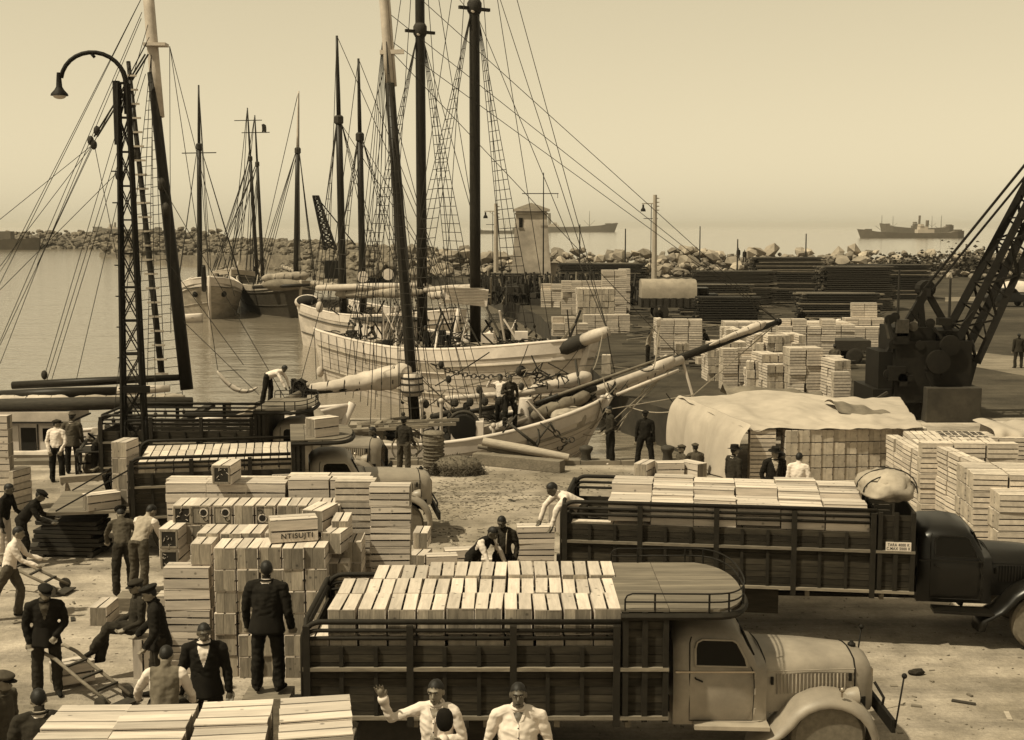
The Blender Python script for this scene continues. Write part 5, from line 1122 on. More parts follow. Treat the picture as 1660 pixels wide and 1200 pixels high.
# ---- spars, baulk, straw on the quay edge
def spar(lb, a, b, r, m_, nm='spar'): 
    a, b = Vector(a), Vector(b); m = MB(); m.tube([V(0, 0, 0), (b - a) * .5, b - a], [r, r * 1.05, r * .8], 9); o = tag(m.build(nm, m_, None, 40), lb, nm); o.location = a; return o
for i, (u0, v0, u1, v1, r, m_, lb) in enumerate(((783, 716, 922, 742, .13, palewood, 'thick pale spar on top of the bundle on the quay edge'), (790, 728, 918, 752, .07, wood_m, 'thin spar under the thick pale spar on the quay edge'), (800, 722, 905, 739, .08, darkwood, 'dark spar at the back of the bundle on the quay edge'), (775, 724, 880, 738, .07, wood_m, 'short spar behind the bundle of spars'))):
    spar(lb, P(u0, v0, 37.4 + i * .12), P(u1, v1, 37.0 + i * .12), r, m_)
m = MB(); a, b = G(770, 752), G(912, 766); m.beam(V(0, 0, .17), b - a + V(0, 0, .17), .34, .34); o = tag(m.build('timber_baulk', wood_m, None, False, None, .02), 'squared timber baulk lying on the ground under the spars', 'timber baulk'); o.location = a
def straw_heap(lb, c, rx, ry, rz, n, seed, nm='straw_heap'):
    rs = random.Random(seed); m = MB()
    m.ball((0, 0, rz * .4), (rx * .85, ry * .85, rz * .55), 14, 8)
    for i in range(n):
        d = Vector((rs.gauss(0, 1), rs.gauss(0, 1), abs(rs.gauss(0, .8)))).normalized(); p = Vector((d.x * rx * rs.uniform(.8, 1.02), d.y * ry * rs.uniform(.8, 1.02), d.z * rz * rs.uniform(.75, 1.02))); t_ = Vector((rs.uniform(-1, 1), rs.uniform(-1, 1), rs.uniform(-.9, .5))) * .10; m.beam(p - t_, p + t_, .012, .008)
    o = stuff(tag(m.build(nm, straw_m), lb, 'straw')); o.location = c; return o
c = G(741, 772); straw_heap('dark tangled heap of straw on the ground beside the basket', c + V(0, .35, 0), .78, .5, .55, 1100, 2)
c = G(707, 768); m = MB(); m.lathe((0, 0, 0), [(.22, 0), (.30, .25), (.27, .6), (.31, .9), (.26, 1.12)], 16); t = thing('straw_basket', 'tall round straw basket standing beside the straw heap', 'basket', (c.x - .1, c.y + .5, 0)); m.build('body', mat('basket_straw', .2, .95, .4, 14, .5), t, True)
for k in range(11): m = MB(); z = .06 + k * .1; rr = .30 + .012 * math.sin(k * 2); m.tube([(rr * math.cos(a), rr * math.sin(a), z) for a in [2 * math.pi * i / 16 for i in range(17)]], .022, 5); m.build('wicker_band', mat('basket_band', .13, .95, .4, 14, .5), t)
# trestles, handcarts and frames along the quay edge
def handcart(lb, c, rz, L=1.9, m_=wood_m, wheels=True, hz=.75):
    t = thing('handcart', lb, 'handcart', c, rz)
    for y in (-.42, .42): m = MB(); m.beam((-L / 2, y, hz), (L / 2 + .7, y, hz + .12), .07, .09); m.build('shaft', m_, t)
    for k in range(6): m = MB(); m.box((-L / 2 + .1 + k * (L - .2) / 5, 0, hz + .06), (.14, .95, .03)); m.build('slat', m_, t)
    for y in (-.5, .5):
        m = MB(); m.tube([(.1 + .40 * math.cos(a), y, .40 + .40 * math.sin(a)) for a in [2 * math.pi * i / 20 for i in range(21)]], .03, 5); w_ = m.build('wheel', m_, t)
        m = MB()
        for i in range(8): a = math.pi * i / 4; m.beam((.1, y, .40), (.1 + .39 * math.cos(a), y, .40 + .39 * math.sin(a)), .03, .03)
        m.build('spoke', m_, w_)
    m = MB(); m.beam((.1, -.55, .40), (.1, .55, .40), .05, .05); m.build('axle', steel_m, t); m = MB(); m.beam((.1, -.42, .4), (.1, -.42, hz), .06, .06); m.beam((.1, .42, .4), (.1, .42, hz), .06, .06); m.build('bracket', m_, t); return t
c = G(610, 752); handcart('wooden handcart standing left of the straw basket by the quay edge', (c.x - .3, c.y + .1, 0), R(6), 2.2, wood_m, hz=1.0)
c = G(655, 745); handcart('second wooden handcart frame behind the standing man in overalls', (c.x, c.y + .2, 0), R(-4), 1.8, wood_m, hz=1.0)
c = G(140, 782); handcart('small dark handcart beside the two men near the deckhouse', (c.x + .1, c.y + .6, 0), R(100), 1.1, darkwood)
def barrow(lb, c, rz):
    t = thing('sack_barrow', lb, 'barrow', c, rz)
    for y in (-.2, .2): m = MB(); m.tube([(-.1, y, .12), (.5, y, .38), (.95, y, .60), (1.2, y, .66), (1.32, y * 1.1, .62)], .028, 7); m.build('shaft', wood_m, t, True)
    for x in (.15, .45, .75): m = MB(); m.beam((x, -.2, .2 + x * .42), (x, .2, .2 + x * .42), .05, .03); m.build('cross_bar', iron_m, t)
    m = MB(); m.box((-.14, 0, .05), (.22, .44, .025)); m.build('toe_plate', iron_m, t)
    for y in (-.27, .27):
        m = MB(); m.lathe((0, y, .11), [(.02, -.025), (.11, -.025), (.11, .025), (.02, .025)], 14, 'y'); m.build('wheel', iron_m, t)
    return t
c = G(185, 1146); barrow('wooden sack barrow lying with handles toward the standing man', (c.x, c.y + .05, 0), R(152))
c = G(60, 965); barrow('sack barrow pushed by the striding man at left', (c.x + .35, c.y + .15, .0), R(172))
m = MB(); a, b = G(98, 806), G(172, 800); m.beam(a + V(0, 0, .45), b + V(0, 0, .45), .22, .16)
for p in (a, b): m.beam(p + V(.1, -.15, 0), p + V(.1, .0, .4), .12, .08); m.beam(p + V(.1, .35, 0), p + V(.1, .05, .4), .12, .08)
tag(m.build('trestle', palewood), 'pale wooden trestle beam standing left of the lowered tailgate', 'trestle')
c = G(178, 775)
for i, (dx, dy, lb) in enumerate(((0, 0, 'dark sack nearest the lattice lamp post'), (.55, .25, 'dark sack just right of the lattice lamp post'), (-.5, .3, 'dark sack left of the lattice lamp post'))):
    m = MB(); m.ball((0, 0, .3), (.34, .27, .36), 14, 9); m.v = [tuple(Vector(p) * (1 + .12 * mnoise.noise(Vector(p) * 4))) for p in m.v]; o = tag(m.build('sack', cloth_brown if i != 1 else cloth_dark, None, True), lb, 'sack'); o.location = c + V(dx, dy, 0); 
for i, (u, v, lb) in enumerate(((1486, 1094, 'dark lump of rag on the bare ground right of the near bonnet'), (1634, 1162, 'short dark stick of wood near the bottom right corner'), (1380, 1010, 'scrap of board in the shade of the second lorry'), (1562, 1140, 'small scrap of wood on the pale ground at the right'), (745, 858, 'scrap of board on the ground behind the bending man'), (700, 800, 'broken slat lying in the open middle of the quay'), (830, 812, 'pale broken slat lying in the open middle of the quay'), (905, 800, 'broken slat near the tail of the second lorry'), (30, 1010, 'scrap of board at the feet of the striding man'), (118, 1005, 'broken crate end lying right of the standing man'))):
    p = G(u, v); m = MB()
    if i == 0: m.ball((0, 0, .04), (.13, .08, .06), 10, 6); m.v = [tuple(Vector(q) * (1 + .3 * mnoise.noise(Vector(q) * 14))) for q in m.v]
    else: m.box((0, 0, .015), (rnd(.12, .34), .07, .02), Matrix.Rotation(rnd(0, 3), 3, 'Z'))
    o = tag(m.build('rag' if i == 0 else 'wood_scrap', cloth_dark if i == 0 else (darkwood, palewood, wood_m)[i % 3], None), lb, 'scrap'); o.location = p
# bollards at the water's edge
for i, u in enumerate((950, 1082)):
    p = G(u, 752); m = MB(); m.lathe((0, 0, 0), [(.2, 0), (.16, .08), (.13, .3), (.2, .42), (.2, .5), (.1, .54)], 14); o = tag(m.build('bollard', iron_m, None, True), ('iron bollard just left of the man at the water edge', 'iron bollard near the men seated by the tarpaulin')[i], 'bollard'); o.location = p
p = P(432, 660, 41.4); CREW = [((435, 657, 41.6), 80, dict(lean=72, A=((-.2, -.6, -.9), (0, -.5, -.9)), B=((.2, -.6, -.9), (0, -.3, -1)), LA=((-.12, .15, -1), (0, .2, -1)), LB=((.12, -.1, -1), (0, .1, -1))), 'shirt', 'man in pale shirt bending double on the bow of the left vessel'),
        ((826, 692, 41.6), 20, dict(lean=4, LA=((-.25, -.35, -1), (0, .1, -1)), LB=((.2, -.1, -1), (0, .1, -1)), A=((-.3, -.3, -.6), (.5, -.6, .3)), B=((.3, .1, -1), (-.3, -.4, -.8))), 'dark', 'dark shirted sailor standing on the foredeck of near coaster'),
        ((812, 690, 42.3), -30, dict(A=((-.6, -.2, -.2), (.6, -.3, .7)), B=((.2, 0, -1), (0, -.2, -1))), 'shirt', 'sailor in white shirt half hidden behind the dark shirted one')]
# ================================================================ PEOPLE
STAND = dict(lean=2, head=(0, 0), A=((-.16, .03, -1), (-.05, -.12, -1)), B=((.16, .03, -1), (.05, -.12, -1)), LA=((-.09, 0, -1), (-.02, .04, -1)), LB=((.09, 0, -1), (.02, .04, -1)))
def seg_dist(Pn, a, b):
    ab = b - a; t = np.clip(((Pn - a) @ ab) / max(ab @ ab, 1e-9), 0, 1); return np.linalg.norm(Pn - (a + t[:, None] * ab), axis=1)
def person(label, loc, yaw, pose=None, top=cloth_dark, bottom=cloth_dark, skin=skin_d, hat=None, shirt=None, collar=None, jacket=False, shoes=cloth_black, sleeves=True, vox=.014, h=1.72, fat=1.0, seat=None, fingers=True, braces=False, group=None, hairm=hair_m, vest=None, openneck=False):
    p = dict(STAND); p.update(pose or {}); k = h / 1.72
    lean = R(p['lean']); side = R(p.get('side', 0)); tw = R(p.get('twist', 0))
    TM = Matrix.Rotation(side, 3, 'Y') @ Matrix.Rotation(lean, 3, 'X') @ Matrix.Rotation(tw, 3, 'Z')   # leans towards -y
    caps = []      # (region, a, b, ra, rb)
    mb = MB()
    def cap(reg, pts, rs, n=12, ell=None):
        pts = [Vector(q) for q in pts]
        mb.tube(pts, rs, n, True, ell)
        for q, r, e in ((pts[0], rs[0], ell[0] if ell else 1), (pts[-1], rs[-1], ell[-1] if ell else 1)):
            if not ell: mb.ball(q, r * .99, 10, 6)
        for i in range(len(pts) - 1): caps.append((reg, np.array(pts[i]), np.array(pts[i + 1]), rs[i], rs[i + 1]))
    th, sh = .435, .42
    legs = {}
    hipz = 0
    for s, key in ((-1, 'LA'), (1, 'LB')):
        d1, d2 = Vector(p[key][0]).normalized(), Vector(p[key][1]).normalized(); hip = Vector((s * .095, 0, -.03)); kn = hip + d1 * th; an = kn + d2 * sh; legs[s] = (hip, kn, an)
    low = min(l[2].z for l in legs.values()); pz = (.085 - low) if seat is None else seat
    O = Vector((0, 0, pz))
    up = TM @ Vector((0, 0, 1)); fx = TM @ Vector((1, 0, 0)); fy = TM @ Vector((0, 1, 0))
    g = .012 if jacket else 0
    wl = 1.0 * fat
    sp = [O + up * z for z in (-.07, .02, .14, .28, .40, .465, .50)]
    rs = [.152 * wl + g, .166 * wl + g, .158 * wl + g * 1.4, .174 * wl ** .7 + g, .178 + g, .118 + g, .078]
    # elliptical torso rings written out directly (x half width rs, depth rs*e)
    es = [.74 * fat ** .5, .76 * fat ** .5, .76 * fat ** .7, .70 * fat ** .4, .62, .60, .7]
    rows = []
    for q, r, e in zip(sp, rs, es): rows.append([q + fx * (math.cos(t) * r) + fy * (math.sin(t) * r * e) for t in [2 * math.pi * i / 20 for i in range(20)]])
    mb.grid(rows, True); b0 = len(mb.v); mb.f += [tuple(reversed(range(b0 - 140, b0 - 120))), tuple(range(b0 - 20, b0))]; mb.mi += [0, 0]
    for i in range(6): caps.append(('bottom' if i == 0 else 'top', np.array(sp[i]), np.array(sp[i + 1]), rs[i] * .85, rs[i + 1] * .85))
    # neck + head
    hp, hy = R(p['head'][0]), R(p['head'][1]); HM = Matrix.Rotation(hy, 3, 'Z') @ TM.lerp(Matrix.Identity(3), .45) @ Matrix.Rotation(hp, 3, 'X')
    nb_ = O + up * .47; hc = nb_ + up * .035 + HM @ Vector((0, -.020, .118))
    cap('skin', [nb_ - up * .03, nb_ + up * .04, hc + HM @ Vector((0, .018, -.05))], [.072, .058, .058], 12)
    def HP(x, y, z): return hc + HM @ Vector((x, y, z))
    def hball(c, r):
        v0 = len(mb.v); mb.ball((0, 0, 0), r, 16, 10)
        for i in range(v0, len(mb.v)): mb.v[i] = tuple(hc + HM @ (Vector(c) + Vector(mb.v[i])))
    hball((0, .012, .022), (.076, .096, .098)); hball((0, -.028, -.048), (.057, .062, .066)); hball((0, -.045, -.088), (.032, .036, .03))
    if vox < .018:
        cap('skin', [HP(0, -.082, .018), HP(0, -.106, -.022)], [.010, .017], 8); hball((0, -.078, .034), (.05, .02, .012)); hball((0, -.082, -.060), (.026, .016, .011))
        for s in (-1, 1): hball((s * .078, .015, -.008), (.012, .022, .034))
    caps.append(('skin', np.array(HP(0, 0, -.06)), np.array(HP(0, .01, .06)), .09, .09))
    wrs = {}; shw = .195 + g * .8 + (fat - 1) * .06
    for s, key in ((-1, 'A'), (1, 'B')):
        shd = O + up * .412 + fx * (s * shw); d1, d2 = [ (Vector(q)).normalized() for q in p[key][:2]]
        if not p.get('armworld'): pass
        el = shd + d1 * .29; wr = el + d2 * .245
        reg2 = 'top' if sleeves else 'skin'; a1 = .060 + g; a2 = .050 + g
        cap('top', [O + up * .468 + fx * (s * .05), O + up * .447 + fx * (s * .12), shd], [.050, .062, a1 + .004], 12)
        cap('top', [shd, shd + d1 * .15, el], [a1 + .004, a1, a2], 12); cap(reg2, [el, el + d2 * .13, wr], [a2, a2 * .95, a2 * .88 if sleeves else .03], 12)
        wrs[s] = (wr, d2)
        # hand
        hd = d2.copy(); cur = p.get('curl' + key, .5)
        sidev = (hd.cross(Vector(p.get('palm' + key, (0, -1, 0)))) ).normalized() if abs(hd.dot(Vector(p.get('palm' + key, (0, -1, 0))))) < .98 else Vector((1, 0, 0))
        pn = sidev.cross(hd).normalized() * -1
        pn = pn if pn.dot(Vector(p.get('palm' + key, (0, -1, 0)))) > 0 else -pn
        cap('skin', [wr - hd * .02, wr + hd * .03, wr + hd * .085], [.028, .034, .036], 10)
        cap('skin', [wr + hd * .06 + sidev * .022, wr + hd * .095 + sidev * .026], [.018, .016], 8); cap('skin', [wr + hd * .06 - sidev * .022, wr + hd * .09 - sidev * .026], [.018, .016], 8)
        if fingers:
            fr = .0095 if vox < .011 else .013
            for f, (off, ln) in enumerate(((-.038, .062), (-.013, .075), (.013, .07), (.038, .055))):
                q0 = wr + hd * .085 + sidev * off; a = cur * .9; d = (hd * math.cos(a) + pn * math.sin(a) + sidev * off * 2.2).normalized(); q1 = q0 + d * ln * .55; a2_ = cur * 2.0; dd = (hd * math.cos(a2_) + pn * math.sin(a2_) + sidev * off * 1.5).normalized(); q2 = q1 + dd * ln * .6
                cap('skin', [q0, q1, q2], [fr, fr * .95, fr * .8], 7)
            tq = wr + hd * .025 + sidev * (.03 * -s); td = (hd * .75 + sidev * (-s) * .6 + pn * .35).normalized(); cap('skin', [tq, tq + td * .045, tq + td * .05 + (hd * .8 + pn * .5).normalized() * .035], [.017, .013, .011], 7)
    for s in (-1, 1):
        hip, kn, an = [O + q for q in legs[s]]
        cap('bottom', [hip, hip * .5 + kn * .5, kn, kn * .5 + an * .5, an + Vector((0, 0, .02))], [.104 * fat ** .5, .099, .084, .082, .080], 14)
        d2 = (an - kn).normalized(); fw = Vector(p.get('toe' + ('A' if s < 0 else 'B'), (s * .22, -1, 0))).normalized()
        if abs(d2.dot(fw)) > .8: fw = (fw - d2 * d2.dot(fw) * .7).normalized()
        cap('shoe', [an + fw * -.04 - Vector((0, 0, .035)) , an + fw * .06 - Vector((0, 0, .04)), an + fw * .17 - Vector((0, 0, .052))], [.042, .043, .033], 10)
    # one continuous skin over everything
    me = mb.mesh('body', [skin, top, bottom, shoes, shirt or shirt_m, vest or top])
    tmp = bpy.data.objects.new('tmp', me); COL.objects.link(tmp)
    md = tmp.modifiers.new('r', 'REMESH'); md.mode = 'VOXEL'; md.voxel_size = vox; md.use_smooth_shade = True
    sm = tmp.modifiers.new('s', 'SMOOTH'); sm.factor = .5; sm.iterations = 2 if vox < .016 else 1
    dg = bpy.context.evaluated_depsgraph_get(); body = bpy.data.meshes.new_from_object(tmp.evaluated_get(dg)); bpy.data.objects.remove(tmp); bpy.data.meshes.remove(me)
    body.name = 'body'; body.materials.clear()
    for m in (skin, top, bottom, shoes, shirt or shirt_m, vest or top): body.materials.append(m)
    n = len(body.vertices); co = np.empty(n * 3); body.vertices.foreach_get('co', co); co = co.reshape(-1, 3)
    nf = len(body.polygons); fc = np.empty(nf * 3); body.polygons.foreach_get('center', fc); fc = fc.reshape(-1, 3)
    def classify(Q):
        best = np.full(len(Q), 9.); reg = np.zeros(len(Q), int); code = {'skin': 0, 'top': 1, 'bottom': 2, 'shoe': 3}
        for r_, a, b_, ra, rb in caps:
            d = seg_dist(Q, a, b_) - (ra + rb) / 2; m_ = d < best; best[m_] = d[m_]; reg[m_] = code[r_]
        return reg
    reg = classify(fc); Om = np.array(O); U = np.array(up); X = np.array(fx); Y = np.array(fy)
    tz = (fc - Om) @ U; tx = (fc - Om) @ X; ty = (fc - Om) @ Y
    if shirt is not None:      # V of the shirt between the lapels
        vv = (reg == 1) & (ty < -.02) & (tz > .22) & (np.abs(tx) < np.clip((tz - .20) * .30, 0, .075)); reg[vv] = 4
    if collar is not None:
        cc = (tz > .462) & (tz < .505) & (np.hypot(tx, ty) < .085); reg[cc] = 4
    if vest is not None:
        vs = (reg == 1) & (np.abs(tx) < .165) & (tz > -.05); reg[vs] = 5
    if openneck:
        vv = (reg == 1) & (ty < -.02) & (tz > .36) & (np.abs(tx) < np.clip((tz - .36) * .55, 0, .06)); reg[vv] = 0
    body.polygons.foreach_set('material_index', reg.astype(np.int32)); body.polygons.foreach_set('use_smooth', [True] * nf)
    # cloth folds
    rv = classify(co); nrm = np.empty(n * 3); body.vertices.foreach_get('normal', nrm); nrm = nrm.reshape(-1, 3); amp = .017 if vox < .016 else .016; seed = random.random() * 50
    dv = np.zeros(n)
    for i in np.nonzero(rv > 0)[0]:
        if rv[i] == 3: continue
        q = Vector(co[i]); dv[i] = mnoise.noise(Vector((q.x * 8 + seed, q.y * 8, q.z * 5 + q.x * 7))) - .6 * abs(mnoise.noise(Vector((q.x * 6 + q.z * 9, q.y * 7 + seed, q.z * 11)))) + .5 * mnoise.noise(Vector((q.x * 17 + seed, q.y * 17, q.z * 22)))
    co = co + nrm * (dv * amp)[:, None]; body.vertices.foreach_set('co', co.ravel()); body.update()
    t = thing('person', label, 'person', loc, yaw, group); t.scale = (k, k, k)
    link('body', body, t)
    def headpiece(nm, prof_fn, m, smooth=True):
        rows = []
        for i in range(11):
            r = []
            for j in range(24): r.append(hc + HM @ Vector(prof_fn(i / 10, 2 * math.pi * j / 24)))
            rows.append(r)
        q = MB(); q.grid(rows, True); q.f.append(tuple(len(q.v) - 24 + j for j in range(24))); q.mi.append(0); return q.build(nm, m, t, smooth)
    # hair: shell over the skull, low at the back, high over the forehead
    def hairf(q, a):
        sn = math.sin(a); low = .012 - .075 * max(0, sn) + .062 * max(0, -sn) ** .7 + .006 * math.sin(a * 11); z = low + (.125 - low) * q; f_ = math.sqrt(max(.0, 1 - ((z - .022) / .1035) ** 2)); jag = 1 + .03 * math.sin(a * 9 + q * 7)
        return (.0795 * f_ * math.cos(a) * jag, .012 + .0995 * f_ * math.sin(a) * jag, z)
    headpiece('hair', hairf, hairm)
    if hat == 'cap':
        def cf(q, a):
            rr = (1.10 + .18 * math.sin(min(1, q * 1.3) * math.pi) * (1 if q < .9 else .6)) * (1 - q ** 3) + 0.02; return (.083 * rr * math.cos(a), .012 + .103 * rr * math.sin(a) - .012 * math.sin(q * 3), .055 + .085 * q)
        c_ = headpiece('cap', cf, top if top not in (shirt_m, cloth_light) else cloth_dark)
        q = MB(); pts = [hc + HM @ Vector((.078 * math.cos(a), .012 + .105 * math.sin(a), .055)) for a in [R(200 + 14 * i) for i in range(11)]]; out = [hc + HM @ Vector((.075 * math.cos(a), -.012 + .150 * math.sin(a), .040)) for a in [R(200 + 14 * i) for i in range(11)]]
        q.grid([pts, out, [o_ - HM @ Vector((0, 0, .008)) for o_ in out], [o_ - HM @ Vector((0, 0, .01)) for o_ in pts]]); q.build('cap_peak', cloth_black, c_)
    elif hat in ('fedora', 'straw'):
        mm = cloth_black if hat == 'fedora' else cloth_light
        def ff(q, a):
            if q < .3: rr = 1.95 - q * 2.6; z = .062 - .01 * math.cos(2 * a) * (1 - q)
            else: rr = 1.17 - .18 * (q - .3) / .7 if q < .95 else .8; z = .062 + .115 * (q - .3) / .7 - (.02 if q > .95 else 0)
            return (.083 * rr * math.cos(a), .012 + .098 * rr * math.sin(a), z)
        headpiece('hat', ff, mm)
    elif hat == 'beret':
        def bf(q, a): rr = 1.05 + .42 * math.sin(q * math.pi * .8) * (1 - .3 * q) if q < .98 else .3; return (.083 * rr * math.cos(a), .012 + .1 * rr * math.sin(a), .06 + .06 * math.sin(q * math.pi / 2))
        headpiece('beret', bf, cloth_black)
    if vox < .0145:
        for s in (-1, 1):
            q = MB(); q.ball(tuple(HP(s * .031, -.088, .014)), (.0125, .008, .008), 8, 6); q.build('eye', cloth_light, t, True)
            q = MB(); q.ball(tuple(HP(s * .031, -.0945, .014)), (.006, .004, .006), 8, 6); q.build('pupil', ink_m, t, True)
            q = MB(); q.beam(HP(s * .016, -.099, .034), HP(s * .050, -.090, .034), .008, .010); q.build('eyebrow', hairm, t)
        q = MB(); q.beam(HP(-.022, -.0985, -.062), HP(.022, -.0985, -.062), .006, .005); q.build('mouth', cloth_brown if skin is skin_m else cloth_black, t)
    if jacket:
        rows = []
        for i in range(10):
            z = .16 - .34 * i / 9; r = []
            for j in range(30):
                a = 2 * math.pi * j / 30 - math.pi / 2; fl = 1 + .05 * i / 9 * math.sin(a * 5 + seed) ; wv = .150 * wl + .070 * (i / 9) ** .8
                gap = .02 * (i / 9) if j in (0, 1, 29) else 0
                r.append(O + up * max(z, -.10) + Vector((0, 0, min(0, z + .10))) + fx * (math.cos(a) * wv * fl) + fy * (math.sin(a) * (wv * .78 * fl + gap)))
            rows.append(r)
        q = MB(); q.grid(rows, True); o = q.build('jacket_skirt', top, t, True); sdm = o.modifiers.new('t', 'SOLIDIFY'); sdm.thickness = .012
        q = MB(); ring_ = [nb_ + up * (.015 + (.02 if math.sin(a) > 0 else -.005)) + fx * (math.cos(a) * .082) + fy * (math.sin(a) * .078 + .0) for a in [2 * math.pi * i / 18 for i in range(19)]]
        q.tube(ring_, .016, 6); q.build('jacket_collar', top, t, True)
    if collar is not None:
        q = MB(); ring_ = [nb_ + up * (.028 + .012 * math.sin(a)) + fx * (math.cos(a) * .069) + fy * (math.sin(a) * .068) for a in [2 * math.pi * i / 18 for i in range(19)]]
        q.tube(ring_, .015, 6); q.build('shirt_collar', collar, t, True)
    if openneck:
        def front(x, z): return O + up * z + fx * x - fy * float(np.interp(z, [.0, .14, .28, .40, .47], [rs[1] * es[1], rs[2] * es[2], rs[3] * es[3], rs[4] * es[4], .07]) * math.sqrt(max(.1, 1 - (x / .19) ** 2)) + .004)
        for s in (-1, 1):
            q = MB(); q.grid([[front(s * .01, .37), front(s * .05, .40), front(s * .075, .455)], [front(s * .055, .475), front(s * .075, .49), front(s * .085, .492)]]); o = q.build('collar_flap', collar or top, t); o.modifiers.new('t', 'SOLIDIFY').thickness = .006
            el_ = wrs[s]; q = MB(); q.tube([el_[0] + el_[1] * k for k in (-.05, -.02, .0, .02)], [.052, .056, .056, .050], 12); q.build('cuff', top, t, True)
        q = MB(); q.tube([front(0, z) for z in (.36, .28, .2, .12, .02)], [.012] * 5, 4); q.build('placket', top, t, True)
        for z in (.33, .24, .15, .06): q = MB(); q.ball(tuple(front(0, z) - fy * .011), (.008, .005, .008), 6, 4); q.build('button', cloth_dark, t)
    if braces:
        for s in (-1, 1):
            q = MB(); q.tube([O + up * .05 + fx * (s * .075) - fy * (.138), O + up * .28 + fx * (s * .085) - fy * (.142), O + up * .42 + fx * (s * .09) - fy * .115, O + up * .487 + fx * (s * .095), O + up * .38 + fx * (s * .08) + fy * .128, O + up * .05 + fx * (s * .05) + fy * .135], .011, 5); q.build('brace', cloth_light, t, True)
    return t
def at_head(u, vtop, Y, h, seatdrop=0):
    "ground position of somebody whose head top shows at (u, vtop)"
    p = P(u, vtop, Y); return Vector((p.x, Y, p.z - h))
# -- the two men in white shirts in front of the near lorry, on a low platform outside the frame
pl = MB(); z0 = P(760, 1098, 12.7).z - 1.74
pl.box((-.4, 12.6, z0 - .06), (3.2, 1.3, .12))
for x in (-1.8, 1.0): pl.box((x, 12.1, (z0 - .12) / 2), (.14, .14, z0 - .12)); pl.box((x, 13.1, (z0 - .12) / 2), (.14, .14, z0 - .12))
tag(pl.build('platform', wood_m), 'timber platform below the frame carrying the two white shirted men', 'platform')
q = P(708, 1100, 12.7); m1 = person('man in open white shirt waving his arm and holding a dark cap', (q.x, 12.7, z0), -.12, dict(A=((-.92, -.25, -.28), (-.25, -.25, .95)), B=((.28, .10, -1), (-.80, -.58, .10)), curlA=.12, palmA=(.2, -1, .1), curlB=.9, palmB=(0, .4, 1), head=(4, -4), twist=-5), shirt_m, cloth_dark, skin_m, shirt=None, vox=.0085, collar=shirt_m, h=1.74, openneck=True)
cap_ = MB(); rows = []
for i in range(8):
    ph = math.pi * i / 7; rows.append([(.088 * math.sin(ph) ** .8 * math.cos(a), .04 * math.sin(ph) * math.sin(a), .125 - .125 * math.cos(ph) * 1) for a in [2 * math.pi * j / 18 for j in range(18)]])
cap_.grid(rows, True); o = tag(cap_.build('flat_cap', cloth_black, None, True), 'dark cap held in front of the waving man in white shirt', 'cap'); pq = P(721, 1176, 12.40); o.location = (pq.x, 12.38, pq.z - .06)
q = P(840, 1098, 12.6); person('stout man in white shirt standing with arms down before the near lorry', (q.x, 12.6, z0), .0, dict(A=((-.34, .05, -1), (-.12, -.18, -1)), B=((.34, .05, -1), (.10, -.18, -1)), head=(0, 0)), shirt_m, cloth_dark, skin_d, vox=.0085, collar=shirt_m, h=1.74, fat=1.28, openneck=True)
bt = MB(); 
# -- men around the central pile
def onbox(u, vtop, Y, h, lb):
    p = at_head(u, vtop, Y, h)
    if p.z > .1:
        b = MB(); b.box((p.x, Y, p.z / 2 - .01), (.62, .5, p.z - .02))
        tag(b.build('standing_box', wood_m), lb, 'box')
    return p
q = onbox(431, 909, 16.9, 1.80, 'rough box under the feet of the black suited man'); person('man in black suit seen from behind in front of the crate pile', q, R(180) - .08, dict(A=((-.20, .05, -1), (-.10, -.25, -1)), B=((.24, .0, -1), (.02, -.2, -1)), head=(6, 18)), cloth_black, cloth_black, skin_m, collar=shirt_m, jacket=True, vox=.011, h=1.80, fat=1.12)
q = onbox(330, 1006, 15.3, 1.72, 'rough box under the dark suited man facing the camera'); person('man in dark suit and open white collar facing the camera by the crates', q, .12, dict(A=((-.22, .05, -1), (-.08, -.12, -1)), B=((.22, .05, -1), (.08, -.12, -1)), head=(10, 10)), cloth_black, cloth_black, skin_d, shirt=shirt_m, collar=shirt_m, jacket=True, vox=.011, h=1.72)
q = at_head(264, 1066, 14.2, 1.0); person('man in grey waistcoat and white sleeves seen from behind sitting low', (q.x, 14.2, max(0, q.z - .05)), R(185), dict(lean=14, A=((-.3, -.3, -1), (.1, -.8, -.6)), B=((.5, -.45, -.85), (.15, -.75, -.6)), LA=((-.2, -1, -.05), (0, .1, -1)), LB=((.2, -1, -.05), (0, .1, -1)), head=(24, 0)), shirt_m, cloth_dark, skin_m, vest=cloth_grey, vox=.012, seat=.42, h=1.72)
sb = MB(); zt_ = max(0, q.z - .05) + .32; sb.box((q.x, 14.2, zt_ / 2), (.5, .36, zt_)); tag(sb.build('seat_box', wood_m), 'wooden box under the man in the grey waistcoat', 'box')
q = at_head(62, 1117, 13.0, 1.72); 
def ped(p, lb):
    if p.z > .12: b = MB(); b.box((p.x, p.y, p.z / 2 - .01), (.7, .5, p.z - .02)); tag(b.build('standing_box', wood_m), lb, 'box')
ped(q, 'box under the grey jacketed man in the bottom left corner'); person('man in dark grey jacket seen from behind in the bottom left corner', q, R(195), dict(A=((-.45, -.1, -1), (-.1, -.5, -.9)), B=((.25, 0, -1), (.05, -.2, -1)), head=(22, 10)), cloth_dark, cloth_dark, skin_m, collar=cloth_light, jacket=True, vox=.012, h=1.72, fat=1.12)
q = at_head(-4, 1086, 13.6, 1.72); ped(q, 'box under the capped man cut by the left edge'); person('man in cap and dark coat cut by the left frame edge', q, R(80), dict(head=(8, 0)), cloth_brown, cloth_dark, skin_m, hat='cap', jacket=True, vox=.013)
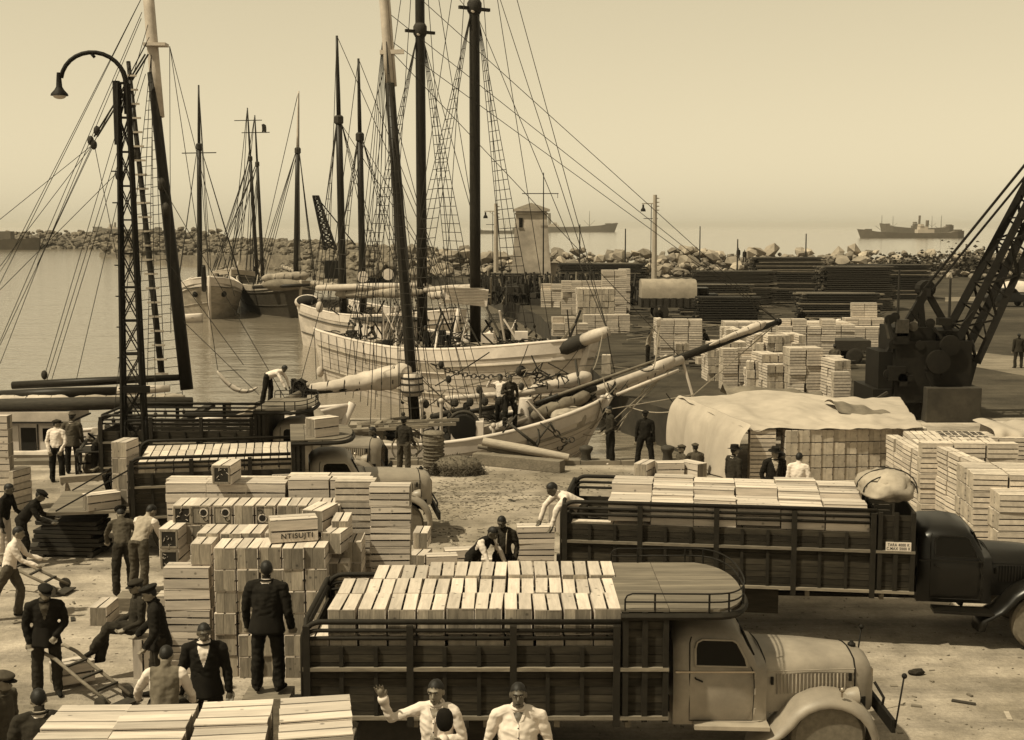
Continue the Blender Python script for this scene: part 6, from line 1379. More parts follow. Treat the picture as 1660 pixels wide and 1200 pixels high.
q = G(78, 1128); person('man in cap and dark jacket standing alone on the dusty ground', q, R(18), dict(A=((-.22, .12, -1), (.15, -.25, -1)), B=((.26, .10, -1), (-.45, -.45, -.55)), head=(16, 20)), cloth_black, cloth_dark, skin_m, hat='cap', shirt=cloth_brown, jacket=True, vox=.013, h=1.72)
q = G(20, 1008); person('man in white shirt striding and pushing a handcart at the left edge', (q.x - .1, q.y + .2, 0), R(100), dict(lean=16, A=((-.1, -.5, -.8), (0, -.9, -.35)), B=((.1, -.5, -.8), (0, -.9, -.35)), LA=((-.05, .55, -1), (0, .55, -1)), LB=((.05, -.40, -1), (0, .15, -1)), head=(5, 0)), shirt_m, cloth_brown, skin_m, vox=.014)
q = G(38, 918); person('dark dressed porter bending under a black load at the left edge', q, R(100), dict(lean=38, A=((-.2, -.4, -.8), (0, -.8, -.3)), B=((.2, -.3, -.8), (0, -.8, -.3)), LA=((-.1, -.25, -1), (0, .25, -1)), LB=((.1, .1, -1), (0, .2, -1)), head=(10, 0)), cloth_black, cloth_black, skin_d, hat='cap', vox=.014)
q = G(8, 915); person('man with white sash walking behind the dark porter at left', q, R(85), dict(lean=12, B=((.2, -.3, -1), (0, -.6, -.6)), head=(10, 0)), cloth_black, shirt_m, skin_d, vox=.014)
q = G(194, 972); person('man in round cap and brown jersey bending beside the lowered tailgate', (q.x, q.y + .3, 0), R(200), dict(lean=30, A=((-.3, -.5, -.8), (.1, -.6, -.6)), B=((.3, -.5, -.8), (-.1, -.6, -.6)), head=(25, 0)), cloth_brown, cloth_dark, skin_m, hat='beret', vox=.014)
q = G(228, 985); person('man in pale knitted waistcoat leaning over the crates seen from behind', (q.x, q.y, .25), R(160), dict(lean=34, A=((-.15, -.35, -1), (.1, -.5, -.8)), B=((.25, -.55, -.8), (-.05, -.5, -.9)), LA=((-.1, .06, -1), (0, .12, -1)), LB=((.08, -.1, -1), (0, .2, -1)), head=(20, -20)), shirt_m, cloth_brown, skin_m, vest=cloth_light, vox=.012)
b = MB(); b.box((q.x, q.y, .12), (.8, .5, .24)); tag(b.build('standing_box', wood_m), 'low box under the man in the pale knitted waistcoat', 'box')
q = G(214, 1100); person('man in dark clothes sitting on an upright crate with crossed legs', (q.x + .05, q.y + .15, .28), R(-62), dict(lean=-6, A=((-.15, -.25, -1), (.2, -.8, -.3)), B=((.25, -.1, -1), (-.1, -.85, -.3)), LA=((-.10, -1, -.02), (.1, -.25, -1)), LB=((-.12, -1, .22), (-.28, -.45, -.8)), head=(14, 10), toeB=(0, -1, -.3)), cloth_dark, cloth_dark, skin_m, hat='cap', vox=.012, seat=.50)
q = G(287, 1098); person('man in dark coat and beret standing over the seated man', (q.x + .02, q.y - .95, 0), R(-75), dict(lean=8, A=((-.2, -.2, -1), (.1, -.7, -.6)), B=((.2, 0, -1), (-.1, -.5, -.8)), LA=((-.1, -.2, -1), (0, -.05, -1)), head=(14, 0)), cloth_black, cloth_dark, skin_m, hat='beret', jacket=True, vox=.012, h=1.74)
q = G(765, 1000); person('man in dark waistcoat and white sleeves bending over a crate', (q.x, q.y + .55, 0), R(62), dict(lean=42, A=((-.2, -.5, -.8), (0, -.4, -.9)), B=((.2, -.6, -.8), (-.1, -.4, -.9)), head=(10, 0)), shirt_m, cloth_black, skin_d, vest=cloth_black, vox=.014)
q = G(815, 990); person('bare headed man in dark shirt and braces looking down beside stacked crates', (q.x, q.y + .3, 0), R(-8), dict(A=((-.5, -.1, -.9), (-.35, -.5, -.8)), B=((.22, .1, -1), (-.1, -.4, -1)), head=(22, -8)), cloth_dark, cloth_black, skin_d, braces=True, vox=.013)
q = at_head(690, 903, 19.0, 1.25); person('man whose dark head shows behind the near lorry load', (q.x, 19.0, 0), R(170), dict(lean=20, head=(20, 0)), cloth_dark, cloth_dark, skin_d, vox=.016, seat=.55)
# -- on the quay edge
q = G(94, 782); person('man in white shirt and dark trousers seen from behind by the deckhouse', q, R(172), dict(A=((-.3, .15, -1), (.4, .25, -.8)), B=((.25, .2, -1), (-.35, .25, -.8)), head=(0, -70)), shirt_m, cloth_black, skin_m, hat='cap', vox=.015)
q = G(119, 768); person('man in grey jacket seen from behind beside the white shirted man', q, R(178), dict(A=((-.15, -.1, -1), (.1, -.6, -.8)), B=((.15, -.1, -1), (-.1, -.6, -.8)), head=(10, 0)), cloth_brown, cloth_black, skin_m, hat='cap', collar=shirt_m, jacket=True, vox=.015)
q = G(160, 778); person('man in dark jersey bending over sacks beside the lattice lamp post', q, R(60), dict(lean=45, A=((-.2, -.5, -.8), (0, -.4, -.9)), B=((.2, -.5, -.8), (0, -.4, -.9))), cloth_dark, cloth_black, skin_m, hat='cap', vox=.017)
q = G(200, 800); person('crouching man in dark clothes in the shadow of the stake lorry', q, R(-40), dict(lean=25, LA=((-.2, -1, -.1), (0, .3, -1)), LB=((.2, -1, -.1), (0, .3, -1)), A=((-.2, -.7, -.6), (0, -.9, -.2)), B=((.2, -.7, -.6), (0, -.9, -.2))), cloth_brown, cloth_black, skin_m, vox=.017)
q = G(655, 775); person('man in dark overalls standing with a rope coil near the yellow basket', q, R(150), dict(A=((-.2, -.1, -1), (.1, -.6, -.6)), B=((.3, -.2, -.9), (0, -.5, .3)), head=(-5, 20)), cloth_dark, cloth_brown, skin_m, hat='cap', vox=.015)
q = G(622, 790); person('man in black waistcoat and white shirt leaning at the lorry bonnet', q, R(-70), dict(lean=28, A=((-.3, -.2, -1), (-.3, -.6, -.8)), B=((.3, -.4, -.8), (0, -.9, -.2))), shirt_m, cloth_black, skin_d, vest=cloth_black, vox=.015)
q = G(495, 742); person('man with a black cap whose head rises behind the roof deck', q, R(20), dict(head=(10, 0)), cloth_dark, cloth_dark, skin_m, hat='cap', vox=.02, h=1.80)
q = G(989, 752); person('man in dark jersey standing at the water edge of the quay', q, R(-75), dict(A=((-.2, 0, -1), (.15, -.7, -.5)), B=((.2, 0, -1), (-.2, -.7, -.5)), head=(8, 0)), cloth_dark, cloth_black, skin_m, vox=.015, shoes=shirt_m)
q = G(1045, 762); person('man in black standing with legs apart in the dark of quay wall', q, R(175), dict(LA=((-.22, 0, -1), (-.05, .04, -1)), LB=((.22, 0, -1), (.05, .04, -1))), cloth_black, cloth_black, skin_m, hat='cap', vox=.017)
q = G(1100, 772); person('man in brown jacket sitting on the ground with outstretched leg by the tarpaulin', (q.x, q.y, -.06), R(-70), dict(lean=-10, LA=((-.1, -1, .45), (0, -.4, -1)), LB=((.1, -1, .1), (0, -1, -.2)), A=((-.3, .2, -1), (-.1, -.3, -1)), B=((.3, -.3, -.8), (0, -.8, 0))), cloth_brown, cloth_brown, skin_m, hat='cap', vox=.015, seat=.20)
q = G(1128, 772); person('man in brown jacket seen from behind sitting against the tarpaulin pile', (q.x, q.y, -.05), R(190), dict(lean=8, LA=((-.15, -1, .4), (0, -.3, -1)), LB=((.15, -1, .4), (0, -.3, -1)), A=((-.2, -.5, -.8), (.1, -.8, -.2)), B=((.2, -.5, -.8), (-.1, -.8, -.2))), cloth_brown, cloth_dark, skin_m, hat='cap', vox=.015, seat=.22)
q = G(1187, 838); person('man in dark suit and fedora turned right before the tarpaulin', (q.x, q.y, 0), R(115), dict(head=(0, 0)), cloth_dark, cloth_black, skin_m, hat='fedora', shirt=shirt_m, collar=shirt_m, jacket=True, vox=.014)
q = G(1253, 842); person('man in black coat and wide hat facing us behind the second lorry', q, R(5), dict(head=(5, 10), A=((-.3, .1, -1), (.2, -.2, -1))), cloth_black, cloth_black, skin_m, hat='fedora', shirt=cloth_light, jacket=True, vox=.014, fat=1.1)
q = G(1292, 852); person('dark haired man in white shirt seen from behind near the hatted men', q, R(160), dict(head=(8, -15)), shirt_m, cloth_dark, skin_m, vox=.014)
q = G(1270, 850); person('man mostly hidden between the hatted man and the white shirt', (q.x, q.y + .6, -.1), R(60), dict(head=(10, 0)), cloth_dark, cloth_dark, skin_d, vox=.018)
M2 = origin_of(T2); q = M2 @ V(.25, -.45, 1.12); person('worker in white shirt bending in the tail of the second lorry', q, R(-70), dict(lean=62, A=((-.2, -.6, -.6), (0, -.3, -1)), B=((.2, -.6, -.6), (0, -.3, -1))), shirt_m, cloth_dark, skin_d, vox=.016)
q = G(1650, 597); person('man in dark suit standing alone on the far right track', q, R(180), dict(LA=((-.14, 0, -1), (0, .04, -1)), LB=((.14, 0, -1), (0, .04, -1))), cloth_dark, cloth_dark, skin_m, vox=.018, jacket=True)
# -- out on the wharf
for (u, v, yaw, pose, tp, bt_, lb) in ((1050, 592, 75, dict(lean=10, A=((-.2, -.3, .6), (0, -.3, 1)), B=((.2, -.3, .6), (0, -.3, 1))), cloth_light, cloth_dark, 'porter carrying a slatted crate on his shoulder beside the crate stack'),
        (1148, 585, -80, dict(lean=25, A=((-.2, -.5, -.5), (0, -.8, 0)), B=((.2, -.5, -.5), (0, -.8, 0))), cloth_dark, cloth_dark, 'dark dressed man bending over among the jumbled crates'),
        (1116, 580, 60, dict(lean=14, A=((-.2, -.6, -.4), (0, -.9, .2)), B=((.2, -.6, -.4), (0, -.9, .2))), cloth_dark, cloth_dark, 'dark porter lifting a tilted crate off the stack'),
        (1352, 620, 170, dict(lean=10), cloth_brown, cloth_dark, 'man in brown jacket behind the right end of the jumbled crates'),
        (1068, 540, 0, dict(lean=6), cloth_black, cloth_black, 'dark figure standing below the wheel of the covered lorry')):
    person(lb, G(u, v), R(yaw), pose, tp, bt_, skin_m, vox=.024, fingers=False)
for (u, v, Y, h, yaw, pose, tp, lb) in ((1297, 519, 78, .95, 20, dict(lean=15), cloth_black, 'dark man standing in front of the flat slab of crates'), (1350, 530, 79, .7, 60, dict(lean=70), shirt_m, 'man in white bending over at the right end of crate slab'), (1243, 512, 66, 1.72, -60, dict(lean=30), shirt_m, 'man in white shirt clinging near the tip of the bowsprit')):
    q = P(u, v, Y); person(lb, (q.x, Y, q.z - h), R(yaw), pose, tp, cloth_black, skin_d, vox=.03, fingers=False) if 'clinging' not in lb else None
for i, (u, v) in enumerate(((1197, 408), (1207, 411))):
    q = P(u, v, 178); person('tiny figure on top of the boulders, %s of the pair' % ('left', 'right')[i], (q.x, 178, q.z - 1.2), 0, None, cloth_dark, cloth_dark, skin_d, vox=.04, fingers=False)
c = P(1050, 532, 62); 
for (u, v, Y), yaw, pose, cl, lb in CREW:
    q = P(u, v, Y); person(lb, q, R(yaw), pose, shirt_m if cl == 'shirt' else cloth_dark, cloth_black, skin_d, vox=.018, fingers=False)
for i, (q_, o_, yw, pz, tp, lb) in enumerate(((.32, .6, 40, dict(lean=50, A=((-.2, -.6, -.7), (0, -.5, -.9)), B=((.2, -.6, -.7), (0, -.5, -.9))), cloth_dark, 'deck hand bending between the two tall masts of white schooner'), (.52, 1.6, -60, dict(lean=10), cloth_black, 'deck hand in black standing before the schooner foremast'), (.66, .4, 100, dict(lean=35, A=((-.2, -.6, -.7), (0, -.5, -.9)), B=((.2, -.6, -.7), (0, -.5, -.9))), shirt_m, 'deck hand in white stooping just right of the schooner foremast'), (.78, .9, 10, dict(lean=12), cloth_dark, 'dark clad deck hand near the bow of the white schooner'))):
    person(lb, A.c(q_, o_, -.7), R(yw), pz, tp, cloth_black, skin_d, vox=.025, fingers=False)
q = A.c(.245, 1.2, -.6); person('man in pale hat crouching on the deck of the big white schooner', q, R(-120), dict(lean=40, LA=((-.2, -1, -.1), (0, .3, -1)), LB=((.2, -1, -.1), (0, .3, -1)), A=((-.2, -.7, -.6), (0, -.9, -.2)), B=((.2, -.7, -.6), (0, -.9, -.2))), cloth_dark, cloth_black, skin_d, hat='straw', vox=.025, fingers=False)
# ================================================================ CRATES
ORD = ['first', 'second', 'third', 'fourth', 'fifth', 'sixth', 'seventh', 'eighth', 'ninth', 'tenth', 'eleventh', 'twelfth', 'thirteenth', 'fourteenth', 'fifteenth', 'sixteenth']
def box_mesh(nm, d, m):
    k = (nm, tuple(round(x, 3) for x in d))
    if k not in BOXES: BOXES[k] = MB().box((0, 0, 0), d).mesh(nm, m)
    return BOXES[k]
BOXES = {}
def crate_boards(L, W, Hh, top=2, side=2):
    "(kind, centre, size) of every board; long axis x, base centre at the origin"
    t = .012; e = .018; out = []
    we = W - 2 * t
    for s in (-1, 1):
        for a_, b_ in ((0, .58), (.58, 1)): out.append(('end_panel', (s * (L / 2 - e / 2), -we / 2 + we * (a_ + b_) / 2 * 1, Hh / 2), (e, we * (b_ - a_) - .004, Hh - 2 * t)))
    g = .028
    w = (W - g * (top - 1) - .004) / top
    for i in range(top): out.append(('slat', (0, -W / 2 + .002 + w / 2 + i * (w + g), Hh - t / 2), (L, w, t)))
    w = (Hh - .03 - g * (side - 1)) / side
    for s in (-1, 1):
        for i in range(side): out.append(('slat', (0, s * (W / 2 - t / 2), .008 + w / 2 + i * (w + g)), (L - .004, t, w)))
    out.append(('base_board', (0, 0, t / 2), (L - .01, W - .03, t)))
    out.append(('partition', (0, 0, Hh / 2), (e, W - 2 * t - .004, Hh - .04)))
    return out
CRN = [0]; CST = MB(); CRG = {}
ends_cache = {}
def crate(p, rz, label, group, dims=(.70, .335, .335), top=2, side=2, parts=True, mark=None, rot=None, solo=True, jit=.02):
    L, W, Hh = dims; rx = ry = 0
    if rot: rx, ry = rot
    boards = crate_boards(L, W, Hh, top, side)
    if not solo or CRN[0] >= 299:
        M = Matrix.Rotation(rz, 4, 'Z') @ Matrix.Rotation(ry, 4, 'Y') @ Matrix.Rotation(rx, 4, 'X'); M3 = M.to_3x3()
        for k, c, d in boards:
            if k in ('base_board', 'partition'): continue
            CST.m = 1 if k == 'end_panel' else 0
            CST.box(Vector(p) + M3 @ Vector(c), d, M3)
        return None
    CRN[0] += 1
    if parts:
        o = bpy.data.objects.new('crate', None); COL.objects.link(o); o.empty_display_size = .1
        for k, c, d in boards:
            ch = link(k, box_mesh(k, d, end_m if k in ('end_panel', 'partition') else slat_m), o, c)
            if k == 'slat': ch.rotation_euler = (0, 0, rnd(-.014, .014)) if c[2] > Hh * .9 else (0, rnd(-.014, .014), 0); ch.location.x += rnd(-.006, .006)
        if mark: MARKS[mark](o, L, W, Hh)
    else:
        key = (L, W, Hh, top, side)
        if key not in ends_cache:
            b = MB()
            for k, c, d in boards:
                if k == 'base_board': continue
                b.m = 1 if k in ('end_panel', 'partition') else 0; b.box(c, d)
            ends_cache[key] = b.mesh('crate', [slat_b, end_b])
        o = bpy.data.objects.new('crate', ends_cache[key]); COL.objects.link(o)
    o.location = Vector(p); o.rotation_euler = (rx + rnd(-.004, .004), ry + rnd(-.004, .004), rz + rnd(-jit, jit) * 1.5)
    tag(o, label, 'crate', group)
    return o
def disc_mark(o, L, W, Hh, flip=False, script=True, s=-1):
    "stencilled square with a black disc and a scribbled word, on the end that faces the quay"
    x = s * (L / 2 + .002)
    def pt(a, b_): return (x, a * W * .5 * (-1 if flip else 1), Hh / 2 + b_ * Hh * .5 * (-1 if flip else 1))
    m = MB(); m.lathe(pt(-s * -.30, .28), [(.075, 0), (.075, -.0025)] if s < 0 else [(.075, 0), (.075, .0025)], 14, 'x'); m.build('mark_ring', plate_m, o)
    m = MB(); m.lathe(pt(-s * -.30, .28), [(.055, -.001), (.055, -.005)] if s < 0 else [(.055, .001), (.055, .005)], 14, 'x'); m.build('mark_disc', ink_m, o)
    m = MB(); k = .78
    for a_, c in (((-k, -k), (k, -k)), ((k, -k), (k, k)), ((k, k), (-k, k)), ((-k, k), (-k, -k))): m.beam(pt(*a_), pt(*c), .006, .006, (1, 0, 0))
    m.build('mark_border', ink_m, o)
    m = MB(); pts = []
    for i in range(26):
        q = i / 25; pts.append(pt(-s * -(-.10 + .72 * q) * -1 * -1 + .16 * math.sin(q * 19) * 1, .38 - 1.0 * q + .13 * math.cos(q * 19)))
    m.tube(pts, .007, 4); m.build('mark_script', iron_m, o)
def open_mark(o, L, W, Hh):
    "open end: dark hollow with a few broken straws of wood"
    x = -(L / 2 + .006); m = MB()
    for a_, c in (((-.8, .8), (.8, .8)), ((-.8, -.8), (.8, -.8)), ((-.8, -.8), (-.8, .8)), ((.8, -.8), (.8, .8))):
        m.beam((x, a_[0] * W / 2, Hh / 2 + a_[1] * Hh / 2), (x, c[0] * W / 2, Hh / 2 + c[1] * Hh / 2), .03, .012, (1, 0, 0))
    m.build('end_frame', end_m, o)
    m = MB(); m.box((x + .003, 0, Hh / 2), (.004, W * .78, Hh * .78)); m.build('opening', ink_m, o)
    m = MB(); rs = random.Random(len(KIDS) + CRN[0])
    for i in range(7):
        a_ = rs.uniform(-.1, .1); b_ = rs.uniform(-.1, .1); m.beam((x - .006, a_, Hh / 2 + b_), (x - .009, a_ + rs.uniform(-.05, .05), Hh / 2 + b_ + rs.uniform(-.06, .06)), .012, .006)
    m.build('shaving', slat_m, o)
MARKS = {'disc': lambda o, L, W, Hh: disc_mark(o, L, W, Hh), 'discflip': lambda o, L, W, Hh: disc_mark(o, L, W, Hh, True), 'open': open_mark}
def nth(i, n, words=('left', 'right')):
    if i == 0: return words[0] + 'most'
    if i == n - 1: return words[1] + 'most'
    return ORD[i] + ' from ' + words[0]
END_ON = R(90)        # long axis pointing away: the end panel (local -x) faces the camera

def make_crates():
    D = (.62, .29, .32)
    # ---- load in the bottom left corner: four columns, long sides along x, slightly twisted
    for ci, (u, dv) in enumerate(((150, 6), (260, 9), (382, -2), (508, -10))):
        for r in range(3):
            c = P(u, 1145 + dv, 11.75); y = 11.75 - r * .335; z = 2.03
            rz = (.03, .06, .12, .17)[ci]
            crate((c.x - math.sin(rz) * -r * .335 * .9, y + (0, .01, .06, .12)[ci], z + (.03 if r == 1 else 0) + (0, 0, .02, .04)[ci]), rz, '%s crate in the %s row of the load along the bottom edge' % (nth(ci, 4), ('back', 'middle', 'front')[r]), 'crates loaded along the bottom edge', (.655, .33, .34), parts=True)
            crate((c.x - math.sin(rz) * -r * .335 * .9, y + (0, .01, .06, .12)[ci], z - .345), rz, 'underneath crate of the %s column, %s row, bottom edge load' % (nth(ci, 4), ('back', 'middle', 'front')[r]), 'crates loaded along the bottom edge', (.655, .33, .34), parts=False) if (ci == 3 or r == 0) else None
    pf = MB(); pf.box((-2.5, 11.2, 1.59), (3.4, 1.7, .14))
    for x in (-4, -1): pf.box((x, 10.6, .76), (.16, .16, 1.52)); pf.box((x, 11.8, .76), (.16, .16, 1.52))
    tag(pf.build('loading_table', darkwood), 'rough timber staging under the crates along the bottom edge', 'staging')
    # ---- load of the near lorry
    for r in range(3):
        n = 10
        for i in range(n):
            u = 560 + i * 46.8; c = P(u, 991, 16.05)
            y = 16.05 + r * .70; x = c.x * 1.0 + (.02 * r) + .012 * math.sin(i * 7 + r * 3)
            if r == 2 and i == 0: continue
            crate((x, y + rnd(-.012, .012), 1.82 + .05 * (r == 2) * (i > 2) + rnd(0, .02)), END_ON, 'crate on the near grey lorry, %s row, %s' % (('front', 'middle', 'back')[r], nth(i, n)), 'crates loaded on the near grey lorry', (.70, .338, .335), mark=None)
    for i in range(11):
        c = P(515 + i * 46.8, 1040, 15.95)
        crate((c.x, 16.05, 1.475), END_ON, 'lower crate behind the near lorry rails, %s' % nth(i, 11), 'crates loaded on the near grey lorry', (.70, .338, .335), parts=(i < 1))
    # ---- central pile
    g = 'crates of the big central pile'
    def col(u, vb, Y, n0, n1, rz, lab, dims=D, mark=None, parts=True, dz=0, side=2, top=2):
        c = P(u, 900, Y)
        for k in range(n0, n1):
            crate((c.x + rnd(-.018, .018), Y + rnd(-.03, .03), k * (dims[2] + .006) + dz), rz, '%s, %s' % (lab, 'lowest' if k == 0 else 'topmost' if k == n1 - 1 else ORD[k] + ' from the ground'), g, dims, mark=(mark if k == n1 - 1 else None), parts=parts, side=side, top=top)
    names = ['column left of the black suited man', 'column beside the black suited man on his left', 'column directly behind the black suited man', 'column just right of the black suited man', 'second column right of the black suited man', 'fourth column right, next to the near lorry rear']
    for i, u in enumerate((334, 371, 407, 443, 479, 515)):
        col(u, 0, 19.6 + (.25 if i == 0 else 0), 0, (6, 6, 6, 6, 6, 6)[i], END_ON + .02, 'crate of front ' + names[i], (.62, .325, .335))
    # second rank of the front block: tops seen behind the first
    for i, u in enumerate((345, 380, 415, 450)):
        col(u, 0, 20.28, 5, 6 + (i < 0), END_ON, 'top crate standing behind front column %s of central pile' % ORD[i], (.62, .325, .335), parts=True, dz=.06)
    # stencilled tier
    tier = (('open', 303), ('disc', 333), ('disc', 367), (None, 402), ('discflip', 436), (None, 470), ('disc', 503), ('disc', 538))
    for i, (mk, u) in enumerate(tier):
        Y = 21.35
        for k in (5, 6):
            crate((P(u, 840, Y).x, Y, k * .338 - .05), END_ON + (.0 if i < 7 else .10), '%s crate of the %s stencilled tier in the central pile' % (nth(i, 8), 'upper' if k == 6 else 'lower'), g, (.62, .325, .335), mark=(mk if k == 6 else ('disc' if i in (3, 5) else None)), parts=True)
    for k in (4, 5): crate((P(283, 880, 20.9).x, 20.9, k * .338), END_ON, 'open ended crate at the left flank of the central pile, %s' % ('lower' if k == 4 else 'upper'), g, (.62, .325, .335), mark='open')
    # left flank: long sides to the camera
    for k in range(5):
        crate((P(318, 1050, 19.75).x - .05, 19.62, k * .338), .02 + rnd(-.03, .03), 'long side crate behind the dark suited man, %s of its stack' % ('lowest' if k == 0 else 'topmost' if k == 4 else ORD[k]), g, (.70, .335, .333), side=3 if k < 3 else 2)
    for k in range(3): crate((P(300, 960, 20.7).x, 20.4, k * .338 + .0), .0, 'long side crate of the second left stack, %s' % ('lowest', 'middle', 'topmost')[k], g, (.70, .335, .333), parts=False)
    # back tier, long sides to the camera, boards on top
    for i, u in enumerate((306, 372, 432, 503, 570)):
        for r in range(2):
            for k in (6, 7):
                if k == 6 and r == 1: continue
                Y = 22.15 + r * .34
                crate((P(u, 800, Y).x + rnd(-.02, .02), Y, k * .338 - .20 + .06 * (i in (3, 4))), rnd(-.02, .02), 'long side crate of the back tier, %s, %s' % (nth(i, 5), 'front upper' if (r == 0 and k == 7) else 'front lower' if r == 0 else 'rear'), g, (.70, .335, .333), parts=(r == 0), side=2 if k == 7 else 3, top=2)
    crate((P(370, 790, 22.2).x, 22.1, 8 * .338 - .195), END_ON - .04, 'single open ended crate standing on the very top of central pile', g, (.62, .335, .34), mark='open')
    # tall stack at the right end
    for k in range(8):
        crate((P(634, 850, 20.9).x + rnd(-.01, .01), 20.9, k * .338), rnd(-.015, .015), 'slatted crate of the tall stack at right end, %s' % ('lowest' if k == 0 else 'topmost' if k == 7 else ORD[k] + ' up'), g, (.66, .335, .333), side=(2 if k < 3 else 3), top=2)
    for i, u in enumerate((557, 578)):
        for k in range(3, 7 - i):
            crate((P(u, 850, 20.55).x, 20.35, k * .338 - .08), END_ON, 'end on crate left of the tall stack, %s column, %s' % (('left', 'right')[i], ORD[k - 3]), g, (.62, .26, .335))
    for k in range(3, 8): crate((P(578, 850, 21.3).x, 21.3, k * .338), 0, 'long side crate left of the tall stack, %s' % ORD[k - 3], g, (.66, .335, .333), side=3, parts=False)
    # lettered crate lying skew on the top
    c = P(480, 890, 20.0)
    o = crate((c.x, 19.75, 6 * .341 + .01), R(17), 'skewed crate with stencilled upside down lettering lying on front columns', g, (.72, .36, .36))
    if o: text_mesh('NTISUJTI', .115, iron_m, o, Matrix.Translation((.04, -.1845, .095)) @ Matrix.Rotation(R(90), 4, 'X'))
    crate((P(520, 870, 20.6).x, 20.6, 6 * .338 + .02), END_ON - .3, 'plain ended crate just behind the skewed lettered crate', g, (.62, .35, .35))
    crate((P(549, 905, 20.1).x, 20.0, 5 * .338 + .15), END_ON - .2, 'tilted end on crate right of the lettered crate', g, (.62, .31, .335))
    for k in range(0, 5): crate((P(553, 905, 20.1).x, 20.05, k * .338), END_ON, 'end on crate under the tilted crate, %s' % ORD[k], g, (.62, .31, .335), parts=(k > 2))
    # ---- loose crates on the ground
    gg = None
    c = G(161, 1015); crate((c.x, c.y + .3, 0), END_ON - .05, 'lone end on crate lying on the dusty ground at left', gg, (.62, .30, .335))
    c = G(214, 1104); crate((c.x, c.y + .25, .31), .0, 'crate standing upright on end under the seated man', gg, (.62, .33, .335), rot=(0, R(90)))
    c = G(118, 1122); crate((c.x - .1, c.y + .3, .06), .55, 'crate lying on the handcart next to the standing man', gg, (.60, .30, .32))
    c = G(889, 863); crate((c.x, c.y + .2, .31), .0, 'upright slatted crate behind the second lorry tail', gg, (.64, .34, .335), rot=(0, R(90)))
    for k in range(3):
        c = G(868, 935); crate((c.x, c.y - .6 + .7, k * .34), .02, 'crate of the slatted stack beside the braced man, %s' % ('lowest', 'middle', 'topmost')[k], 'crates stacked beside the braced man', (.74, .34, .338), side=3)
    for i, (u, v, rz, lb) in enumerate(((682, 920, 1.4, 'end on crate right of the tall stack, low'), (716, 925, .1, 'flat pale crate on the ground behind the bending man'), (745, 915, .2, 'half hidden crate left of the bending man'), (800, 930, .1, 'pale crate between the two men at the lorry tail'))):
        c = G(u, v); crate((c.x, c.y, 0), rz, lb, gg, (.62, .335, .335), parts=True)
    c = G(684, 912); crate((c.x, c.y + .1, .34), 1.5, 'end on crate standing against the tall stack', gg, (.62, .30, .335))
    for i, (u, rz, lb) in enumerate(((1045, 1.15, 'left crate of three on the ground behind second lorry'), (1085, .06, 'middle crate of three on the ground behind second lorry'), (1122, -.9, 'right crate of three on the ground behind second lorry'))):
        c = G(u, 790); crate((c.x, c.y, .33), rz, lb, gg, (.72, .36, .36), parts=True)
        crate((c.x, c.y, 0), rz, 'crate underneath the ' + lb.split(' of')[0] + ' behind second lorry', gg, (.72, .36, .33), parts=False)
    # left edge stacks
    for k in range(7):
        c = G(0, 832); crate((c.x - .12, c.y + .3, k * .337), .03, 'crate of the stack cut by the left frame edge, %s' % ('lowest' if k == 0 else 'topmost' if k == 6 else ORD[k] + ' up'), 'crates stacked at the left edge', (.66, .335, .333), side=2, parts=k > 2)
    for k in range(3):
        c = G(24, 828); crate((c.x, c.y + .2, k * .337), END_ON - .35, 'crate of the lower stack by the left edge, %s' % ('lowest', 'middle', 'topmost')[k], 'crates stacked at the left edge', (.66, .335, .333), parts=False)
    # on the lowered tailgate and inside truck three
    c = P(166, 838, 26.6); crate((c.x, 26.6, 1.045), .62, 'crate lying on the lowered tailgate of the left lorry', None, (.70, .33, .33))
    for k in range(4):
        crate((P(206, 820, 27.2).x, 27.2, 1.045 + k * .337), R(81), 'crate at the open tail of the left lorry, %s' % ('lowest', 'second', 'third', 'topmost')[k], 'crates at the left lorry tail', (.62, .335, .333), parts=True)
    c = P(515, 714, 26.9); crate((c.x, 27.6, 2.42), .75, 'crate standing on the roof deck of the left lorry', None, (.62, .36, .40))

def make_truck2_load(M):
    "M: matrix of the second lorry"
    g = 'crates loaded on the second lorry'; e = M.to_euler().z
    for c in range(6):
        for r in range(6):
            p = M @ V(1.12 + c * .715, -.93 + r * .345, 1.93 + .10 * (r > 2) + .05 * ((c + r) % 3 == 0))
            crate(p, e + (.02, -.01, -.03, .0, .01, 0)[c], 'crate on the second lorry, %s column, %s row from near side' % (nth(c, 6), ORD[r]), g, (.70, .335, .335), rot=(R(rnd(-2, 2)), 0))
    for c in range(7):
        p = M @ V(.5 + c * .715, -.93, 1.585); crate(p, e, 'lower crate behind the second lorry rails, %s' % nth(c, 7), g, (.70, .335, .335), parts=False)
def make_truck3_load(M):
    e = M.to_euler().z
    for c in range(9):
        for r in range(3):
            p = M @ V(.35 + c * .36, -.75 + r * .70, 1.70); crate(p, e + END_ON, 'crate on the left lorry load, %s column, %s row' % (nth(c, 9), ('near', 'middle', 'far')[r]), 'crates loaded on the left lorry', (.68, .34, .33), parts=False)
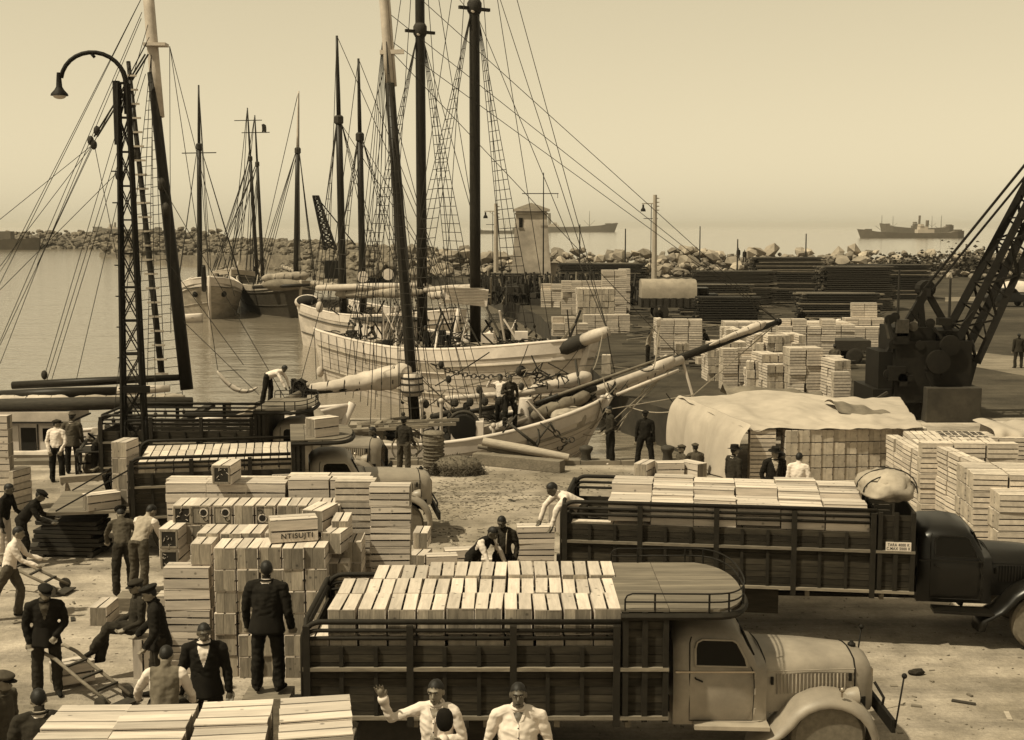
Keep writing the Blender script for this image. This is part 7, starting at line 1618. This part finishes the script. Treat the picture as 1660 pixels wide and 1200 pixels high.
def make_far_crates():
    # ---- pile under the tarpaulin: four rows of ends
    g = 'crate ends in the tarpaulin covered pile'
    DD = (.66, .322, .338)
    for r in range(4):
        for i in range(13):
            c = P(1243 + i * 19.6, 740, 35.0); Y = 35.0 + i * .04
            if i == 0:
                crate((P(1228, 740, 35).x + .1, 34.95, r * .352), .0, 'long side crate at the left corner of the tarpaulin pile, %s' % ('lowest', 'second', 'third', 'topmost')[r], g, (.70, .338, .35), parts=False, side=3)
            else: crate((c.x + .28, Y, r * .352), END_ON, 'crate end under the white tarpaulin, row %s from bottom, %s' % (ORD[r], nth(i - 1, 12)), g, DD, parts=False)
    for i in range(8):
        for r in range(3): crate((P(1238 + i * 33, 700, 36).x, 35.9 + r * .7, 3 * .352), 0, 'crate under the cloth', None, (.68, .338, .35), parts=False, solo=False)
    # ---- stacks right of it
    def block(u, v, nx, ny, nz, rz, dims=(.70, .335, .345), drop=0, end=False, z0=0, rag=0):
        c = G(u, v); ca, sa = math.cos(rz), math.sin(rz); L, W, Hh = dims
        dx, dy = (W, L) if end else (L, W)
        for i in range(nx):
            for j in range(ny):
                top = nz - (random.random() < rag) - int(drop * i / max(nx, 1))
                for k in range(top):
                    if 0 < i < nx - 1 and 0 < j and k < top - 1: continue
                    ox, oy = i * (dx + .012) + rnd(-.02, .02), j * (dy + .012) + rnd(-.04, .04)
                    crate((c.x + ox * ca - oy * sa, c.y + ox * sa + oy * ca, z0 + k * (Hh + .004)), rz + (END_ON if end else 0) + rnd(-.05, .05) + (rnd(-.5, .5) if random.random() < rag * .3 else 0), 'crate of the right hand stacks', None, (L - .03, W - .022, Hh - .012), parts=False, side=3, solo=SOLO[0])
    SOLO[0] = False
    block(1490, 800, 6, 3, 4, -.12, end=True); block(1545, 790, 3, 3, 4, -.1)
    block(1512, 838, 3, 1, 5, -.05, (.75, .36, .36)); block(1492, 820, 1, 4, 4, 0, end=True)
    block(1598, 905, 2, 4, 5, -.1, (.72, .36, .36)); block(1640, 918, 2, 2, 4, -.06, (.74, .36, .38)); block(1572, 868, 1, 4, 5, .05, end=True)
    # ---- jumble across the wharf
    for (u, v, nx, ny, nz, rz, e, rag) in ((1150, 617, 5, 2, 5, .05, True, .4), (1182, 632, 3, 2, 5, .1, False, .4), (1215, 640, 3, 2, 4, -.1, True, .3), (1245, 646, 4, 3, 5, .12, True, .35), (1290, 650, 2, 3, 6, .08, False, .3), (1322, 648, 2, 2, 5, -.1, False, .25), (1352, 656, 2, 2, 5, .15, True, .3), (1362, 662, 1, 1, 4, .1, False, 0), (1232, 620, 6, 3, 6, .1, True, .5), (1270, 600, 4, 2, 7, -.05, False, .3), (1180, 606, 4, 3, 6, 0, True, .5), (1152, 600, 4, 2, 4, .1, False, .4)):
        block(u, v, nx, ny, nz, rz, (.68, .345, .35), end=e, rag=rag)
    # ---- flat slab of crates and stepped stack behind it
    block(1185, 572, 9, 4, 4, -.02, (.74, .40, .42)); block(1238, 573, 7, 3, 4, -.03, (.74, .42, .40), end=False)
    block(1368, 566, 4, 2, 3, -.05, (.74, .42, .42)); block(1378, 563, 3, 2, 4, 0, (.74, .42, .42)); block(1388, 562, 2, 1, 6, 0, (.74, .40, .42))
    # ---- stacks near the covered lorry and along the schooner
    block(918, 510, 5, 2, 6, 0, (.80, .42, .44), rag=.3); block(985, 512, 2, 2, 8, 0, (.95, .5, .44)); block(940, 518, 6, 3, 5, .0, (.8, .45, .46), end=True); block(885, 498, 5, 2, 4, 0, (.9, .5, .5), rag=.3); block(1012, 508, 1, 2, 8, 0, (.9, .5, .44))
    block(955, 540, 4, 2, 3, .05, (.75, .4, .4)); block(905, 545, 3, 2, 3, .1, (.75, .4, .4), rag=.3)
    block(1068, 585, 1, 2, 6, 0, (.7, .36, .36), end=True); block(1080, 586, 3, 2, 6, -.04, (.72, .36, .36), rag=.3); block(1100, 590, 2, 1, 3, 0, end=True)
    crate(G(983, 606), R(80), 'upright crate', None, (.4, .4, .9), solo=False); crate(G(1140, 600) + V(0, 0, .3), .3, 'crate', None, solo=False)
SOLO = [False]
def finish_crates():
    if CST.v:
        o = CST.build('crate_stacks', [slat_b, end_b]); tag(o, 'remaining slatted fruit crates stacked across the far wharf and behind the tarpaulin pile', 'crates'); stuff(o)
make_crates()
M2m = origin_of(T2); make_truck2_load(M2m); make_truck3_load(origin_of(T3)); make_far_crates(); finish_crates()
